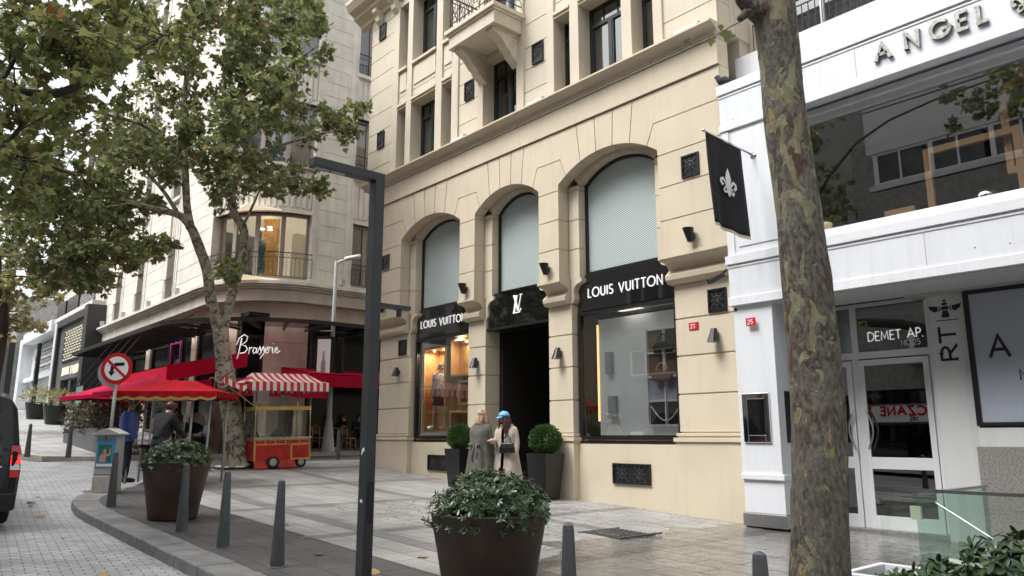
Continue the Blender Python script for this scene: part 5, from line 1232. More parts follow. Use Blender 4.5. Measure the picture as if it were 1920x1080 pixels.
for k in range(5):
    for j in range(14): mb = M(); mb.box(-97 + j * 4.5, -95 + j * 4.5, -10.1, -9.95, 4.5 + k * 3, 6.3 + k * 3); P(mb, 'window', BWIN, O2)
s2 = sheet('opposite_sidewalk', [(-90, -9), (24, -9), (24, -3.2), (-90, -3.2)], 0, PAVE2)

# ------------------------------------------------------------------ street furniture
def bollard_mesh(parent):
    mb = M(); mb.lathe([(.078, 0), (.076, .02), (.04, .86), (.036, .885), (.012, .9)], (0, 0, 0), 24); return mb.build('post', BOLL, parent, local=True, smooth=False)
BO = [(-8.05, 3.68, 'grey tapered bollard between the tall street lamp and the middle of the kerb row'), (-9.45, 3.62, 'grey tapered bollard two to the left of the tall street lamp'), (-10.89, 3.6, 'grey tapered bollard in front of the far brown planter'), (-14.1, 3.5, 'grey tapered bollard in front of the utility cabinet'),
      (-24.2, 4.8, 'distant bollard at the far corner, right one of the pair beside the van'), (-24.8, 3.92, 'distant bollard nearest the dark van'), (-25.0, 9.3, 'distant bollard just left of the plane tree trunk'), (-21.5, 11.6, 'bollard right of the striped cart by the side street'),
      (-3.87, 3.88, 'short-looking bollard right of the near brown planter'), (-2.44, 3.95, 'bollard top beside the patchy tree trunk'), (-27.3, 8.9, 'small distant bollard behind the red stall')]
b0 = None
for x, y, lb in BO:
    if b0 is None:
        b0 = thing('bollard', lb, 'bollard', (x, y, gz(x)), group='grey tapered bollards'); bollard_mesh(b0)
        mb = M(); mb.lathe([(.1, 0), (.1, .006), (.08, .007)], (0, 0, 0), 20); mb.build('base_plate', KERB, b0, local=True)
        for p in b0.children[0].data.polygons: p.use_smooth = len(p.vertices) == 4
    else: dup(b0, lb, (x, y, gz(x)))
# tall L-shaped street lamp
root = thing('street_lamp', 'tall square graphite street lamp with a long upper arm and short lower arm', 'street lamp', (-6.87, 4.06, gz(-6.87)))
x0, x1, y0, y1 = -6.965, -6.83, 4.0, 4.11; zb = gz(-6.87)
mb = M(); mb.box(x0, x1, y0, y1, zb, 4.4); mb.build('pole', GREYST, root, bevel=.004)
mb = M(); mb.box(x0, x1, 3.28, 4.0, 4.31, 4.4); mb.build('upper_arm', GREYST, root, bevel=.004)
mb = M(); mb.box(x0 + .02, x1 - .02, 4.11, 4.5, 2.94, 2.985); mb.build('lower_arm', GREYST, root, bevel=.003)
for a, b, z, nm in ((3.32, 3.48, 4.308, 'lamp_panel'), (3.5, 3.66, 4.308, 'lamp_panel'), (4.33, 4.45, 2.938, 'lamp_panel')):
    mb = M(); mb.box(x0 + .04, x1 - .04, a, b, z - .006, z + .002); mb.build(nm, LIGHTG, root)
mb = M(); mb.box(x1, x1 + .004, 4.03, 4.1, .75, 1.15); mb.build('hatch', BLACKM, root)
mb = M(); mb.box(x0 + .05, x0 + .09, y0 - .003, y0, .95, .98); mb.lathe([(.03, 0), (.03, .003)], (x0 + .07, y0 - .003, 1.4), 7) if False else mb.prism([(x0 + .07 + .03 * math.cos(t), y0 - .001, 1.45 + .045 * math.sin(t * 1.3)) for t in [0, .8, 1.9, 2.8, 3.9, 5]], (0, -.003, 0)); mb.build('sticker', PAINTW, root)
mb = M(); mb.box(x0 + .06, x0 + .1, 4.35, 4.39, 2.86, 2.94) ; mb.build('sensor', BLACKM, root)
# grey lamp post with advertising case
px_, py_ = -25.05, 13.1; g0 = gz(px_)
root = thing('lamp_post', 'tall pale grey round lamp post with a lit bottle poster case behind the cart', 'lamp post', (px_, py_, g0))
mb = M(); mb.lathe([(.27, 0), (.24, .05), (.12, 1.1), (.1, 1.15), (.08, 3.5), (.06, 6.9), (.03, 6.95)], (px_, py_, g0), 16); mb.build('pole', LIGHTG, root, smooth=True)
U = Vector((rx, ry, 0)); c = Vector((px_, py_, g0 + 6.8))
mb = M(); mb.tube([c, c + U * .15 + Z_ * .15, c + U * .35 + Z_ * .2], .05, 8); mb.loft([[tuple(c + U * (a + .3) + Vector((hx, hy, 0)) * (b * w_) + Z_ * (.2 + a * .18 + e)) for b, e in ((-1, 0), (-.6, .1), (.6, .1), (1, 0), (.5, -.05), (-.5, -.05))] for a, w_ in ((0, .05), (.15, .13), (.45, .13), (.6, .05))]); mb.build('lamp_head', LAMPW, root, smooth=True)
c = Vector((px_, py_, 3.5)); Hh = Vector((hx, hy, 0))
def vbox(mb, c, u0, u1, h0, h1, z0, z1, mi=0, U=U, H=Hh):
    vs = [c + U * a + H * b + Z_ * z for z in (z0, z1) for a, b in ((u0, h0), (u1, h0), (u1, h1), (u0, h1))]
    mb.add(vs, [(0, 3, 2, 1), (4, 5, 6, 7), (0, 1, 5, 4), (1, 2, 6, 5), (2, 3, 7, 6), (3, 0, 4, 7)], mi)
mb = M(); vbox(mb, c, -.52, .14, -.32, -.12, .12, 1.64); mb.build('poster_case', BLACKM, root, bevel=.01)
mb = M(); vbox(mb, c, -.45, .02, -.335, -.325, .22, 1.54); mb.build('poster', mat('poster_white', (.6, .6, .6), .4, emit=(1, 1, 1), es=.05), root)
mb = M(); q = c - U * .22 - Hh * .34; mb.prism([q + U * a + Z_ * b for a, b in ((-.08, .3), (.08, .3), (.08, .7), (.03, .85), (.03, 1.1), (-.03, 1.1), (-.03, .85), (-.08, .7))], -Hh * .004); mb.build('bottle_picture', mat('pic_grey', (.35, .36, .42), .4), root)
mb = M(); vbox(mb, c, .16, .4, -.05, .2, .15, 1.65); mb.build('rear_case', BLACKM, root, bevel=.01)
mb = M(); vbox(mb, c, -.45, 0, -.1, -.02, 1.85, 1.9); mb.build('side_arm', LAMPW, root)
# no-right-turn sign
root = thing('road_sign', 'round no turn road sign with a red ring and slash on a thin grey pole', 'road sign', (-16.56, 4.0, gz(-16.5)))
bt = Vector((-16.62, 3.98, gz(-16.5))); sc0 = W(219, 691, 15.0)
mb = M(); mb.tube([bt, sc0 + Z_ * .28 + Hh * .04], .032, 8); mb.build('pole', LIGHTG, root, smooth=True)
U = Vector((rx, ry, 0)); N0 = -Hh
def disc(mb, c, r, off, th, n=36): mb.prism([c + U * (r * math.cos(2 * math.pi * k / n)) + Z_ * (r * math.sin(2 * math.pi * k / n)) + N0 * off for k in range(n)], N0 * th)
mb = M(); disc(mb, sc0, .31, .0, .012); mb.build('plate', PAINTR, root); mb = M(); disc(mb, sc0, .235, .0125, .002); mb.build('face', PAINTW, root)
mb = M(); ribbon(mb, [(.15, .09), (-.02, .08), (-.08, .03), (-.09, -.06)], .065, sc0 + N0 * .015, U, Z_, .002); mb.prism([sc0 + U * a + Z_ * b + N0 * .015 for a, b in ((-.16, -.06), (-.02, -.06), (-.09, -.15))], N0 * .002); mb.build('arrow', TEXTB, root)
mb = M(); ribbon(mb, [(-.19, .17), (.19, -.17)], .05, sc0 + N0 * .018, U, Z_, .002); mb.build('slash', PAINTR, root)
c2 = sc0 - U * .13 - Z_ * .06 + Hh * .12; mb = M(); disc(mb, c2, .3, 0, .01); mb.build('rear_plate', LIGHTG, root)
# utility cabinet with poster, leaning slightly
root = thing('utility_cabinet', 'weathered grey utility cabinet with a blue poster of a woman raising an arm', 'cabinet', (-15.95, 3.85, gz(-15.95)), rad(49))
mb = M(); mb.box(-.2, .2, -.16, .16, 0, .3); mb.box(-.36, -.2, -.14, .1, 0, .05); mb.build('concrete_base', CONC, root, local=True, bevel=.012)
mb = M(); mb.box(-.19, .19, -.15, .15, .3, 1.04); mb.build('body', LIGHTG, root, local=True, bevel=.008)
mb = M(); mb.prism([(-.25, -.2, 1.04), (.25, -.2, 1.04), (.25, -.2, 1.07), (.02, -.2, 1.17), (-.25, -.2, 1.07)], (0, .4, 0)); mb.build('roof', LIGHTG, root, local=True, bevel=.006)
mb = M(); mb.box(-.17, .17, -.157, -.152, .46, .98, 0); mb.box(-.13, .11, -.162, -.158, .55, .87, 1); mb.box(-.15, .14, -.161, -.1575, .47, .52, 2)
mb.build('poster', [POST1, mat('poster_green', (.03, .17, .13), .4), PAINTW], root, local=True)
mb = M(); mb.prism([(a * .9, -.1625, .55 + b) for a, b in ((-.12, 0), (-.11, .12), (-.06, .15), (-.04, .17), (0, .16), (.06, .15), (.09, .17), (.08, .26), (.1, .26), (.12, .15), (.08, .11), (.02, .1), (.03, 0))], (0, -.002, 0)); mb.prism([(-.01 + .03 * math.cos(t), -.1625, .75 + .04 * math.sin(t)) for t in [k * .8 for k in range(8)]], (0, -.003, 0)); mb.build('poster_figure', SKIN, root, local=True)
mb = M(); mb.box(-.195, .195, -.154, -.15, .33, .335); mb.box(-.02, .0, -.16, -.15, .9, 1.04); mb.build('lock_strap', PAINTR, root, local=True)

# ------------------------------------------------------------------ leaves
def leaf_shape(kind):
    if kind == 'plane': h = [(0, 0), (.16, .03), (.4, -.02), (.33, .2), (.56, .42), (.29, .47), (.2, .66)]; return h + [(0, 1)] + [(-a, b) for a, b in reversed(h[1:])]
    if kind == 'oval': return [(0, 0), (.1, .25), (.17, .62), (.1, .9), (0, 1), (-.1, .9), (-.17, .62), (-.1, .25)]
    return [(0, 0), (.3, .4), (0, 1), (-.3, .4)]
SH = {k: leaf_shape(k) for k in ('plane', 'oval', 'dia')}
def leaf(mb, p, d, nrm, L, kind='plane', fold=.18):
    d = d.normalized(); s = d.cross(nrm)
    if s.length < 1e-3: s = d.orthogonal()
    s.normalize(); n = s.cross(d); o = len(mb.v); sh = SH[kind]
    for a, b in sh:
        q = p + s * (a * L) + d * (b * L) - n * (abs(a) * L * fold + b * b * L * .15); mb.v.append((q.x, q.y, q.z))
    mb.f.append(tuple(range(o, o + len(sh)))); mb.m.append(0)
def rv(z=0): return Vector((R.gauss(0, 1), R.gauss(0, 1), R.gauss(0, 1) + z)).normalized()
def clump(mb, tw, c, rad_, n, L, kind='plane', twig=True, droop=.25):
    """leafy twigs radiating inside a ball"""
    k = max(3, n // 9)
    for i in range(k):
        d = rv(.1); e = c + Vector((d.x * rad_, d.y * rad_, d.z * rad_ * .8)) * R.uniform(.45, 1); st = c + (e - c) * .15
        if twig: mid = st.lerp(e, .5) + rv() * rad_ * .12; tw.tube([st, mid, e], [.011, .008, .004], 3, caps=False)
        for j in range(max(1, n // k)):
            t = R.uniform(.3, 1.05); p = st.lerp(e, t) + rv() * L * .5
            dd = (rv() + (e - st).normalized() * .6 - Z_ * droop).normalized(); leaf(mb, p, dd, (rv(1.1)).normalized(), L * R.uniform(.55, 1.15), kind)
def tree(name, label, loc, barkm, leafm, limbs, clumps, L, group='street trees', seg=10, per=60, trunk_seg=None, wob=0):
    """limbs: list of (points, radii); clumps: (centre, radius)"""
    root = thing(name, label, 'tree', loc, group=group)
    mb = M()
    nodes = []
    for pts, rr in limbs:
        P_ = [Vector(p) for p in pts]; Q = []; Rr = []
        for i in range(len(P_) - 1):
            p0, p1, p2, p3 = P_[max(i - 1, 0)], P_[i], P_[i + 1], P_[min(i + 2, len(P_) - 1)]
            for k in range(4):
                t = k / 4; Q.append(.5 * ((2 * p1) + (p2 - p0) * t + (2 * p0 - 5 * p1 + 4 * p2 - p3) * t * t + (3 * p1 - p0 - 3 * p2 + p3) * t ** 3)); Rr.append(rr[i] + (rr[i + 1] - rr[i]) * t)
        Q.append(P_[-1]); Rr.append(rr[-1]); mb.tube(Q, Rr, trunk_seg or seg); nodes += [(q, r_) for q, r_ in zip(Q, Rr) if r_ < .17]
    mb.build('trunk', barkm, root, smooth=True)
    br = M(); lf = M()
    for c, r_ in clumps:
        n0, rn = min(nodes, key=lambda q: (q[0] - c).length + (1.0 if q[0].z > c.z + .5 else 0))
        L_ = (c - n0).length
        if L_ > .3:
            m1 = n0.lerp(c, .35) + Vector((0, 0, L_ * .1)) + rv() * L_ * .08; m2 = n0.lerp(c, .7) + Vector((0, 0, L_ * .08)) + rv() * L_ * .1; b = min(rn * .6, .012 + L_ * .014)
            br.tube([n0, m1, m2, c], [b, b * .75, b * .5, .012], 5)
            for q in (m1, m2):
                if R.random() < .6: nodes.append((q, b * .6))
        clump(lf, br, c, r_, per, L)
    br.build('branches', barkm if barkm != BARK else BARKD, root, smooth=True); lf.build('crown', leafm, root, recalc=False)
    return root
def inpoly_ell(e): 
    a = R.uniform(0, 2 * math.pi); k = math.sqrt(R.random()); return e[0] + e[2] * k * math.cos(a), e[1] + e[3] * k * math.sin(a)
# big pale-barked plane tree on the corner
D0 = 20.0
def wl(*p): return [W(a, b, d) for a, b, d in p]
lim = [(wl((448, 884, 20), (444, 868, 20), (438, 800, 20), (427, 730, 20), (417, 660, 20), (414, 618, 20)), [.46, .33, .28, .25, .21, .2]),
       (wl((414, 625, 20), (396, 565, 19.9), (389, 510, 19.8), (372, 460, 19.6), (357, 425, 19.5), (335, 403, 19.3), (290, 392, 19), (240, 378, 18.6), (170, 350, 18)), [.19, .15, .14, .135, .12, .1, .08, .06, .03]),
       (wl((357, 428, 19.5), (350, 380, 19.6), (347, 300, 19.8), (343, 220, 20), (352, 120, 20), (362, 20, 20), (370, -90, 20)), [.12, .1, .09, .075, .06, .05, .03]),
       (wl((415, 625, 20), (424, 592, 20.1), (436, 548, 20.3), (449, 505, 20.4), (459, 460, 20.5), (455, 425, 20.5), (440, 400, 20.5), (436, 350, 20.6), (441, 270, 20.8), (455, 180, 21), (480, 60, 21), (500, -60, 21)), [.17, .13, .125, .12, .115, .125, .1, .08, .07, .06, .045, .03]),
       (wl((440, 330, 20.6), (500, 285, 20.2), (560, 262, 19.8), (630, 245, 19.3)), [.06, .045, .035, .02]), (wl((455, 180, 21), (520, 140, 20.6), (590, 90, 20.2)), [.05, .04, .02]),
       (wl((347, 300, 19.8), (280, 240, 19.2), (200, 215, 18.6), (120, 190, 18)), [.07, .055, .04, .02]), (wl((335, 403, 19.3), (300, 350, 18.8), (240, 290, 18.3)), [.06, .05, .02]), (wl((352, 120, 20), (280, 60, 19.5), (200, 20, 19)), [.05, .035, .02])]
EL = [((320, 170, 220, 190), 56), ((200, 320, 150, 95), 28), ((500, 130, 115, 135), 22), ((560, 215, 75, 60), 9), ((150, 410, 110, 85), 22), ((95, 470, 80, 65), 11), ((500, 335, 80, 35), 8), ((420, 330, 80, 50), 10), ((642, 215, 40, 38), 6), ((640, 130, 18, 20), 0), ((330, 20, 280, 80), 26), ((350, -110, 260, 110), 24), ((565, 335, 38, 22), 4), ((590, 30, 30, 40), 4), ((245, 470, 45, 40), 6), ((130, 505, 60, 40), 7), ((300, 440, 40, 22), 3), ((60, 400, 70, 60), 8), ((60, 300, 70, 60), 9), ((70, 180, 100, 160), 18), ((230, 300, 100, 80), 10), ((430, 190, 110, 110), 12), ((215, 455, 60, 30), 5), ((175, 520, 30, 30), 3), ((270, 400, 60, 28), 5), ((420, 500, 30, 22), 2), ((540, 50, 60, 60), 6)]
cl = []
for e, n in EL:
    for _ in range(n):
        x, y = inpoly_ell(e); cl.append((W(x, y, 20 + R.uniform(-2.6, 2.0) - (1.0 if x < 200 else 0)), R.uniform(.45, .8) * (1 if e[2] > 60 else .75)))
tree('plane_tree', 'forked plane tree with pale patchy bark and a wide green crown beside the striped cart', (-19.76, 7.76, gz(-19.76)), BARK2, LEAF_P, lim, cl, .16, per=112)
mb = M(); mb.box(-20.45, -19.1, 7.15, 8.4, gz(-20.4) - .03, gz(-19.8) + .012); tag(mb.build('tree_grate', DARK), 'dark square tree pit frame round the forked plane tree', 'tree pit')
mb = M()
for k in range(26):
    a = R.uniform(0, 6.3); r_ = R.uniform(.36, .55); mb.ell((-19.8 + r_ * math.cos(a), 7.76 + r_ * math.sin(a), gz(-19.8) + .02), (.07, .06, .03), 6, 4)
tag(mb.build('pebbles', PAINTW, smooth=True), 'white pebbles round the foot of the forked plane tree', 'pebbles', kind='stuff')
# near tree whose boughs hang in from the left
b0_ = Vector((-9.5, -5.0, gz(-9.5)))
lim = [([b0_, b0_ + Vector((-.1, .1, 1.5)), b0_ + Vector((-.3, .5, 3.6)), b0_ + Vector((-.8, 1.6, 5.0)), W(-180, 260, 9.6), W(-60, 205, 9.8), W(0, 158, 9.8), W(45, 172, 9.8), W(100, 176, 9.8), W(150, 158, 9.9), W(200, 120, 10), W(225, 60, 10.2), W(262, -20, 10.4)], [.3, .25, .22, .19, .13, .1, .07, .055, .06, .055, .04, .03, .015]),
       (wl((100, 176, 9.8), (60, 215, 9.5), (20, 262, 9.2), (-20, 330, 9)), [.04, .03, .025, .015]), (wl((-60, 205, 9.8), (-10, 280, 9.8), (60, 300, 10), (145, 330, 10.2)), [.05, .035, .025, .012]), (wl((0, 158, 9.8), (40, 90, 10), (90, 20, 10)), [.04, .03, .015]), (wl((200, 120, 10), (260, 90, 10.2), (320, 60, 10.4)), [.03, .02, .01])]
EL = [((90, 110, 130, 110), 31), ((40, 250, 80, 80), 12), ((190, 60, 130, 60), 16), ((20, 360, 50, 60), 4), ((160, 220, 70, 40), 5), ((100, -60, 200, 80), 16), ((-60, 200, 60, 200), 5)]
cl = []
for e, n in EL:
    for _ in range(n):
        x, y = inpoly_ell(e); cl.append((W(x, y, 9.9 + R.uniform(-1.2, 1.3)), R.uniform(.33, .55)))
tree('overhanging_tree', 'tree with large olive brown leaves reaching in from the upper left', tuple(b0_), BARKD, LEAF_N, lim, cl, .15, per=42)
cl = [(Vector((R.uniform(-15, -11.8), R.uniform(-5.5, -3), R.uniform(9.3, 13.5))), R.uniform(.45, .75)) for _ in range(34)] + [(Vector((R.uniform(-8.5, -4), R.uniform(-5.5, -3), R.uniform(11.3, 13.6))), R.uniform(.45, .7)) for _ in range(24)]
bb = Vector((-15.8, -4.6, gz(-15.8)))
tree('street_tree', 'tree on the opposite pavement behind the viewer, mirrored in the upper shop window', tuple(bb), BARKD, LEAF_P, [([bb, bb + Vector((0, 0, 4)), bb + Vector((.3, .2, 8)), bb + Vector((.6, .3, 12))], [.2, .14, .08, .03]), ([bb + Vector((.2, .1, 7)), bb + Vector((-2, 0, 9.5)), bb + Vector((-4, .2, 11.5))], [.07, .05, .02]), ([bb + Vector((.2, .1, 7)), bb + Vector((4, 0, 11.8)), bb + Vector((9, .2, 12.6))], [.07, .05, .02])], cl, .2, per=50)
# yellowish trees far up the street
def far_tree(label, x, y, zt, r_, n, m, tall):
    g = gz(x); c = Vector((x, y, g)); cl = []
    for _ in range(n):
        d = rv(); k = R.random() ** .4; cl.append((c + Vector((d.x * r_ * k, d.y * r_ * k, tall + d.z * zt * k)), R.uniform(.5, .9)))
    lim = [([c, c + Vector((.1, 0, 1.5)), c + Vector((.0, .1, tall * .6)), c + Vector((.2, 0, tall)), c + Vector((.4, 0, tall + zt * .5))], [.28, .22, .2, .12, .05]), ([c + Vector((0, .1, tall * .55)), c + Vector((r_ * .4, -.3, tall * .9)), c + Vector((r_ * .7, -.5, tall + .5))], [.12, .08, .03]), ([c + Vector((0, .1, tall * .6)), c + Vector((-r_ * .4, .3, tall)), c + Vector((-r_ * .6, .5, tall + 1))], [.12, .08, .03])]
    tree('street_tree', label, tuple(c), BARKD, m, lim, cl, .24, per=46, seg=8)
far_tree('yellow green tree up the street above the dark van', -36.5, 4.3, 2.6, 2.6, 52, LEAF_Y, 6.2)
far_tree('hazy autumn tree farther up the street at the left edge', -58, 4.6, 3.4, 3.2, 45, LEAF_Y, 6.5)
far_tree('tree between the yellow tree and the end of the street', -48, -4, 3.4, 3.4, 40, LEAF_P, 7.5)
# patchy trunk in the right foreground
tp = [(1540, 1240, 5.2, .2), (1540, 1120, 5.2, .19), (1540, 1040, 5.2, .182), (1538, 960, 5.2, .18), (1535, 860, 5.2, .178), (1531, 760, 5.2, .172), (1524, 640, 5.2, .165), (1512, 520, 5.2, .165), (1497, 400, 5.2, .155), (1483, 300, 5.2, .15), (1470, 200, 5.2, .148), (1461, 110, 5.2, .15), (1452, 40, 5.2, .16), (1446, -10, 5.2, .17), (1440, -80, 5.2, .16), (1425, -300, 5.2, .15), (1420, -700, 5.2, .12)]
root = thing('plane_tree', 'thick mottled plane tree trunk with peeling bark in the right foreground', 'tree', (-2.56, 4.98, gz(-2.6)), group='street trees')
from mathutils import noise as mn
mb = M(); seg = 72; rings = []
for i in range(len(tp) - 1):
    for k in range(16):
        t = k / 16; a, b = tp[i], tp[i + 1]; c = W(a[0] + (b[0] - a[0]) * t, a[1] + (b[1] - a[1]) * t, 5.2); r_ = a[3] + (b[3] - a[3]) * t; ring = []
        for s in range(seg):
            an = 2 * math.pi * s / seg; q = Vector((math.cos(an), math.sin(an), 0))
            f = 1 + .1 * mn.noise(Vector((q.x * 1.3, q.y * 1.3, c.z * 1.0))) + .035 * mn.noise(Vector((q.x * 4, q.y * 4, c.z * 5))) + .016 * mn.noise(Vector((q.x * 11, q.y * 11, c.z * 16)))
            ring.append(tuple(c + q * r_ * f))
        rings.append(ring)
mb.loft(rings)
for rg_ in ([(1452, 20), (1425, 12), (1400, -2), (1385, -25)],):
    pass
mb.tube([W(1470, 50, 5.2), W(1435, 25, 5.17), (W(1408, 12, 5.14)), W(1392, -4, 5.12), W(1386, -20, 5.1)], [.14, .11, .075, .06, .05], 14)
mb.tube([W(1425, 20, 5.16), W(1400, 24, 5.12), W(1387, 36, 5.1)], [.07, .035, .025], 9)
mb.build('trunk', BARK, root, smooth=True)
tw = M(); lf = M(); tw.tube([W(1390, 40, 5.1), W(1370, 50, 5.0), W(1350, 62, 4.95), W(1322, 78, 4.9), W(1300, 85, 4.85), W(1283, 78, 4.85)], [.005, .004, .003, .003, .002, .002], 5)
for (x, y, s) in ((1363, 62, .09), (1334, 77, .065), (1352, 52, .05), (1287, 80, .035), (1292, 76, .03)): leaf(lf, W(x, y - 6, 4.95), Vector((-.2, .1, -1)), Vector((.75, -.65, .2)), s, 'plane')
tw.build('twig', BARKD, root, smooth=True)
nodes = [Vector((-2.9, 5.0, 8.0))]
for i in range(6):
    a = i * 1.05; s = W(1425, -500, 5.2); e = s + Vector((math.cos(a) * 1.3, math.sin(a) * 1.3, 2.0)); tw2 = M(); lf_ = lf
    tw2.tube([s, s.lerp(e, .5) + Vector((0, 0, .3)), e], [.07, .05, .02], 6); tw2.build('limb', BARKD, root, smooth=True)
brx = M()
for k in range(75):
    d = rv(); c = Vector((-2.7, 4.9, 9.6)) + Vector((d.x * 2.0, d.y * 2.0, d.z * 1.6)) * R.random() ** .4; clump(lf, brx, c, .4, 40, .17)
brx.build('branches', BARKD, root); lf.build('crown', LEAF_N, root, recalc=False)

# ------------------------------------------------------------------ planters
def shrub(parent, cx_, cy_, zc, rx_, rz_, n, L, m, kind='oval', ros=True, nm='shrub', lump=.25, local=True):
    mb = M(); c = Vector((cx_, cy_, zc))
    for i in range(n):
        d = rv(.15)
        if d.z < -.25: d.z = -d.z
        f = 1 + lump * mn.noise(d * 2.3 + Vector((cx_, cy_, 0))) + .12 * mn.noise(d * 7)
        k = (R.random() ** .25) * f; p = c + Vector((d.x * rx_, d.y * rx_, d.z * rz_)) * k
        if ros:
            ax = (d + rv() * .5 + Z_ * .5).normalized(); o = ax.orthogonal().normalized(); o2 = ax.cross(o)
            for j in range(6):
                t = j * 1.047 + R.uniform(-.2, .2); dd = (o * math.cos(t) + o2 * math.sin(t)) + ax * R.uniform(.15, .8); leaf(mb, p, dd, ax, L * R.uniform(.7, 1.15), kind, .12)
        else: leaf(mb, p, (d + rv() * .6).normalized(), rv(), L * R.uniform(.6, 1.2), kind, .1)
    return mb.build(nm, m, parent, local=True, recalc=False)
def stems(parent, z0, z1, r_, n=14):
    mb = M()
    for i in range(n):
        a = R.uniform(0, 6.28); k = r_ * R.random(); mb.tube([(k * .4 * math.cos(a), k * .4 * math.sin(a), z0), (k * math.cos(a), k * math.sin(a), z1)], [.012, .006], 5)
    mb.build('stems', BARKD, parent, local=True)
def big_pot(label, x, y, lump):
    root = thing('planter', label, 'planter', (x, y, gz(x)), group='large brown tapered planters')
    mb = M(); mb.lathe([(.3, 0), (.34, .005), (.345, .02), (.37, .2), (.373, .205), (.44, .58), (.443, .586), (.485, .82), (.49, .83), (.465, .835), (.45, .76)], (0, 0, 0), 48, caps=False); mb.lathe([(.001, 0), (.34, 0)], (0, 0, .003), 48, caps=False)
    o = mb.build('pot', RUST, root, local=True); 
    for p in o.data.polygons: p.use_smooth = True
    mb = M(); mb.lathe([(.001, .74), (.45, .75)], (0, 0, 0), 32, caps=False); mb.build('soil', SOIL, root, local=True)
    shrub(root, 0, 0, .8, .5, .36, 1350, .05, LEAF_S, lump=lump * .45); stems(root, .72, 1.1, .35); return root
big_pot('near large brown planter with a dark glossy shrub, right of the tall street lamp', -5.1, 4.18, .3)
big_pot('far large brown planter with a green shrub behind the kerb bollards', -12.25, 3.9, .35)
def box_pot(label, x, y, s=1):
    root = thing('planter', label, 'planter', (x, y, gz(x)), rad(2), group='black square planters with clipped balls')
    mb = M(); a, b = .2, .28
    mb.loft([[(-a, -a, 0), (a, -a, 0), (a, a, 0), (-a, a, 0)], [(-b, -b, .9), (b, -b, .9), (b, b, .9), (-b, b, .9)], [(-b + .03, -b + .03, .9), (b - .03, -b + .03, .9), (b - .03, b - .03, .9), (-b + .03, b - .03, .9)], [(-b + .03, -b + .03, .82), (b - .03, -b + .03, .82), (b - .03, b - .03, .82), (-b + .03, b - .03, .82)]]); mb.build('pot', BLACKM, root, local=True, bevel=.006)
    mb = M()
    for i in range(7000):
        d = rv(); k = .33 * (R.random() ** .3) * (1 + .05 * mn.noise(d * 5)); p = Vector((d.x * k, d.y * k, 1.17 + d.z * k * .92)); leaf(mb, p, (d + rv() * .45), rv(), R.uniform(.03, .05), 'dia', 0)
    mb.build('boxwood_ball', LEAF_B, root, local=True, recalc=False); return root
p0 = box_pot('black square planter with a clipped boxwood ball right of the store door', -11.45, 10.85)
c = dup(p0, 'black square planter with a clipped boxwood ball behind the blonde woman, left of the door', (-14.25, 10.8, gz(-14.25)), rad(6), (.92, .92, .95))
# far pots up the street
def far_pot(label, x, y):
    root = thing('planter', label, 'planter', (x, y, gz(x)), group='black pots up the street')
    mb = M(); mb.lathe([(.4, 0), (.55, .9), (.5, .9), (.48, .8), (.001, .8)], (0, 0, 0), 20, caps=False); mb.build('pot', BLACKM, root, local=True); shrub(root, 0, 0, 1.1, .75, .6, 260, .2, LEAF_Y, ros=False, kind='oval'); return root
far_pot('black pot with a pale bushy shrub by the white shop, left one', -49, 7.9); far_pot('black pot with a pale bushy shrub nearer the café hedge', -43.2, 7.8)
# café hedge in a dark trough
root = thing('hedge_planter', 'long dark grey trough with a dull purple hedge at the café edge', 'planter', (-27.5, 6.1, gz(-27.5)))
mb = M(); mb.box(-30.6, -25.0, 5.85, 6.35, .9, 1.85); mb.build('trough', mat('trough', (.1, .11, .11), .5), root, bevel=.01)
mb = M()
for i in range(2600):
    x = R.uniform(-30.7, -24.9); d = rv(.2); p = Vector((x, 6.1 + d.y * .4, 2.15 + d.z * .42 + .15 * math.sin(x * 3))); leaf(mb, p, rv(.5), rv(), R.uniform(.1, .18), 'oval')
mb.build('hedge', LEAF_D, root, recalc=False)
root = thing('bamboo_screen', 'yellow green feathery plant behind the café hedge', 'plant', (-28, 7.2, gz(-28))); mb = M()
for i in range(900):
    x = R.uniform(-30.0, -26.6); p = Vector((x, 7.2 + R.gauss(0, .25), R.uniform(1.9, 3.1))); leaf(mb, p, rv(-.3), rv(), R.uniform(.12, .22), 'oval')
mb.build('foliage', LEAF_Y, root, recalc=False); mb = M()
for i in range(16): x = -30 + i * .22; mb.tube([(x, 7.2, 1.2), (x + .1, 7.15, 3.0)], .015, 4)
mb.build('stems', BARKD, root)
root = thing('painted_panel', 'tall glass screen printed with a green landscape beside the café', 'screen', (-31, 6.4, gz(-31)))
mb = M(); mb.box(-32.1, -30.9, 6.38, 6.44, 1.3, 3.4, 0); mb.build('panel', mat('landscape_print', (.12, .3, .42), .3, col2=(.2, .26, .05), nscale=1.6), root)
mb = M(); mb.box(-32.16, -32.1, 6.36, 6.46, 1.2, 3.45); mb.box(-30.9, -30.84, 6.36, 6.46, 1.2, 3.45); mb.build('frame', BLACKM, root)

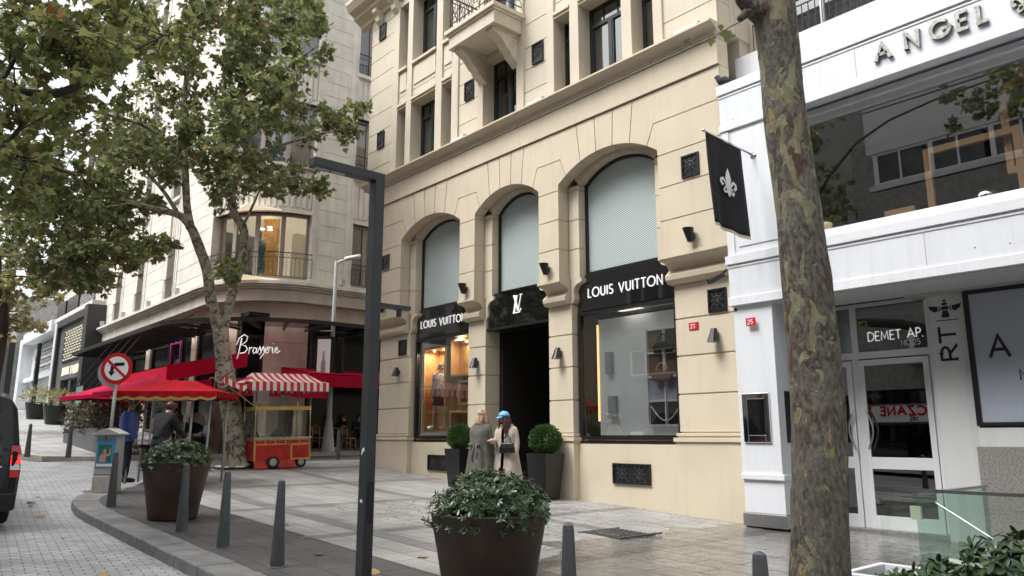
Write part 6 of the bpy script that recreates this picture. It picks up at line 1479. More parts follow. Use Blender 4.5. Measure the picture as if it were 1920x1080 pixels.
# near right: white planter trough, shrubs, glass railing
root = thing('white_planter', 'low white planter wall with leathery green shrubs in the bottom right corner', 'planter', (-2.4, 7.1, gz(-2.4)))
mb = M(); mb.box(-3.32, 1.5, 6.6, 6.66, 0, .46); mb.box(-3.32, -3.26, 6.66, 7.4, 0, .459); mb.box(-3.26, 1.5, 7.34, 7.4, 0, .458); mb.build('wall', WHITE, root, bevel=.006); mb = M(); mb.box(-3.26, 1.5, 6.66, 7.34, .05, .38); mb.build('soil', SOIL, root)
mb = M()
for (cx__, cy__, cz__, r_, n) in ((-2.95, 6.9, .4, .2, 24), (-2.55, 6.75, .48, .3, 60), (-2.0, 6.7, .64, .44, 120), (-1.4, 6.75, .84, .52, 130), (-.6, 6.8, .95, .6, 110)):
    for i in range(n):
        d = rv(.3); d.z = abs(d.z); k = R.random() ** .3; p = Vector((cx__ + d.x * r_ * k, cy__ + d.y * r_ * k * .8, cz__ + d.z * r_ * k * .75 - .1)); ax = (d + rv() * .4 + Z_ * .6).normalized(); o = ax.orthogonal().normalized(); o2 = ax.cross(o)
        for j in range(7): t = j * .9; leaf(mb, p, (o * math.cos(t) + o2 * math.sin(t)) + ax * R.uniform(.2, .8), ax, .12 * R.uniform(.7, 1.15), 'oval', .12)
mb.build('shrub', LEAF_S, root, recalc=False)
root = thing('glass_railing', 'frameless green glass railing with thin steel top rails round the basement stair', 'railing', (-3, 7.8, gz(-3)))
mb = M(); mb.box(-3.33, 1.5, 7.5, 7.512, .1, 1.1); mb.build('panel', GLASSG, root); mb = M(); mb.box(-3.35, 1.5, 7.485, 7.527, 1.1, 1.13); mb.build('top_rail', STEEL, root)
mb = M(); mb.box(-3.02, -3.008, 7.55, 9.4, .1, 1.06); mb.build('panel', GLASSE, root); mb = M(); mb.box(-3.04, -2.99, 7.55, 9.4, 1.06, 1.085); mb.tube([(-3.0, 7.9, 1.0), (-2.3, 7.6, .65)], .008, 6); mb.build('side_rail', STEEL, root)
mb = M(); mb.box(-3.06, -2.97, 7.52, 7.56, .85, .97); mb.box(-3.06, -2.97, 7.52, 7.56, .25, .37); mb.build('clamp', mat('clamp_pad', (.6, .68, .5), .5), root)
# fallen leaves
k0 = None; FL = [(-15.9, 2.6, 0), (-15.5, 2.55, 0), (-14.3, 2.6, 0), (-12.5, 3.75, 1), (-9.5, 4.7, 1), (-8.4, 4.3, 1), (-9.0, 5.4, 1), (-7.6, 5.2, 1), (-7.2, 4.4, 1), (-6.9, 3.75, 1), (-6.0, 4.6, 1), (-6.3, 5.3, 1), (-10.8, 5.0, 1), (-12.0, 2.4, 0), (-9.2, 2.3, 0), (-16.6, 2.9, 0)]
for i, (x, y, up) in enumerate(FL):
    if k0 is None:
        mb = M(); leaf(mb, Vector((0, 0, .02)), Vector((1, 0, .1)), Vector((0, .2, 1)), .14, 'plane', .35); k0 = mb.build('fallen_leaf', LEAF_F, recalc=False); o = k0
        tag(o, 'dry brown fallen plane leaf lying on the street', 'leaf', 'fallen dry leaves')
    else: o = k0.copy(); C.objects.link(o)
    o['label'] = 'dry brown fallen leaf lying on the cobbled road near the kerb' if not up else 'dry brown fallen leaf lying on the pavement'
    o.location = (x, y, gz(x) + (.012 if up else -.115)); o.rotation_euler = (R.uniform(-.2, .2), R.uniform(-.2, .2), R.uniform(0, 6)); s = R.uniform(.6, 1.1); o.scale = (s, s, s)

# ------------------------------------------------------------------ chestnut cart with striped canopy
L2 = dict(local=True)
root = thing('street_cart', 'red and gold street food cart with glass sides and a red and white striped canopy', 'cart', (-19.4, 8.68, gz(-19.3)), rad(90)); root.rotation_euler = (0, rad(0), rad(90)); root.rotation_euler.rotate_axis('Y', rad(-1.4)); root.scale = (1.07, 1.05, 1.03)
l, wd = .71, .36
mb = M(); mb.box(-l, l, -wd, wd, .2, .72); mb.build('body', REDP, root, local=True, bevel=.006)
mb = M()
for s in (-1, 1):
    y0, y1 = (s * wd - .012, s * wd + .012)
    for q in ((-l - .005, -l + .03, .18, .76), (l - .03, l + .005, .18, .76), (-l, l, .69, .72), (-l, l, .58, .605), (.2, .24, .2, .6), (.24, l - .03, .2, .235), (.24, l - .03, .56, .58), (-.45, -.43, .6, .7), (-.2, -.18, .6, .7), (.05, .07, .6, .7), (.42, .44, .6, .7)): mb.box(q[0], q[1], y0, y1, q[2], q[3])
for s in (-1, 1): mb.box(s * l - .01, s * l + .01, -wd, wd, .69, .76)
mb.build('gilt_trim', GOLD, root, local=True)
mb = M(); mb.box(-l - .03, l + .03, -wd - .03, wd + .03, .72, .765); mb.build('counter', STEEL, root, local=True, bevel=.005)
for sx, sy in ((-1, -1), (-1, 1), (1, -1), (1, 1), (.5, -1), (.5, 1)): mb = M(); mb.tube([(sx * (l - .01), sy * (wd - .01), .2 if abs(sx) == 1 else .76), (sx * (l - .01), sy * (wd - .01), 2.12)], .014, 6); mb.build('brass_post', BRASS, root, local=True, smooth=True)
mb = M()
for sy in (-1, 1): mb.box(-l, l, sy * wd - .015, sy * wd + .015, 1.44, 1.53)
for sx in (-1, 1): mb.box(sx * l - .015, sx * l + .015, -wd, wd, 1.45, 1.52)
mb.build('gilt_rail', GOLD, root, local=True)
mb = M()
for sy in (-1, 1): mb.box(-l + .02, l - .02, sy * (wd - .02), sy * (wd - .02) + .006, .77, 1.44)
for sx in (-1, 1): mb.box(sx * (l - .02), sx * (l - .02) + .006, -wd + .03, wd - .03, .77, 1.44)
mb.build('glass_side', GLASS, root, local=True)
def wheel(parent, x, y, r_=.135):
    o = bpy.data.objects.new('wheel', None); C.objects.link(o); o.parent = parent; o.location = (x, y, r_); o.rotation_euler = (rad(90), 0, 0)
    mb = M(); mb.lathe([(r_ * .62, -.04), (r_ * .95, -.045), (r_, -.02), (r_, .02), (r_ * .95, .045), (r_ * .62, .04)], (0, 0, 0), 24, caps=False); t_ = mb.build('tyre', RUB, o, local=True, smooth=True)
    mb = M(); mb.lathe([(.001, -.03), (r_ * .3, -.035), (r_ * .62, -.03), (r_ * .62, .03), (r_ * .3, .035), (.001, .03)], (0, 0, 0), 20, caps=False); mb.build('rim', STEELB, o, local=True)
    return o
wheel(root, -.25, -.4, .155); wheel(root, .5, -.3, .13); wheel(root, -.25, .38); wheel(root, .5, .3, .13)
mb = M(); mb.box(-.68, .05, -.3, -.29, .02, .2); mb.box(-.15, .35, -.33, -.32, .04, .2); mb.prism([(-.7, -.37, .2), (-.42, -.37, .2), (-.36, -.42, .02), (-.72, -.42, .02)], (0, .01, 0)); mb.prism([(-.1, -.37, .2), (.28, -.37, .2), (.36, -.42, .02), (-.12, -.42, .02)], (0, .01, 0)); mb.build('skirt_cloth', REDP, root, local=True)
mb = M(); mb.box(-.6, .3, -.2, .2, .78, .8, 0)
for k in range(9): mb.ell((-.5 + .1 * k, R.uniform(-.15, .15), .82), (.05, .04, .03), 8, 5, 0)
mb.build('tray', STEEL, root, local=True)
# canopy
def canopy(parent, x0, x1, y0, y1, z0, zr, rx0, rx1, val, m, scal=True, valm=None):
    mb = M(); A, B, Cc, D_ = Vector((x0, y0, z0)), Vector((x1, y0, z0)), Vector((x1, y1, z0)), Vector((x0, y1, z0)); ym = (y0 + y1) / 2; E_, F_ = Vector((rx0, ym, zr)), Vector((rx1, ym, zr))
    def sheet_(q, n=12):
        a, b, c, d = q; vs = [];
        for j in range(5):
            for i in range(n + 1):
                p = a.lerp(b, i / n).lerp(d.lerp(c, i / n), j / 4); sag = -.03 * math.sin(math.pi * j / 4) - .012 * math.sin(i * 2.1) * math.sin(math.pi * j / 4); vs.append(p + Z_ * sag)
        mb.add(vs, [(j * (n + 1) + i, j * (n + 1) + i + 1, (j + 1) * (n + 1) + i + 1, (j + 1) * (n + 1) + i) for j in range(4) for i in range(n)])
    sheet_((A, B, F_, E_)); sheet_((Cc, D_, E_, F_)); sheet_((D_, A, E_, E_)); sheet_((B, Cc, F_, F_))
    o = mb.build('canopy_cloth', m, parent, local=True, smooth=False, recalc=False); s = o.modifiers.new('t', 'SOLIDIFY'); s.thickness = .008
    mb = M()
    for a, b in ((A, B), (B, Cc), (Cc, D_), (D_, A)):
        n = 30; dv = (b - a); nn = Vector((dv.y, -dv.x, 0)).normalized() * .01; top = []; bot = []
        for i in range(n + 1):
            t = i / n; p = a.lerp(b, t) + nn + nn * math.sin(t * 40); k = (abs(math.sin(t * math.pi * max(1, round(dv.length / .3)))) * .3 + .7) if scal else 1
            top.append(p); bot.append(p - Z_ * val * k + nn * .6)
        mb.add(top + bot, [(i, i + 1, n + 2 + i, n + 1 + i) for i in range(n)])
    o = mb.build('valance', m, parent, local=True, recalc=False); s = o.modifiers.new('t', 'SOLIDIFY'); s.thickness = .006
canopy(root, -.95, 1.02, -.66, .62, 2.12, 2.38, -.7, .75, .22, STRIPE, scal=False)
mb = M(); mb.tube([(-.7, -.3, 1.52), (-1.3, -.2, 2.0)], .01, 5); mb.build('stay', BRASS, root, local=True)
# loose striped flap toward the tree
mb = M(); vs = []
for j in range(7):
    for i in range(9):
        vs.append((-.95 - .62 * i / 8, -.55 + 1.0 * j / 6, 2.12 - .1 * math.sin(i * .6) + .05 * math.sin(j * 1.3 + i)))
mb.add(vs, [(j * 9 + i, j * 9 + i + 1, (j + 1) * 9 + i + 1, (j + 1) * 9 + i) for j in range(6) for i in range(8)]); 
for j in (0,):
    mb.add([(-.95 - .62 * i / 8, -.56, 2.12 - .1 * math.sin(i * .6)) for i in range(9)] + [(-.95 - .62 * i / 8, -.58, 1.98 - .08 * math.sin(i * .6) + .03 * math.sin(i * 2)) for i in range(9)], [(i, i + 1, 10 + i, 9 + i) for i in range(8)])
o = mb.build('side_flap', STRIPE, root, local=True, recalc=False, smooth=True)
mb = M(); mb.box(.2, .45, .3, .33, 1.55, 1.85, 1); mb.box(-.5, -.1, .3, .33, 1.6, 1.95, 0); mb.build('menu_card', [PAINTW, LIGHTG], root, local=True)

# red stall with scalloped gold trimmed canopy
root = thing('vendor_stall', 'simit vendor stall with a deep red gold fringed canopy on grey metal poles', 'stall', (-16.95, 5.3, gz(-16.95)), rad(52))
mb = M()
for x, y in ((.02, -.45), (.45, -.4), (.78, -.3), (-.85, .45), (.85, .6), (-.8, -.3)): mb.tube([(x, y, 0), (x + .02, y, 1.86)], .026, 8)
mb.build('pole', LIGHTG, root, local=True, smooth=True)
canopy(root, -1.04, 1.04, -.72, .72, 1.86, 2.12, -.45, .35, .14, REDF)
mb = M()
for (a, b) in (((-1.05, -.735), (1.05, -.735)), ((-1.05, .735), (-1.05, -.735))):
    a, b = Vector((*a, 0)), Vector((*b, 0)); n = 40; nn = Vector(((b - a).y, -(b - a).x, 0)).normalized() * .014
    tp_ = []; bt_ = []
    for i in range(n + 1):
        t = i / n; k = abs(math.sin(t * math.pi * round((b - a).length / .3))) * .3 + .7; p = a.lerp(b, t) + nn; z = 1.86 - .14 * k; tp_.append((p.x, p.y, z)); bt_.append((p.x, p.y, z - .05))
    mb.add(tp_ + bt_, [(i, i + 1, n + 2 + i, n + 1 + i) for i in range(n)])
mb.build('gold_fringe', GOLD, root, local=True)
mb = M(); mb.tube([(-1.0, -.6, 1.78), (-.3, -.62, 1.72), (.4, -.6, 1.75), (1.05, -.6, 1.8)], [.04, .07, .07, .04], 8); mb.build('rolled_sheet', COATB, root, local=True, smooth=True)
mb = M(); mb.box(-.7, .6, .0, .6, .72, .78); mb.build('counter', DARK, root, local=True); mb = M(); mb.box(-.6, .5, .1, .5, 0, .72); mb.build('cabinet', DARKB, root, local=True)
# market umbrellas
def parasol(label, px, d, zt, ze, r_, rz, ex=1):
    p = W(px, 700, d); root = thing('parasol', label, 'parasol', (p.x, p.y, gz(p.x)), rz, group='pink red parasols'); g = gz(p.x)
    mb = M(); mb.tube([(0, 0, 0), (0, 0, zt - g)], .025, 8); mb.build('pole', LIGHTG, root, local=True); mb = M(); n = 4
    cs = [Vector((r_ * ex, r_, 0)), Vector((-r_ * ex, r_, 0)), Vector((-r_ * ex, -r_, 0)), Vector((r_ * ex, -r_, 0))]; top = Vector((0, 0, zt - g))
    for i in range(4):
        a, b = cs[i] + Z_ * (ze - g), cs[(i + 1) % 4] + Z_ * (ze - g); m_ = a.lerp(b, .5) + Z_ * .05
        mb.add([top, a, m_], [(0, 1, 2)]); mb.add([top, m_, b], [(0, 1, 2)]); mb.add([a, m_, m_ - Z_ * .1, a - Z_ * .12], [(0, 1, 2, 3)]); mb.add([m_, b, b - Z_ * .12, m_ - Z_ * .1], [(0, 1, 2, 3)])
    o = mb.build('cover', mat('pink_canvas_' + str(px), (.46, .01, .055), .9, spec=.15, noise=.15, nscale=2), root, local=True, recalc=False); s = o.modifiers.new('t', 'SOLIDIFY'); s.thickness = .01
parasol('leftmost pink red café parasol at the hedge end', 232, 23.5, 3.28, 2.75, 1.15, rad(30)); parasol('pink red café parasol just left of the vendor stall canopy', 292, 22.0, 3.32, 2.8, 1.1, rad(30))

# ------------------------------------------------------------------ van
VX, VY = -13.05, 1.05
root = thing('van', 'black people carrier van seen from behind, cut off by the left edge', 'van', (VX - 2.4, VY, gz(VX) - .13))
g = gz(VX) - .13; slope = math.atan((gz(-19) - gz(-13)) / 6)
def vring(x, zb, zt, hw, tl):     # cross-section across the street
    pts = [(-hw, zb), (-hw - .01, zb + .25), (-hw - .02, zb + .55), (-hw * .985, zb + .8), (-hw * tl, zt - .18), (-hw * tl + .08, zt - .05), (-hw * tl + .22, zt)]
    return [(x, VY + a, g + .02 + b + (VX - x) * math.tan(slope)) for a, b in pts] + [(x, VY - a, g + .02 + b + (VX - x) * math.tan(slope)) for a, b in reversed(pts)]
mb = M(); mb.loft([vring(VX + .02, .3, .62, .84, .99), vring(VX + .0, .28, .95, .9, .96), vring(VX - .05, .28, 1.15, .94, .97), vring(VX - .12, .28, 1.62, .95, .93), vring(VX - .24, .28, 1.85, .96, .9), vring(VX - .6, .28, 1.92, .96, .9), vring(VX - 3.6, .28, 1.9, .96, .9), vring(VX - 4.1, .3, 1.3, .93, .88), vring(VX - 4.9, .32, .95, .85, .9), vring(VX - 5.0, .4, .8, .75, .95)])
mb.build('body', VANP, root, smooth=False, bevel=.03)
sl_ = math.tan(slope)
def vz(x, b): return g + .02 + b + (VX - x) * sl_
mb = M(); mb.prism([(VX + .004, VY - .72, vz(VX, 1.02)), (VX + .004, VY + .72, vz(VX, 1.02)), (VX - .2, VY + .66, vz(VX, 1.66)), (VX - .2, VY - .66, vz(VX, 1.66))], (.02, 0, .005)); mb.build('rear_window', VANG, root)
for s in (-1, 1):
    mb = M(); y = VY + s * .88
    for z0, z1, mi in ((.72, .82, 0), (.825, .9, 2), (.905, 1.03, 1), (1.035, 1.16, 0)):
        f = lambda z: VX + .035 - max(0, z - .8) * .2
        mb.add([(f(z0), y - .06, vz(VX, z0)), (f(z0), y + .06, vz(VX, z0)), (f(z1), y + .045, vz(VX, z1)), (f(z1), y - .06, vz(VX, z1)), (f(z0) - .14, y - .06, vz(VX, z0)), (f(z0) - .14, y + .09, vz(VX, z0)), (f(z1) - .14, y + .065, vz(VX, z1)), (f(z1) - .14, y - .06, vz(VX, z1))], [(0, 1, 2, 3), (0, 4, 5, 1), (1, 5, 6, 2), (3, 2, 6, 7), (0, 3, 7, 4), (4, 7, 6, 5)], mi)
    mb.build('tail_light', [TAIL, TAILH, PAINTW], root)
mb = M(); mb.box(VX - .3, VX + .07, VY - .93, VY + .93, vz(VX, .26), vz(VX, .52)); mb.build('bumper', VANP, root, bevel=.04)
mb = M(); mb.box(VX + .02, VX + .03, VY + .3, VY + .72, vz(VX, .86), vz(VX, .88)); mb.tube([(VX + .03, VY + .62 + .06 * math.cos(t), vz(VX, .9) + .02 * math.sin(t)) for t in [k * .7 for k in range(9)]], .006, 5, closed=True); mb.build('badge', CHROME, root)
for x in (VX - .75, VX - 4.1):
    for s in (-1, 1):
        o = bpy.data.objects.new('wheel', None); C.objects.link(o); o.parent = root; L0 = root.location; o.location = (x - L0.x, s * .84, .33 + (VX - x) * sl_); o.rotation_euler = (rad(90), 0, 0)
        mb = M(); mb.lathe([(.2, -.1), (.31, -.11), (.33, -.08), (.33, .08), (.31, .11), (.2, .1)], (0, 0, 0), 28, caps=False); mb.build('tyre', RUB, o, local=True, smooth=True); mb = M(); mb.lathe([(.001, -.08), (.2, -.09), (.2, .09), (.001, .08)], (0, 0, 0), 20, caps=False); mb.build('rim', STEELB, o, local=True)

# ------------------------------------------------------------------ people
def skin(name, J, Ed, m, parent, sub=2, rootj=0):
    me = bpy.data.meshes.new(name); me.from_pydata([j[0] for j in J], Ed, []); o = bpy.data.objects.new(name, me); C.objects.link(o)
    md = o.modifiers.new('s', 'SKIN'); md.use_smooth_shade = True
    lay = me.skin_vertices[0].data
    for i, j in enumerate(J): r_ = j[1]; lay[i].radius = (r_, r_) if not isinstance(r_, tuple) else r_; lay[i].use_root = (i == rootj)
    sb = o.modifiers.new('b', 'SUBSURF'); sb.levels = sub; sb.render_levels = sub
    bpy.context.view_layer.update(); dg = bpy.context.evaluated_depsgraph_get(); nm_ = bpy.data.meshes.new_from_object(o.evaluated_get(dg))
    bpy.data.objects.remove(o); nm_.name = name; nm_.materials.clear(); nm_.materials.append(m)
    ob = bpy.data.objects.new(name, nm_); C.objects.link(ob); ob.parent = parent; return ob
class Pose:
    """joints of a person standing at the origin facing -Y; x to the person's left is +x"""
    def __init__(s, H=1.7, lean=0, la=None, ra=None, legs=None, head=(0, 0), sit=False):
        k = H / 1.7; s.k = k; hip = .9 if not sit else .5; s.hip = Vector((0, 0, hip)) * k; ln = math.sin(rad(lean)); cs_ = math.cos(rad(lean))
        def sp(d): return s.hip + Vector((0, -ln * d, cs_ * d)) * k
        s.waist = sp(.14); s.chest = sp(.36); s.neck = sp(.55); s.sh = sp(.49)
        hd = Vector((math.sin(rad(head[0])) * .05, -math.sin(rad(lean * .6 + head[1])) * .17 - .01, .14 * math.cos(rad(head[1])))); s.head = s.neck + hd * k; s.top = s.head + Vector((0, hd.y * .2, .115)) * k
        f = Vector((0, -1, 0)); f.rotate(Matrix.Rotation(rad(head[0]), 3, 'Z')); s.face = (f * math.cos(rad(head[1])) - Z_ * math.sin(rad(head[1]))).normalized(); s.side = s.face.cross(Z_).normalized()
        la = la or [(.24, -.02, -.28), (.25, -.1, -.53)]; ra = ra or [(-.24, -.02, -.28), (-.25, -.1, -.53)]
        s.arm = {}
        for nm, q, x in (('l', la, .17), ('r', ra, -.17)):
            S = s.sh + Vector((x, 0, 0)) * k; s.arm[nm] = [S, s.sh + Vector(q[0]) * k, s.sh + Vector(q[1]) * k]
        if sit: s.leg = {n: [s.hip + Vector((x, 0, 0)) * k, s.hip + Vector((x * 1.2, -.42, .02)) * k, Vector((x * 1.2, -.4, .06)) * k, Vector((x * 1.2, -.54, .03)) * k] for n, x in (('l', .1), ('r', -.1))}
        else:
            lg = legs or [(.1, 0), (-.1, 0)]; s.leg = {}
            for n, (x, y), hx_ in (('l', lg[0], .09), ('r', lg[1], -.09)): s.leg[n] = [s.hip + Vector((hx_, 0, -.02)) * k, Vector((x, y * .5 - .02, .47)) * k, Vector((x, y, .07)) * k, Vector((x * 1.15, y - .13, .03)) * k]
def body(P_, parent, m=None, nm='body', hands=True, shape=None):
    k = P_.k; J = []; E_ = []
    def a(p, r_, par=None): J.append((tuple(p), r_ * k)); i = len(J) - 1; (E_.append((par, i)) if par is not None else None); return i
    h = a(P_.hip, .125); w_ = a(P_.waist, .105, h); c = a(P_.chest, .13, w_); n = a(P_.neck, .052, c); j = a(P_.neck.lerp(P_.head, .75), .062, n); t = a(P_.head + P_.face * -.01 * k, .088, j); a(P_.top, .062, t); a(P_.head + P_.face * .085 * k - Z_ * .01, .018, t)
    for n_ in ('l', 'r'):
        S, E0, W0 = P_.arm[n_]; s0 = a(S, .055, c); e = a(E0, .04, s0); wr = a(W0, .026, e)
        if hands:
            d = (W0 - E0).normalized(); pm = a(W0 + d * .06 * k, .03, wr); sd = Vector((-d.y, d.x, 0)) if abs(d.z) < .9 else Vector((0, 1, 0)); sd.normalize(); cu = Vector((0, 0, 1)).cross(sd) if abs(d.z) > .9 else -Z_
            for q, L in ((-.024, .062), (-.008, .072), (.008, .068), (.024, .054)):
                f1 = a(W0 + d * (.06 + L * .55) * k + sd * q * k, .009, pm); a(W0 + d * (.06 + L) * k + sd * q * 1.1 * k + cu * .012, .007, f1)
            a(W0 + d * .055 * k + sd * -.05 * k + cu * .02, .009, pm)
        Lg = P_.leg[n_]; q = a(Lg[0], .085, h); q = a(Lg[1], .055, q); q = a(Lg[2], .036, q); a(Lg[3], .03, q)
    return skin(nm, J, E_, m or SKIN, parent, 2)
def limbs(P_, parent, nm, m, segs, sub=2, fat=1.0):
    """clothing over a chain of joints: segs = list of lists of (point, radius)"""
    J = []; E_ = []
    for ch in segs:
        p = None
        for q, r_ in ch:
            key = None
            for i, (a, b) in enumerate(J):
                if (Vector(a) - Vector(q)).length < 1e-5: key = i
            if key is None: J.append((tuple(q), r_ * P_.k * fat)); key = len(J) - 1
            if p is not None: E_.append((p, key))
            p = key
    return skin(nm, J, E_, m, parent, sub)
def face(P_, parent, eyes=True):
    if not eyes: return
    mb = M()
    for s in (-1, 1): mb.ell(P_.head + P_.face * .08 * P_.k + P_.side * s * .03 * P_.k + Z_ * .01, (.011, .011, .006), 6, 4)
    mb.build('eyes', TEXTB, parent, local=True)
    mb = M(); mb.ell(P_.head + P_.face * .076 * P_.k - Z_ * .05 * P_.k, (.02, .012, .006), 6, 4); mb.build('mouth', PAINTR, parent, local=True)
def hair(P_, parent, m, length=0, n=26, volume=1.0):
    mb = M(); k = P_.k; back = -P_.face; back.z = 0; back.normalize(); c = P_.head + back * .018 * k + Z_ * .035 * k; n = n * 2
    mb.ell(c, (.1 * k * volume, .108 * k * volume, .1 * k), 14, 9)
    for i in range(n):
        if not length: break
        a = rad(-125 + 250 * i / (n - 1)); d = back.copy(); d.rotate(Matrix.Rotation(a, 3, 'Z')); r0 = .088 * k * volume
        p0 = c + d * r0 * .7 + Z_ * .05 * k; p1 = c + d * r0 * 1.05 - Z_ * .04; wv = R.uniform(-.015, .015); ln = length * R.uniform(.85, 1.05)
        p2 = p1 + d * .02 - Z_ * ln * .5 + P_.side * wv; q1 = p1.lerp(p2, .5) + d * R.uniform(-.006, .022) + P_.side * R.uniform(-.012, .012); p3 = p1 + d * R.uniform(0, .035) - Z_ * ln + P_.side * R.uniform(-.03, .03); q2 = p2.lerp(p3, .5) + d * R.uniform(-.01, .03) + P_.side * R.uniform(-.015, .015); mb.tube([p0, p1, q1, p2, q2, p3], [.018, .019, .018, .02, .015, .004], 6)
    return mb.build('hair', m, parent, local=True, smooth=True)
def ringz(c, rx_, ry_, n=20, wob=0, ph=0, front=0):
    out = []
    for i in range(n):
        a = 2 * math.pi * i / n; k = 1 + wob * (math.sin(7 * a + ph) + .7 * math.sin(12 * a + ph * 2.3) + .6 * math.sin(4 * a - ph)); out.append((c[0] + rx_ * math.cos(a) * k, c[1] + ry_ * math.sin(a) * k, c[2]))
    return out
def coat(P_, parent, m, hem=.32, wd=1, open_=False, nm='coat', flare=.27):
    k = P_.k; mb = M(); H_, Wt, Cc, Nk = P_.hip, P_.waist, P_.chest, P_.neck
    prof = [((H_.x, H_.y, hem * k), flare, flare * .72, .035), ((H_.x, H_.y, (hem + .25) * k), flare * .93, flare * .7, .03), ((H_.x, H_.y, .85 * k), .225, .17, .02), ((Wt.x, Wt.y, Wt.z), .195, .145, .015), ((Cc.x, Cc.y, Cc.z - .05 * k), .215, .15, .01), ((Cc.x, Cc.y, Cc.z + .06 * k), .22, .15, 0), ((P_.sh.x, P_.sh.y, P_.sh.z + .015 * k), .185, .105, 0), ((Nk.x, Nk.y, Nk.z + .01 * k), .085, .075, 0)]
    rings = []
    for i, (c, a, b, w_) in enumerate(prof):
        r_ = ringz(c, a * k * wd, b * k * wd, 48, w_ * 2.6, i * .3)
        if open_:
            r_ = r_[37:] + r_[:36]   # gap at the front (-Y is index 18)
        rings.append(r_)
    if open_: mb.loft(rings, caps=False, close=False)
    else: mb.loft(rings, caps=False)
    o = mb.build(nm, m, parent, local=True, smooth=True, recalc=True); s = o.modifiers.new('t', 'SOLIDIFY'); s.thickness = .012; s.offset = 1; sb = o.modifiers.new('b', 'SUBSURF'); sb.levels = 1; sb.render_levels = 1
    for n_ in ('l', 'r'):
        S, E0, W0 = P_.arm[n_]; mb = M(); m1 = S.lerp(E0, .5); m2 = E0.lerp(W0, .5)
        c0 = S.lerp(P_.sh, .35) + Z_ * .0; mb.tube([c0, S, m1, E0, m2, W0 - (W0 - E0).normalized() * .0], [.075 * k, .078 * k, .068 * k, .062 * k, .058 * k, .055 * k], 12); mb.build('sleeve', m, parent, local=True, smooth=True, sub=1)
    # collar and lapels
    mb = M(); c = Nk + Z_ * .01; r0 = .085 * k
    mb.loft([ringz(c, r0 * 1.1, r0, 16), ringz(c + Z_ * .035, r0 * 1.0, r0 * .95, 16), ringz(c + Z_ * .01, r0 * 1.5, r0 * 1.35, 16), ringz(c - Z_ * .03, r0 * 1.75, r0 * 1.5, 16)], caps=False); mb.build('collar', m, parent, local=True, smooth=True)
    return o
def shoes(P_, parent, m):
    mb = M()
    for n_ in ('l', 'r'):
        a, b = P_.leg[n_][2], P_.leg[n_][3]; d = (b - a); d.z = 0; d.normalize(); mb.tube([Vector((a.x, a.y, .05)) - d * .05, Vector((a.x, a.y, .05)), Vector((a.x, a.y, .045)) + d * .12, Vector((a.x, a.y, .035)) + d * .2], [.045, .052, .045, .03], 10)
    mb.build('shoes', m, parent, local=True, smooth=True)
def trousers(P_, parent, m, fat=1.0):
    L, R_ = P_.leg['l'], P_.leg['r']
    return limbs(P_, parent, 'trousers', m, [[(P_.waist, .12), (P_.hip, .14), (L[0], .105), (L[1], .075), (L[2], .06)], [(P_.hip, .14), (R_[0], .105), (R_[1], .075), (R_[2], .06)]], fat=fat)
def top_(P_, parent, m, nm='jacket', fat=1.0):
    A, B = P_.arm['l'], P_.arm['r']
    return limbs(P_, parent, nm, m, [[(P_.hip, .15), (P_.waist, .135), (P_.chest, .16), (P_.neck - Z_ * .03, .075)], [(P_.chest, .16), (A[0], .085), (A[1], .062), (A[2].lerp(A[1], .08), .045)], [(P_.chest, .16), (B[0], .085), (B[1], .062), (B[2].lerp(B[1], .08), .045)]], fat=fat)
def person(label, x, y, z, rz, group=None): return thing('person', label, 'person', (x, y, z), rz, group)
# facing angle: rz=0 faces -Y (towards the road)
# blonde woman, seen from behind, turned to her friend on the right
g = gz(-11.95)
rt = person('woman with long blonde hair in a long grey coat, facing the capped woman', -11.98, 9.58, g, rad(49 + 145))
Pw = Pose(1.73, 3, la=[(.2, -.1, -.27), (.12, -.3, -.3)], ra=[(-.22, .0, -.28), (-.2, -.12, -.5)], head=(-10, 8))
body(Pw, rt); hair(Pw, rt, HAIRB, .33, 30, 1.08); coat(Pw, rt, COATG, .3, 1.08, flare=.29); trousers(Pw, rt, CLOTHK, .8); shoes(Pw, rt, CLOTHK); face(Pw, rt)
mb = M(); b = Pw.waist; mb.loft([ringz(b - Z_ * .02, .215, .165), ringz(b + Z_ * .03, .215, .165)], caps=False)
for s in (-1, 1): mb.loft([[tuple(b + Vector((s * u, .17 + .04 * math.sin(u * 12), dz_))) for u in (0.02, .07, .12, .15)] for dz_ in (-.03, .03)], caps=False, close=False)
mb.tube([b + Vector((.02, .18, 0)), b + Vector((.05, .2, -.18)), b + Vector((.03, .21, -.32))], [.02, .022, .02], 6); mb.tube([b + Vector((-.02, .18, 0)), b + Vector((-.07, .19, -.15)), b + Vector((-.06, .2, -.26))], [.02, .022, .02], 6)
o = mb.build('belt', COATG, rt, local=True, smooth=True); s = o.modifiers.new('t', 'SOLIDIFY'); s.thickness = .01
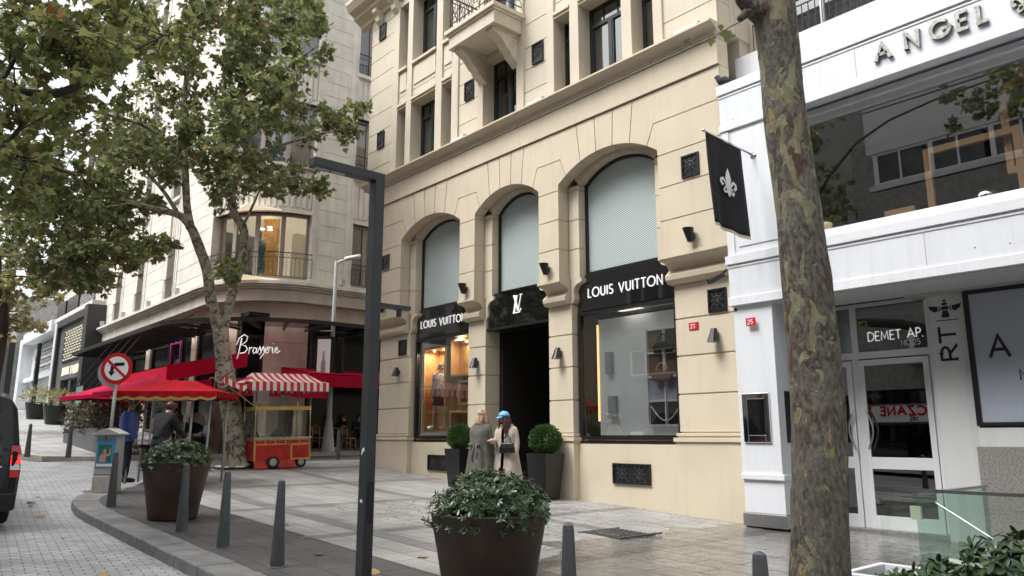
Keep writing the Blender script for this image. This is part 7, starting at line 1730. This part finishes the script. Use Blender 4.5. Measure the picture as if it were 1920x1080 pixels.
# woman in the blue cap
g = gz(-11.5)
rt = person('woman in a light blue cap and open beige trench coat carrying a black handbag', -11.55, 9.92, g, rad(49 - 32))
Pw = Pose(1.7, 2, ra=[(-.22, -.1, -.26), (-.16, -.34, -.24)], la=[(.22, .02, -.28), (.22, -.05, -.54)], head=(-25, 22))
body(Pw, rt); hair(Pw, rt, HAIRD, .36, 30, 1.06); coat(Pw, rt, COATB, .36, 1.03, open_=True, flare=.28); trousers(Pw, rt, CLOTHK, .85); shoes(Pw, rt, CLOTHK); face(Pw, rt)
mb = M(); prof = [(.3, .17, .12), (.6, .17, .12), (.85, .165, .125), (1.05, .15, .115), (1.25, .165, .12), (1.4, .13, .09)]
mb.loft([ringz((0, -.0, z), a, b_, 20, .02) for z, a, b_ in prof]); mb.build('dress', CLOTHK, rt, local=True, smooth=True)
mb = M(); c = Pw.head + Z_ * .045 - Pw.face * .005; rr_ = []
for j in range(7): ph = math.pi / 2 * j / 6; rr_.append([tuple(c + Vector((.113 * math.cos(ph) * math.cos(t), .118 * math.cos(ph) * math.sin(t), .105 * math.sin(ph)))) for t in [2 * math.pi * i / 20 for i in range(20)]])
mb.loft(rr_); f = Pw.face.copy(); f.z = 0; f.normalize(); s_ = f.cross(Z_)
brim = [c + f * .09 + s_ * a for a in (-.085, -.04, 0, .04, .085)]; brim2 = [c + f * b + s_ * a - Z_ * (.035 - .0) for a, b in ((-.085, .12), (-.05, .17), (0, .185), (.05, .17), (.085, .12))]
mb.add(brim + brim2, [(i, i + 1, 6 + i, 5 + i) for i in range(4)]); o = mb.build('cap', CAPB, rt, local=True, smooth=True); s = o.modifiers.new('t', 'SOLIDIFY'); s.thickness = .006
# her bag on the forearm
fx = Matrix.Rotation(rad(49 - 32), 3, 'Z'); bp = fx @ Vector((.12, -.2, 1.02)); bl = Vector((-11.55, 9.92, g)) + bp
root = thing('handbag', 'small glossy black handbag hanging from the capped woman', 'handbag', bl, rad(49 - 32)); mb = M()
mb.loft([[(-.16, -.05, -.1), (.16, -.05, -.1), (.16, .05, -.1), (-.16, .05, -.1)], [(-.15, -.055, 0), (.15, -.055, 0), (.15, .055, 0), (-.15, .055, 0)], [(-.12, -.03, .09), (.12, -.03, .09), (.12, .03, .09), (-.12, .03, .09)]]); mb.build('body', LEATH, root, local=True, bevel=.012)
mb = M(); mb.tube([(.09 * math.cos(t * math.pi / 8), 0, .08 + .15 * math.sin(t * math.pi / 8)) for t in range(9)], .01, 6); mb.build('handle', LEATH, root, local=True, smooth=True); mb = M(); mb.box(-.02, .02, -.058, -.05, .0, .04); mb.build('clasp', STEEL, root, local=True)
# vendor in black
g = gz(-15.9)
rt = person('vendor in a black jacket leaning forward at the red stall, back turned', -15.95, 4.72, gz(-15.9), rad(49 + 160))
Pw = Pose(1.72, 14, la=[(.24, -.16, -.24), (.16, -.42, -.28)], ra=[(-.25, -.1, -.27), (-.2, -.36, -.38)], legs=[(.1, .05), (-.1, -.1)], head=(15, 25))
body(Pw, rt); hair(Pw, rt, HAIRD, 0); top_(Pw, rt, CLOTHK, fat=1.15); trousers(Pw, rt, NAVY, 1.1); shoes(Pw, rt, SHOEW); face(Pw, rt)
root = thing('umbrella', 'folded umbrella with a pale curved handle leaning by the vendor', 'umbrella', (-15.55, 4.75, gz(-15.5))); mb = M(); c = Vector((-15.55, 4.75, gz(-15.5)))
U = Vector((rx, ry, 0)); mb.tube([c + Z_ * .72 - U * .09 , c + Z_ * .86 - U * .09] + [c + Z_ * .86 + U * (-.09 * math.cos(t)) + Z_ * .09 * math.sin(t) for t in [k * .4 for k in range(1, 9)]], .022, 8); mb.build('handle', COATB, root, smooth=True); mb = M(); mb.tube([c, c + Z_ * .3 - U * .05, c + Z_ * .74 - U * .09], [.01, .035, .03], 8); mb.build('canopy', CLOTHK, root, smooth=True)
# blue puffer
rt = person('person in a blue quilted puffer jacket standing behind the utility cabinet', -17.35, 4.5, gz(-17.3), rad(49 + 120))
Pw = Pose(1.76, 2, head=(20, 10)); body(Pw, rt); hair(Pw, rt, HAIRD, 0); trousers(Pw, rt, NAVY, 1.05); shoes(Pw, rt, CLOTHK); face(Pw, rt)
mb = M(); z = .82
rings = []
while z < 1.46:
    t = (z - .82) / .64; a = .2 + .03 * math.sin(t * 3) - max(0, t - .8) * .35; rings.append(ringz((0, 0, z), a, a * .72, 20)); rings.append(ringz((0, 0, z + .03), a + .03, a * .72 + .03, 20)); z += .06
mb.loft(rings)
for n_ in ('l', 'r'):
    S, E0, W0 = Pw.arm[n_]; pts = [S.lerp(E0, i / 8) for i in range(8)] + [E0.lerp(W0, i / 8) for i in range(9)]; mb.tube(pts, [(.085 - .0018 * i) + (.01 if i % 2 else 0) for i in range(17)], 12)
mb.build('puffer_jacket', PUFF, rt, local=True, smooth=True)
# older man behind the cart
p = W(481, 775, 21.6); rt = person('older man with glasses standing behind the striped cart', p.x, p.y, gz(p.x), rad(49 - 50))
Pw = Pose(1.76, 0, head=(-10, 5)); body(Pw, rt); top_(Pw, rt, CLOTHK); trousers(Pw, rt, NAVY); shoes(Pw, rt, CLOTHK); face(Pw, rt); mb = M()
for s in (-1, 1): mb.tube([Pw.head + Pw.face * .095 + Pw.side * (s * .035 + .022 * math.cos(t)) + Z_ * (.01 + .016 * math.sin(t)) for t in [k * .8 for k in range(8)]], .004, 4, closed=True)
mb.build('glasses', BLACKM, rt, local=True)
# café guests, chairs, tables in the shade behind
def chair(label, x, y, rz, first=[None]):
    if first[0]: return dup(first[0], label, (x, y, gz(x)), rz)
    root = thing('cafe_chair', label, 'chair', (x, y, gz(x)), rz, group='rattan café chairs'); first[0] = root
    for sx in (-1, 1):
        for sy in (-1, 1): mb = M(); mb.tube([(sx * .2, sy * .2, 0), (sx * .17, sy * .17, .45)] + ([(sx * .18, .2, .85)] if sy > 0 else []), .014, 6); mb.build('leg', WICK, root, local=True, smooth=True)
    mb = M(); mb.lathe([(.2, .43), (.22, .45), (.2, .47)], (0, 0, 0), 16); mb.build('seat', WICK, root, local=True); mb = M(); mb.tube([(-.18, .2, .6), (-.2, .22, .85), (0, .25, .93), (.2, .22, .85), (.18, .2, .6)], .016, 6)
    for k in range(5): mb.tube([(-.12 + .06 * k, .21, .58), (-.12 + .06 * k, .235, .9)], .006, 4)
    mb.build('backrest', WICK, root, local=True); mb = M()
    for s in (-1, 1): mb.tube([(s * .19, -.19, .15), (s * -.19, .19, .4)], .009, 4)
    mb.build('brace', WICK, root, local=True); return root
def table(label, x, y, first=[None]):
    if first[0]: return dup(first[0], label, (x, y, gz(x)))
    root = thing('cafe_table', label, 'table', (x, y, gz(x)), group='round café tables'); first[0] = root; mb = M(); mb.lathe([(.34, .72), (.35, .735), (.34, .75)], (0, 0, 0), 24); mb.build('table_top', LIGHTG, root, local=True)
    mb = M(); mb.lathe([(.22, 0), (.2, .02), (.025, .05), (.025, .72)], (0, 0, 0), 12); mb.build('stand', BLACKM, root, local=True); return root
SP = [(600, 28.0, 200, 'rattan café chair right of the striped cart'), (655, 28.5, 120, 'rattan café chair behind the grey lamp post'), (560, 28.8, 160, 'rattan café chair seen through the cart glass'), (408, 28.5, 180, 'rattan café chair left of the forked tree'), (352, 28, 150, 'rattan café chair behind the vendor stall')]
for px, d, a, lb in SP: p = W(px, 800, d); chair(lb, p.x, p.y, rad(a))
for px, d, lb in ((622, 29.2, 'round café table behind the lamp post'), (380, 28.8, 'round café table behind the vendor stall poles'), (530, 29.4, 'round café table behind the cart')): p = W(px, 800, d); table(lb, p.x, p.y)
for px, d, a, lb, m_ in ((648, 29.0, 10, 'guest in dark clothes seated right of the lamp post', CLOTHK), (672, 29.5, 60, 'guest in dark blue seated next to the beige store corner', NAVY), (602, 29.6, 80, 'guest in black seated at the table behind the cart', CLOTHK), (333, 28.6, 40, 'guest in grey seated behind the vendor', COATG), (425, 29.2, 0, 'guest in dark clothes seated behind the tree trunk', NAVY)):
    p = W(px, 800, d); rt = person(lb, p.x, p.y, gz(p.x), rad(a), 'seated café guests'); Pw = Pose(1.7, 8, sit=True, la=[(.22, -.12, -.24), (.12, -.34, -.22)], ra=[(-.22, -.12, -.24), (-.1, -.32, -.2)], head=(10, 10)); body(Pw, rt); hair(Pw, rt, HAIRD, .1 if px % 2 else 0); top_(Pw, rt, m_); trousers(Pw, rt, NAVY); shoes(Pw, rt, SHOEW if px == 648 else CLOTHK); face(Pw, rt)
    tmp = M(); tmp.box(-.2, .2, -.2, .2, .4, .44); tmp.tube([(0, 0, 0), (0, 0, .42)], .03, 6); st_ = tmp.build('stool', BLACKM, None, local=True); st_.location = (p.x, p.y, gz(p.x)); st_.rotation_euler = (0, 0, rad(a)); tag(st_, 'dark stool under the ' + lb, 'stool')
# pram by the café
p = W(367, 800, 26.5); root = thing('pram', 'pale hooded pram standing behind the vendor stall poles', 'pram', (p.x, p.y, gz(p.x)), rad(49)); mb = M()
mb.loft([[(-.3 + .02 * i, .35 * math.cos(t), .75 + .33 * math.sin(t)) for t in [k * math.pi / 10 for k in range(11)]] for i in range(2)], caps=False, close=False)
mb.ell((0, .05, .95), (.28, .3, .28), 14, 8); mb.build('hood', COATB, root, local=True, smooth=True); mb = M(); mb.ell((0, -.1, .7), (.25, .4, .2), 14, 8); mb.build('basket', DARK, root, local=True, smooth=True); mb = M()
for s in (-1, 1): mb.tube([(s * .25, .35, .1), (s * .22, 0, .6), (s * .22, .5, 1.05)], .014, 6)
mb.build('frame', STEEL, root, local=True)
for x, y in ((-.25, .35), (.25, .35), (-.25, -.35), (.25, -.35)): mb = M(); mb.tube([(x - .02, y, .11), (x + .02, y, .11)], .11, 14); mb.build('wheel', RUB, root, local=True)
# shop mannequin in the left window
rt = thing('mannequin', 'mannequin in a printed shirt, black skirt and white trainers, left window', 'mannequin', (-16.42, 11.8, 1.78), rad(25))
Pw = Pose(1.72, 0, la=[(.22, .02, -.28), (.24, -.02, -.5)], ra=[(-.22, .02, -.28), (-.24, -.02, -.5)], legs=[(.07, 0), (-.16, -.12)], head=(-15, 0)); body(Pw, rt, MANNQ); hair(Pw, rt, HAIRD, .06, 14, .95); face(Pw, rt); shoes(Pw, rt, SHOEW)
mb = M(); mb.loft([ringz((0, 0, z), a, b_, 20, w_) for z, a, b_, w_ in ((.8, .23, .17, .02), (1.0, .23, .17, .01), (1.25, .22, .15, 0), (1.4, .19, .12, 0), (1.47, .08, .07, 0))])
for n_ in ('l', 'r'): S, E0, W0 = Pw.arm[n_]; mb.tube([S.lerp(Pw.sh, .3), S, S.lerp(E0, .5), E0, E0.lerp(W0, .3)], [.08, .085, .085, .08, .07], 10)
mb.build('printed_shirt', FLORAL, rt, local=True, smooth=True); mb = M(); mb.loft([ringz((0, 0, z), a, b_, 20, .03) for z, a, b_ in ((.62, .24, .18), (.72, .21, .16), (.86, .17, .13))]); mb.build('skirt', CLOTHK, rt, local=True, smooth=True)
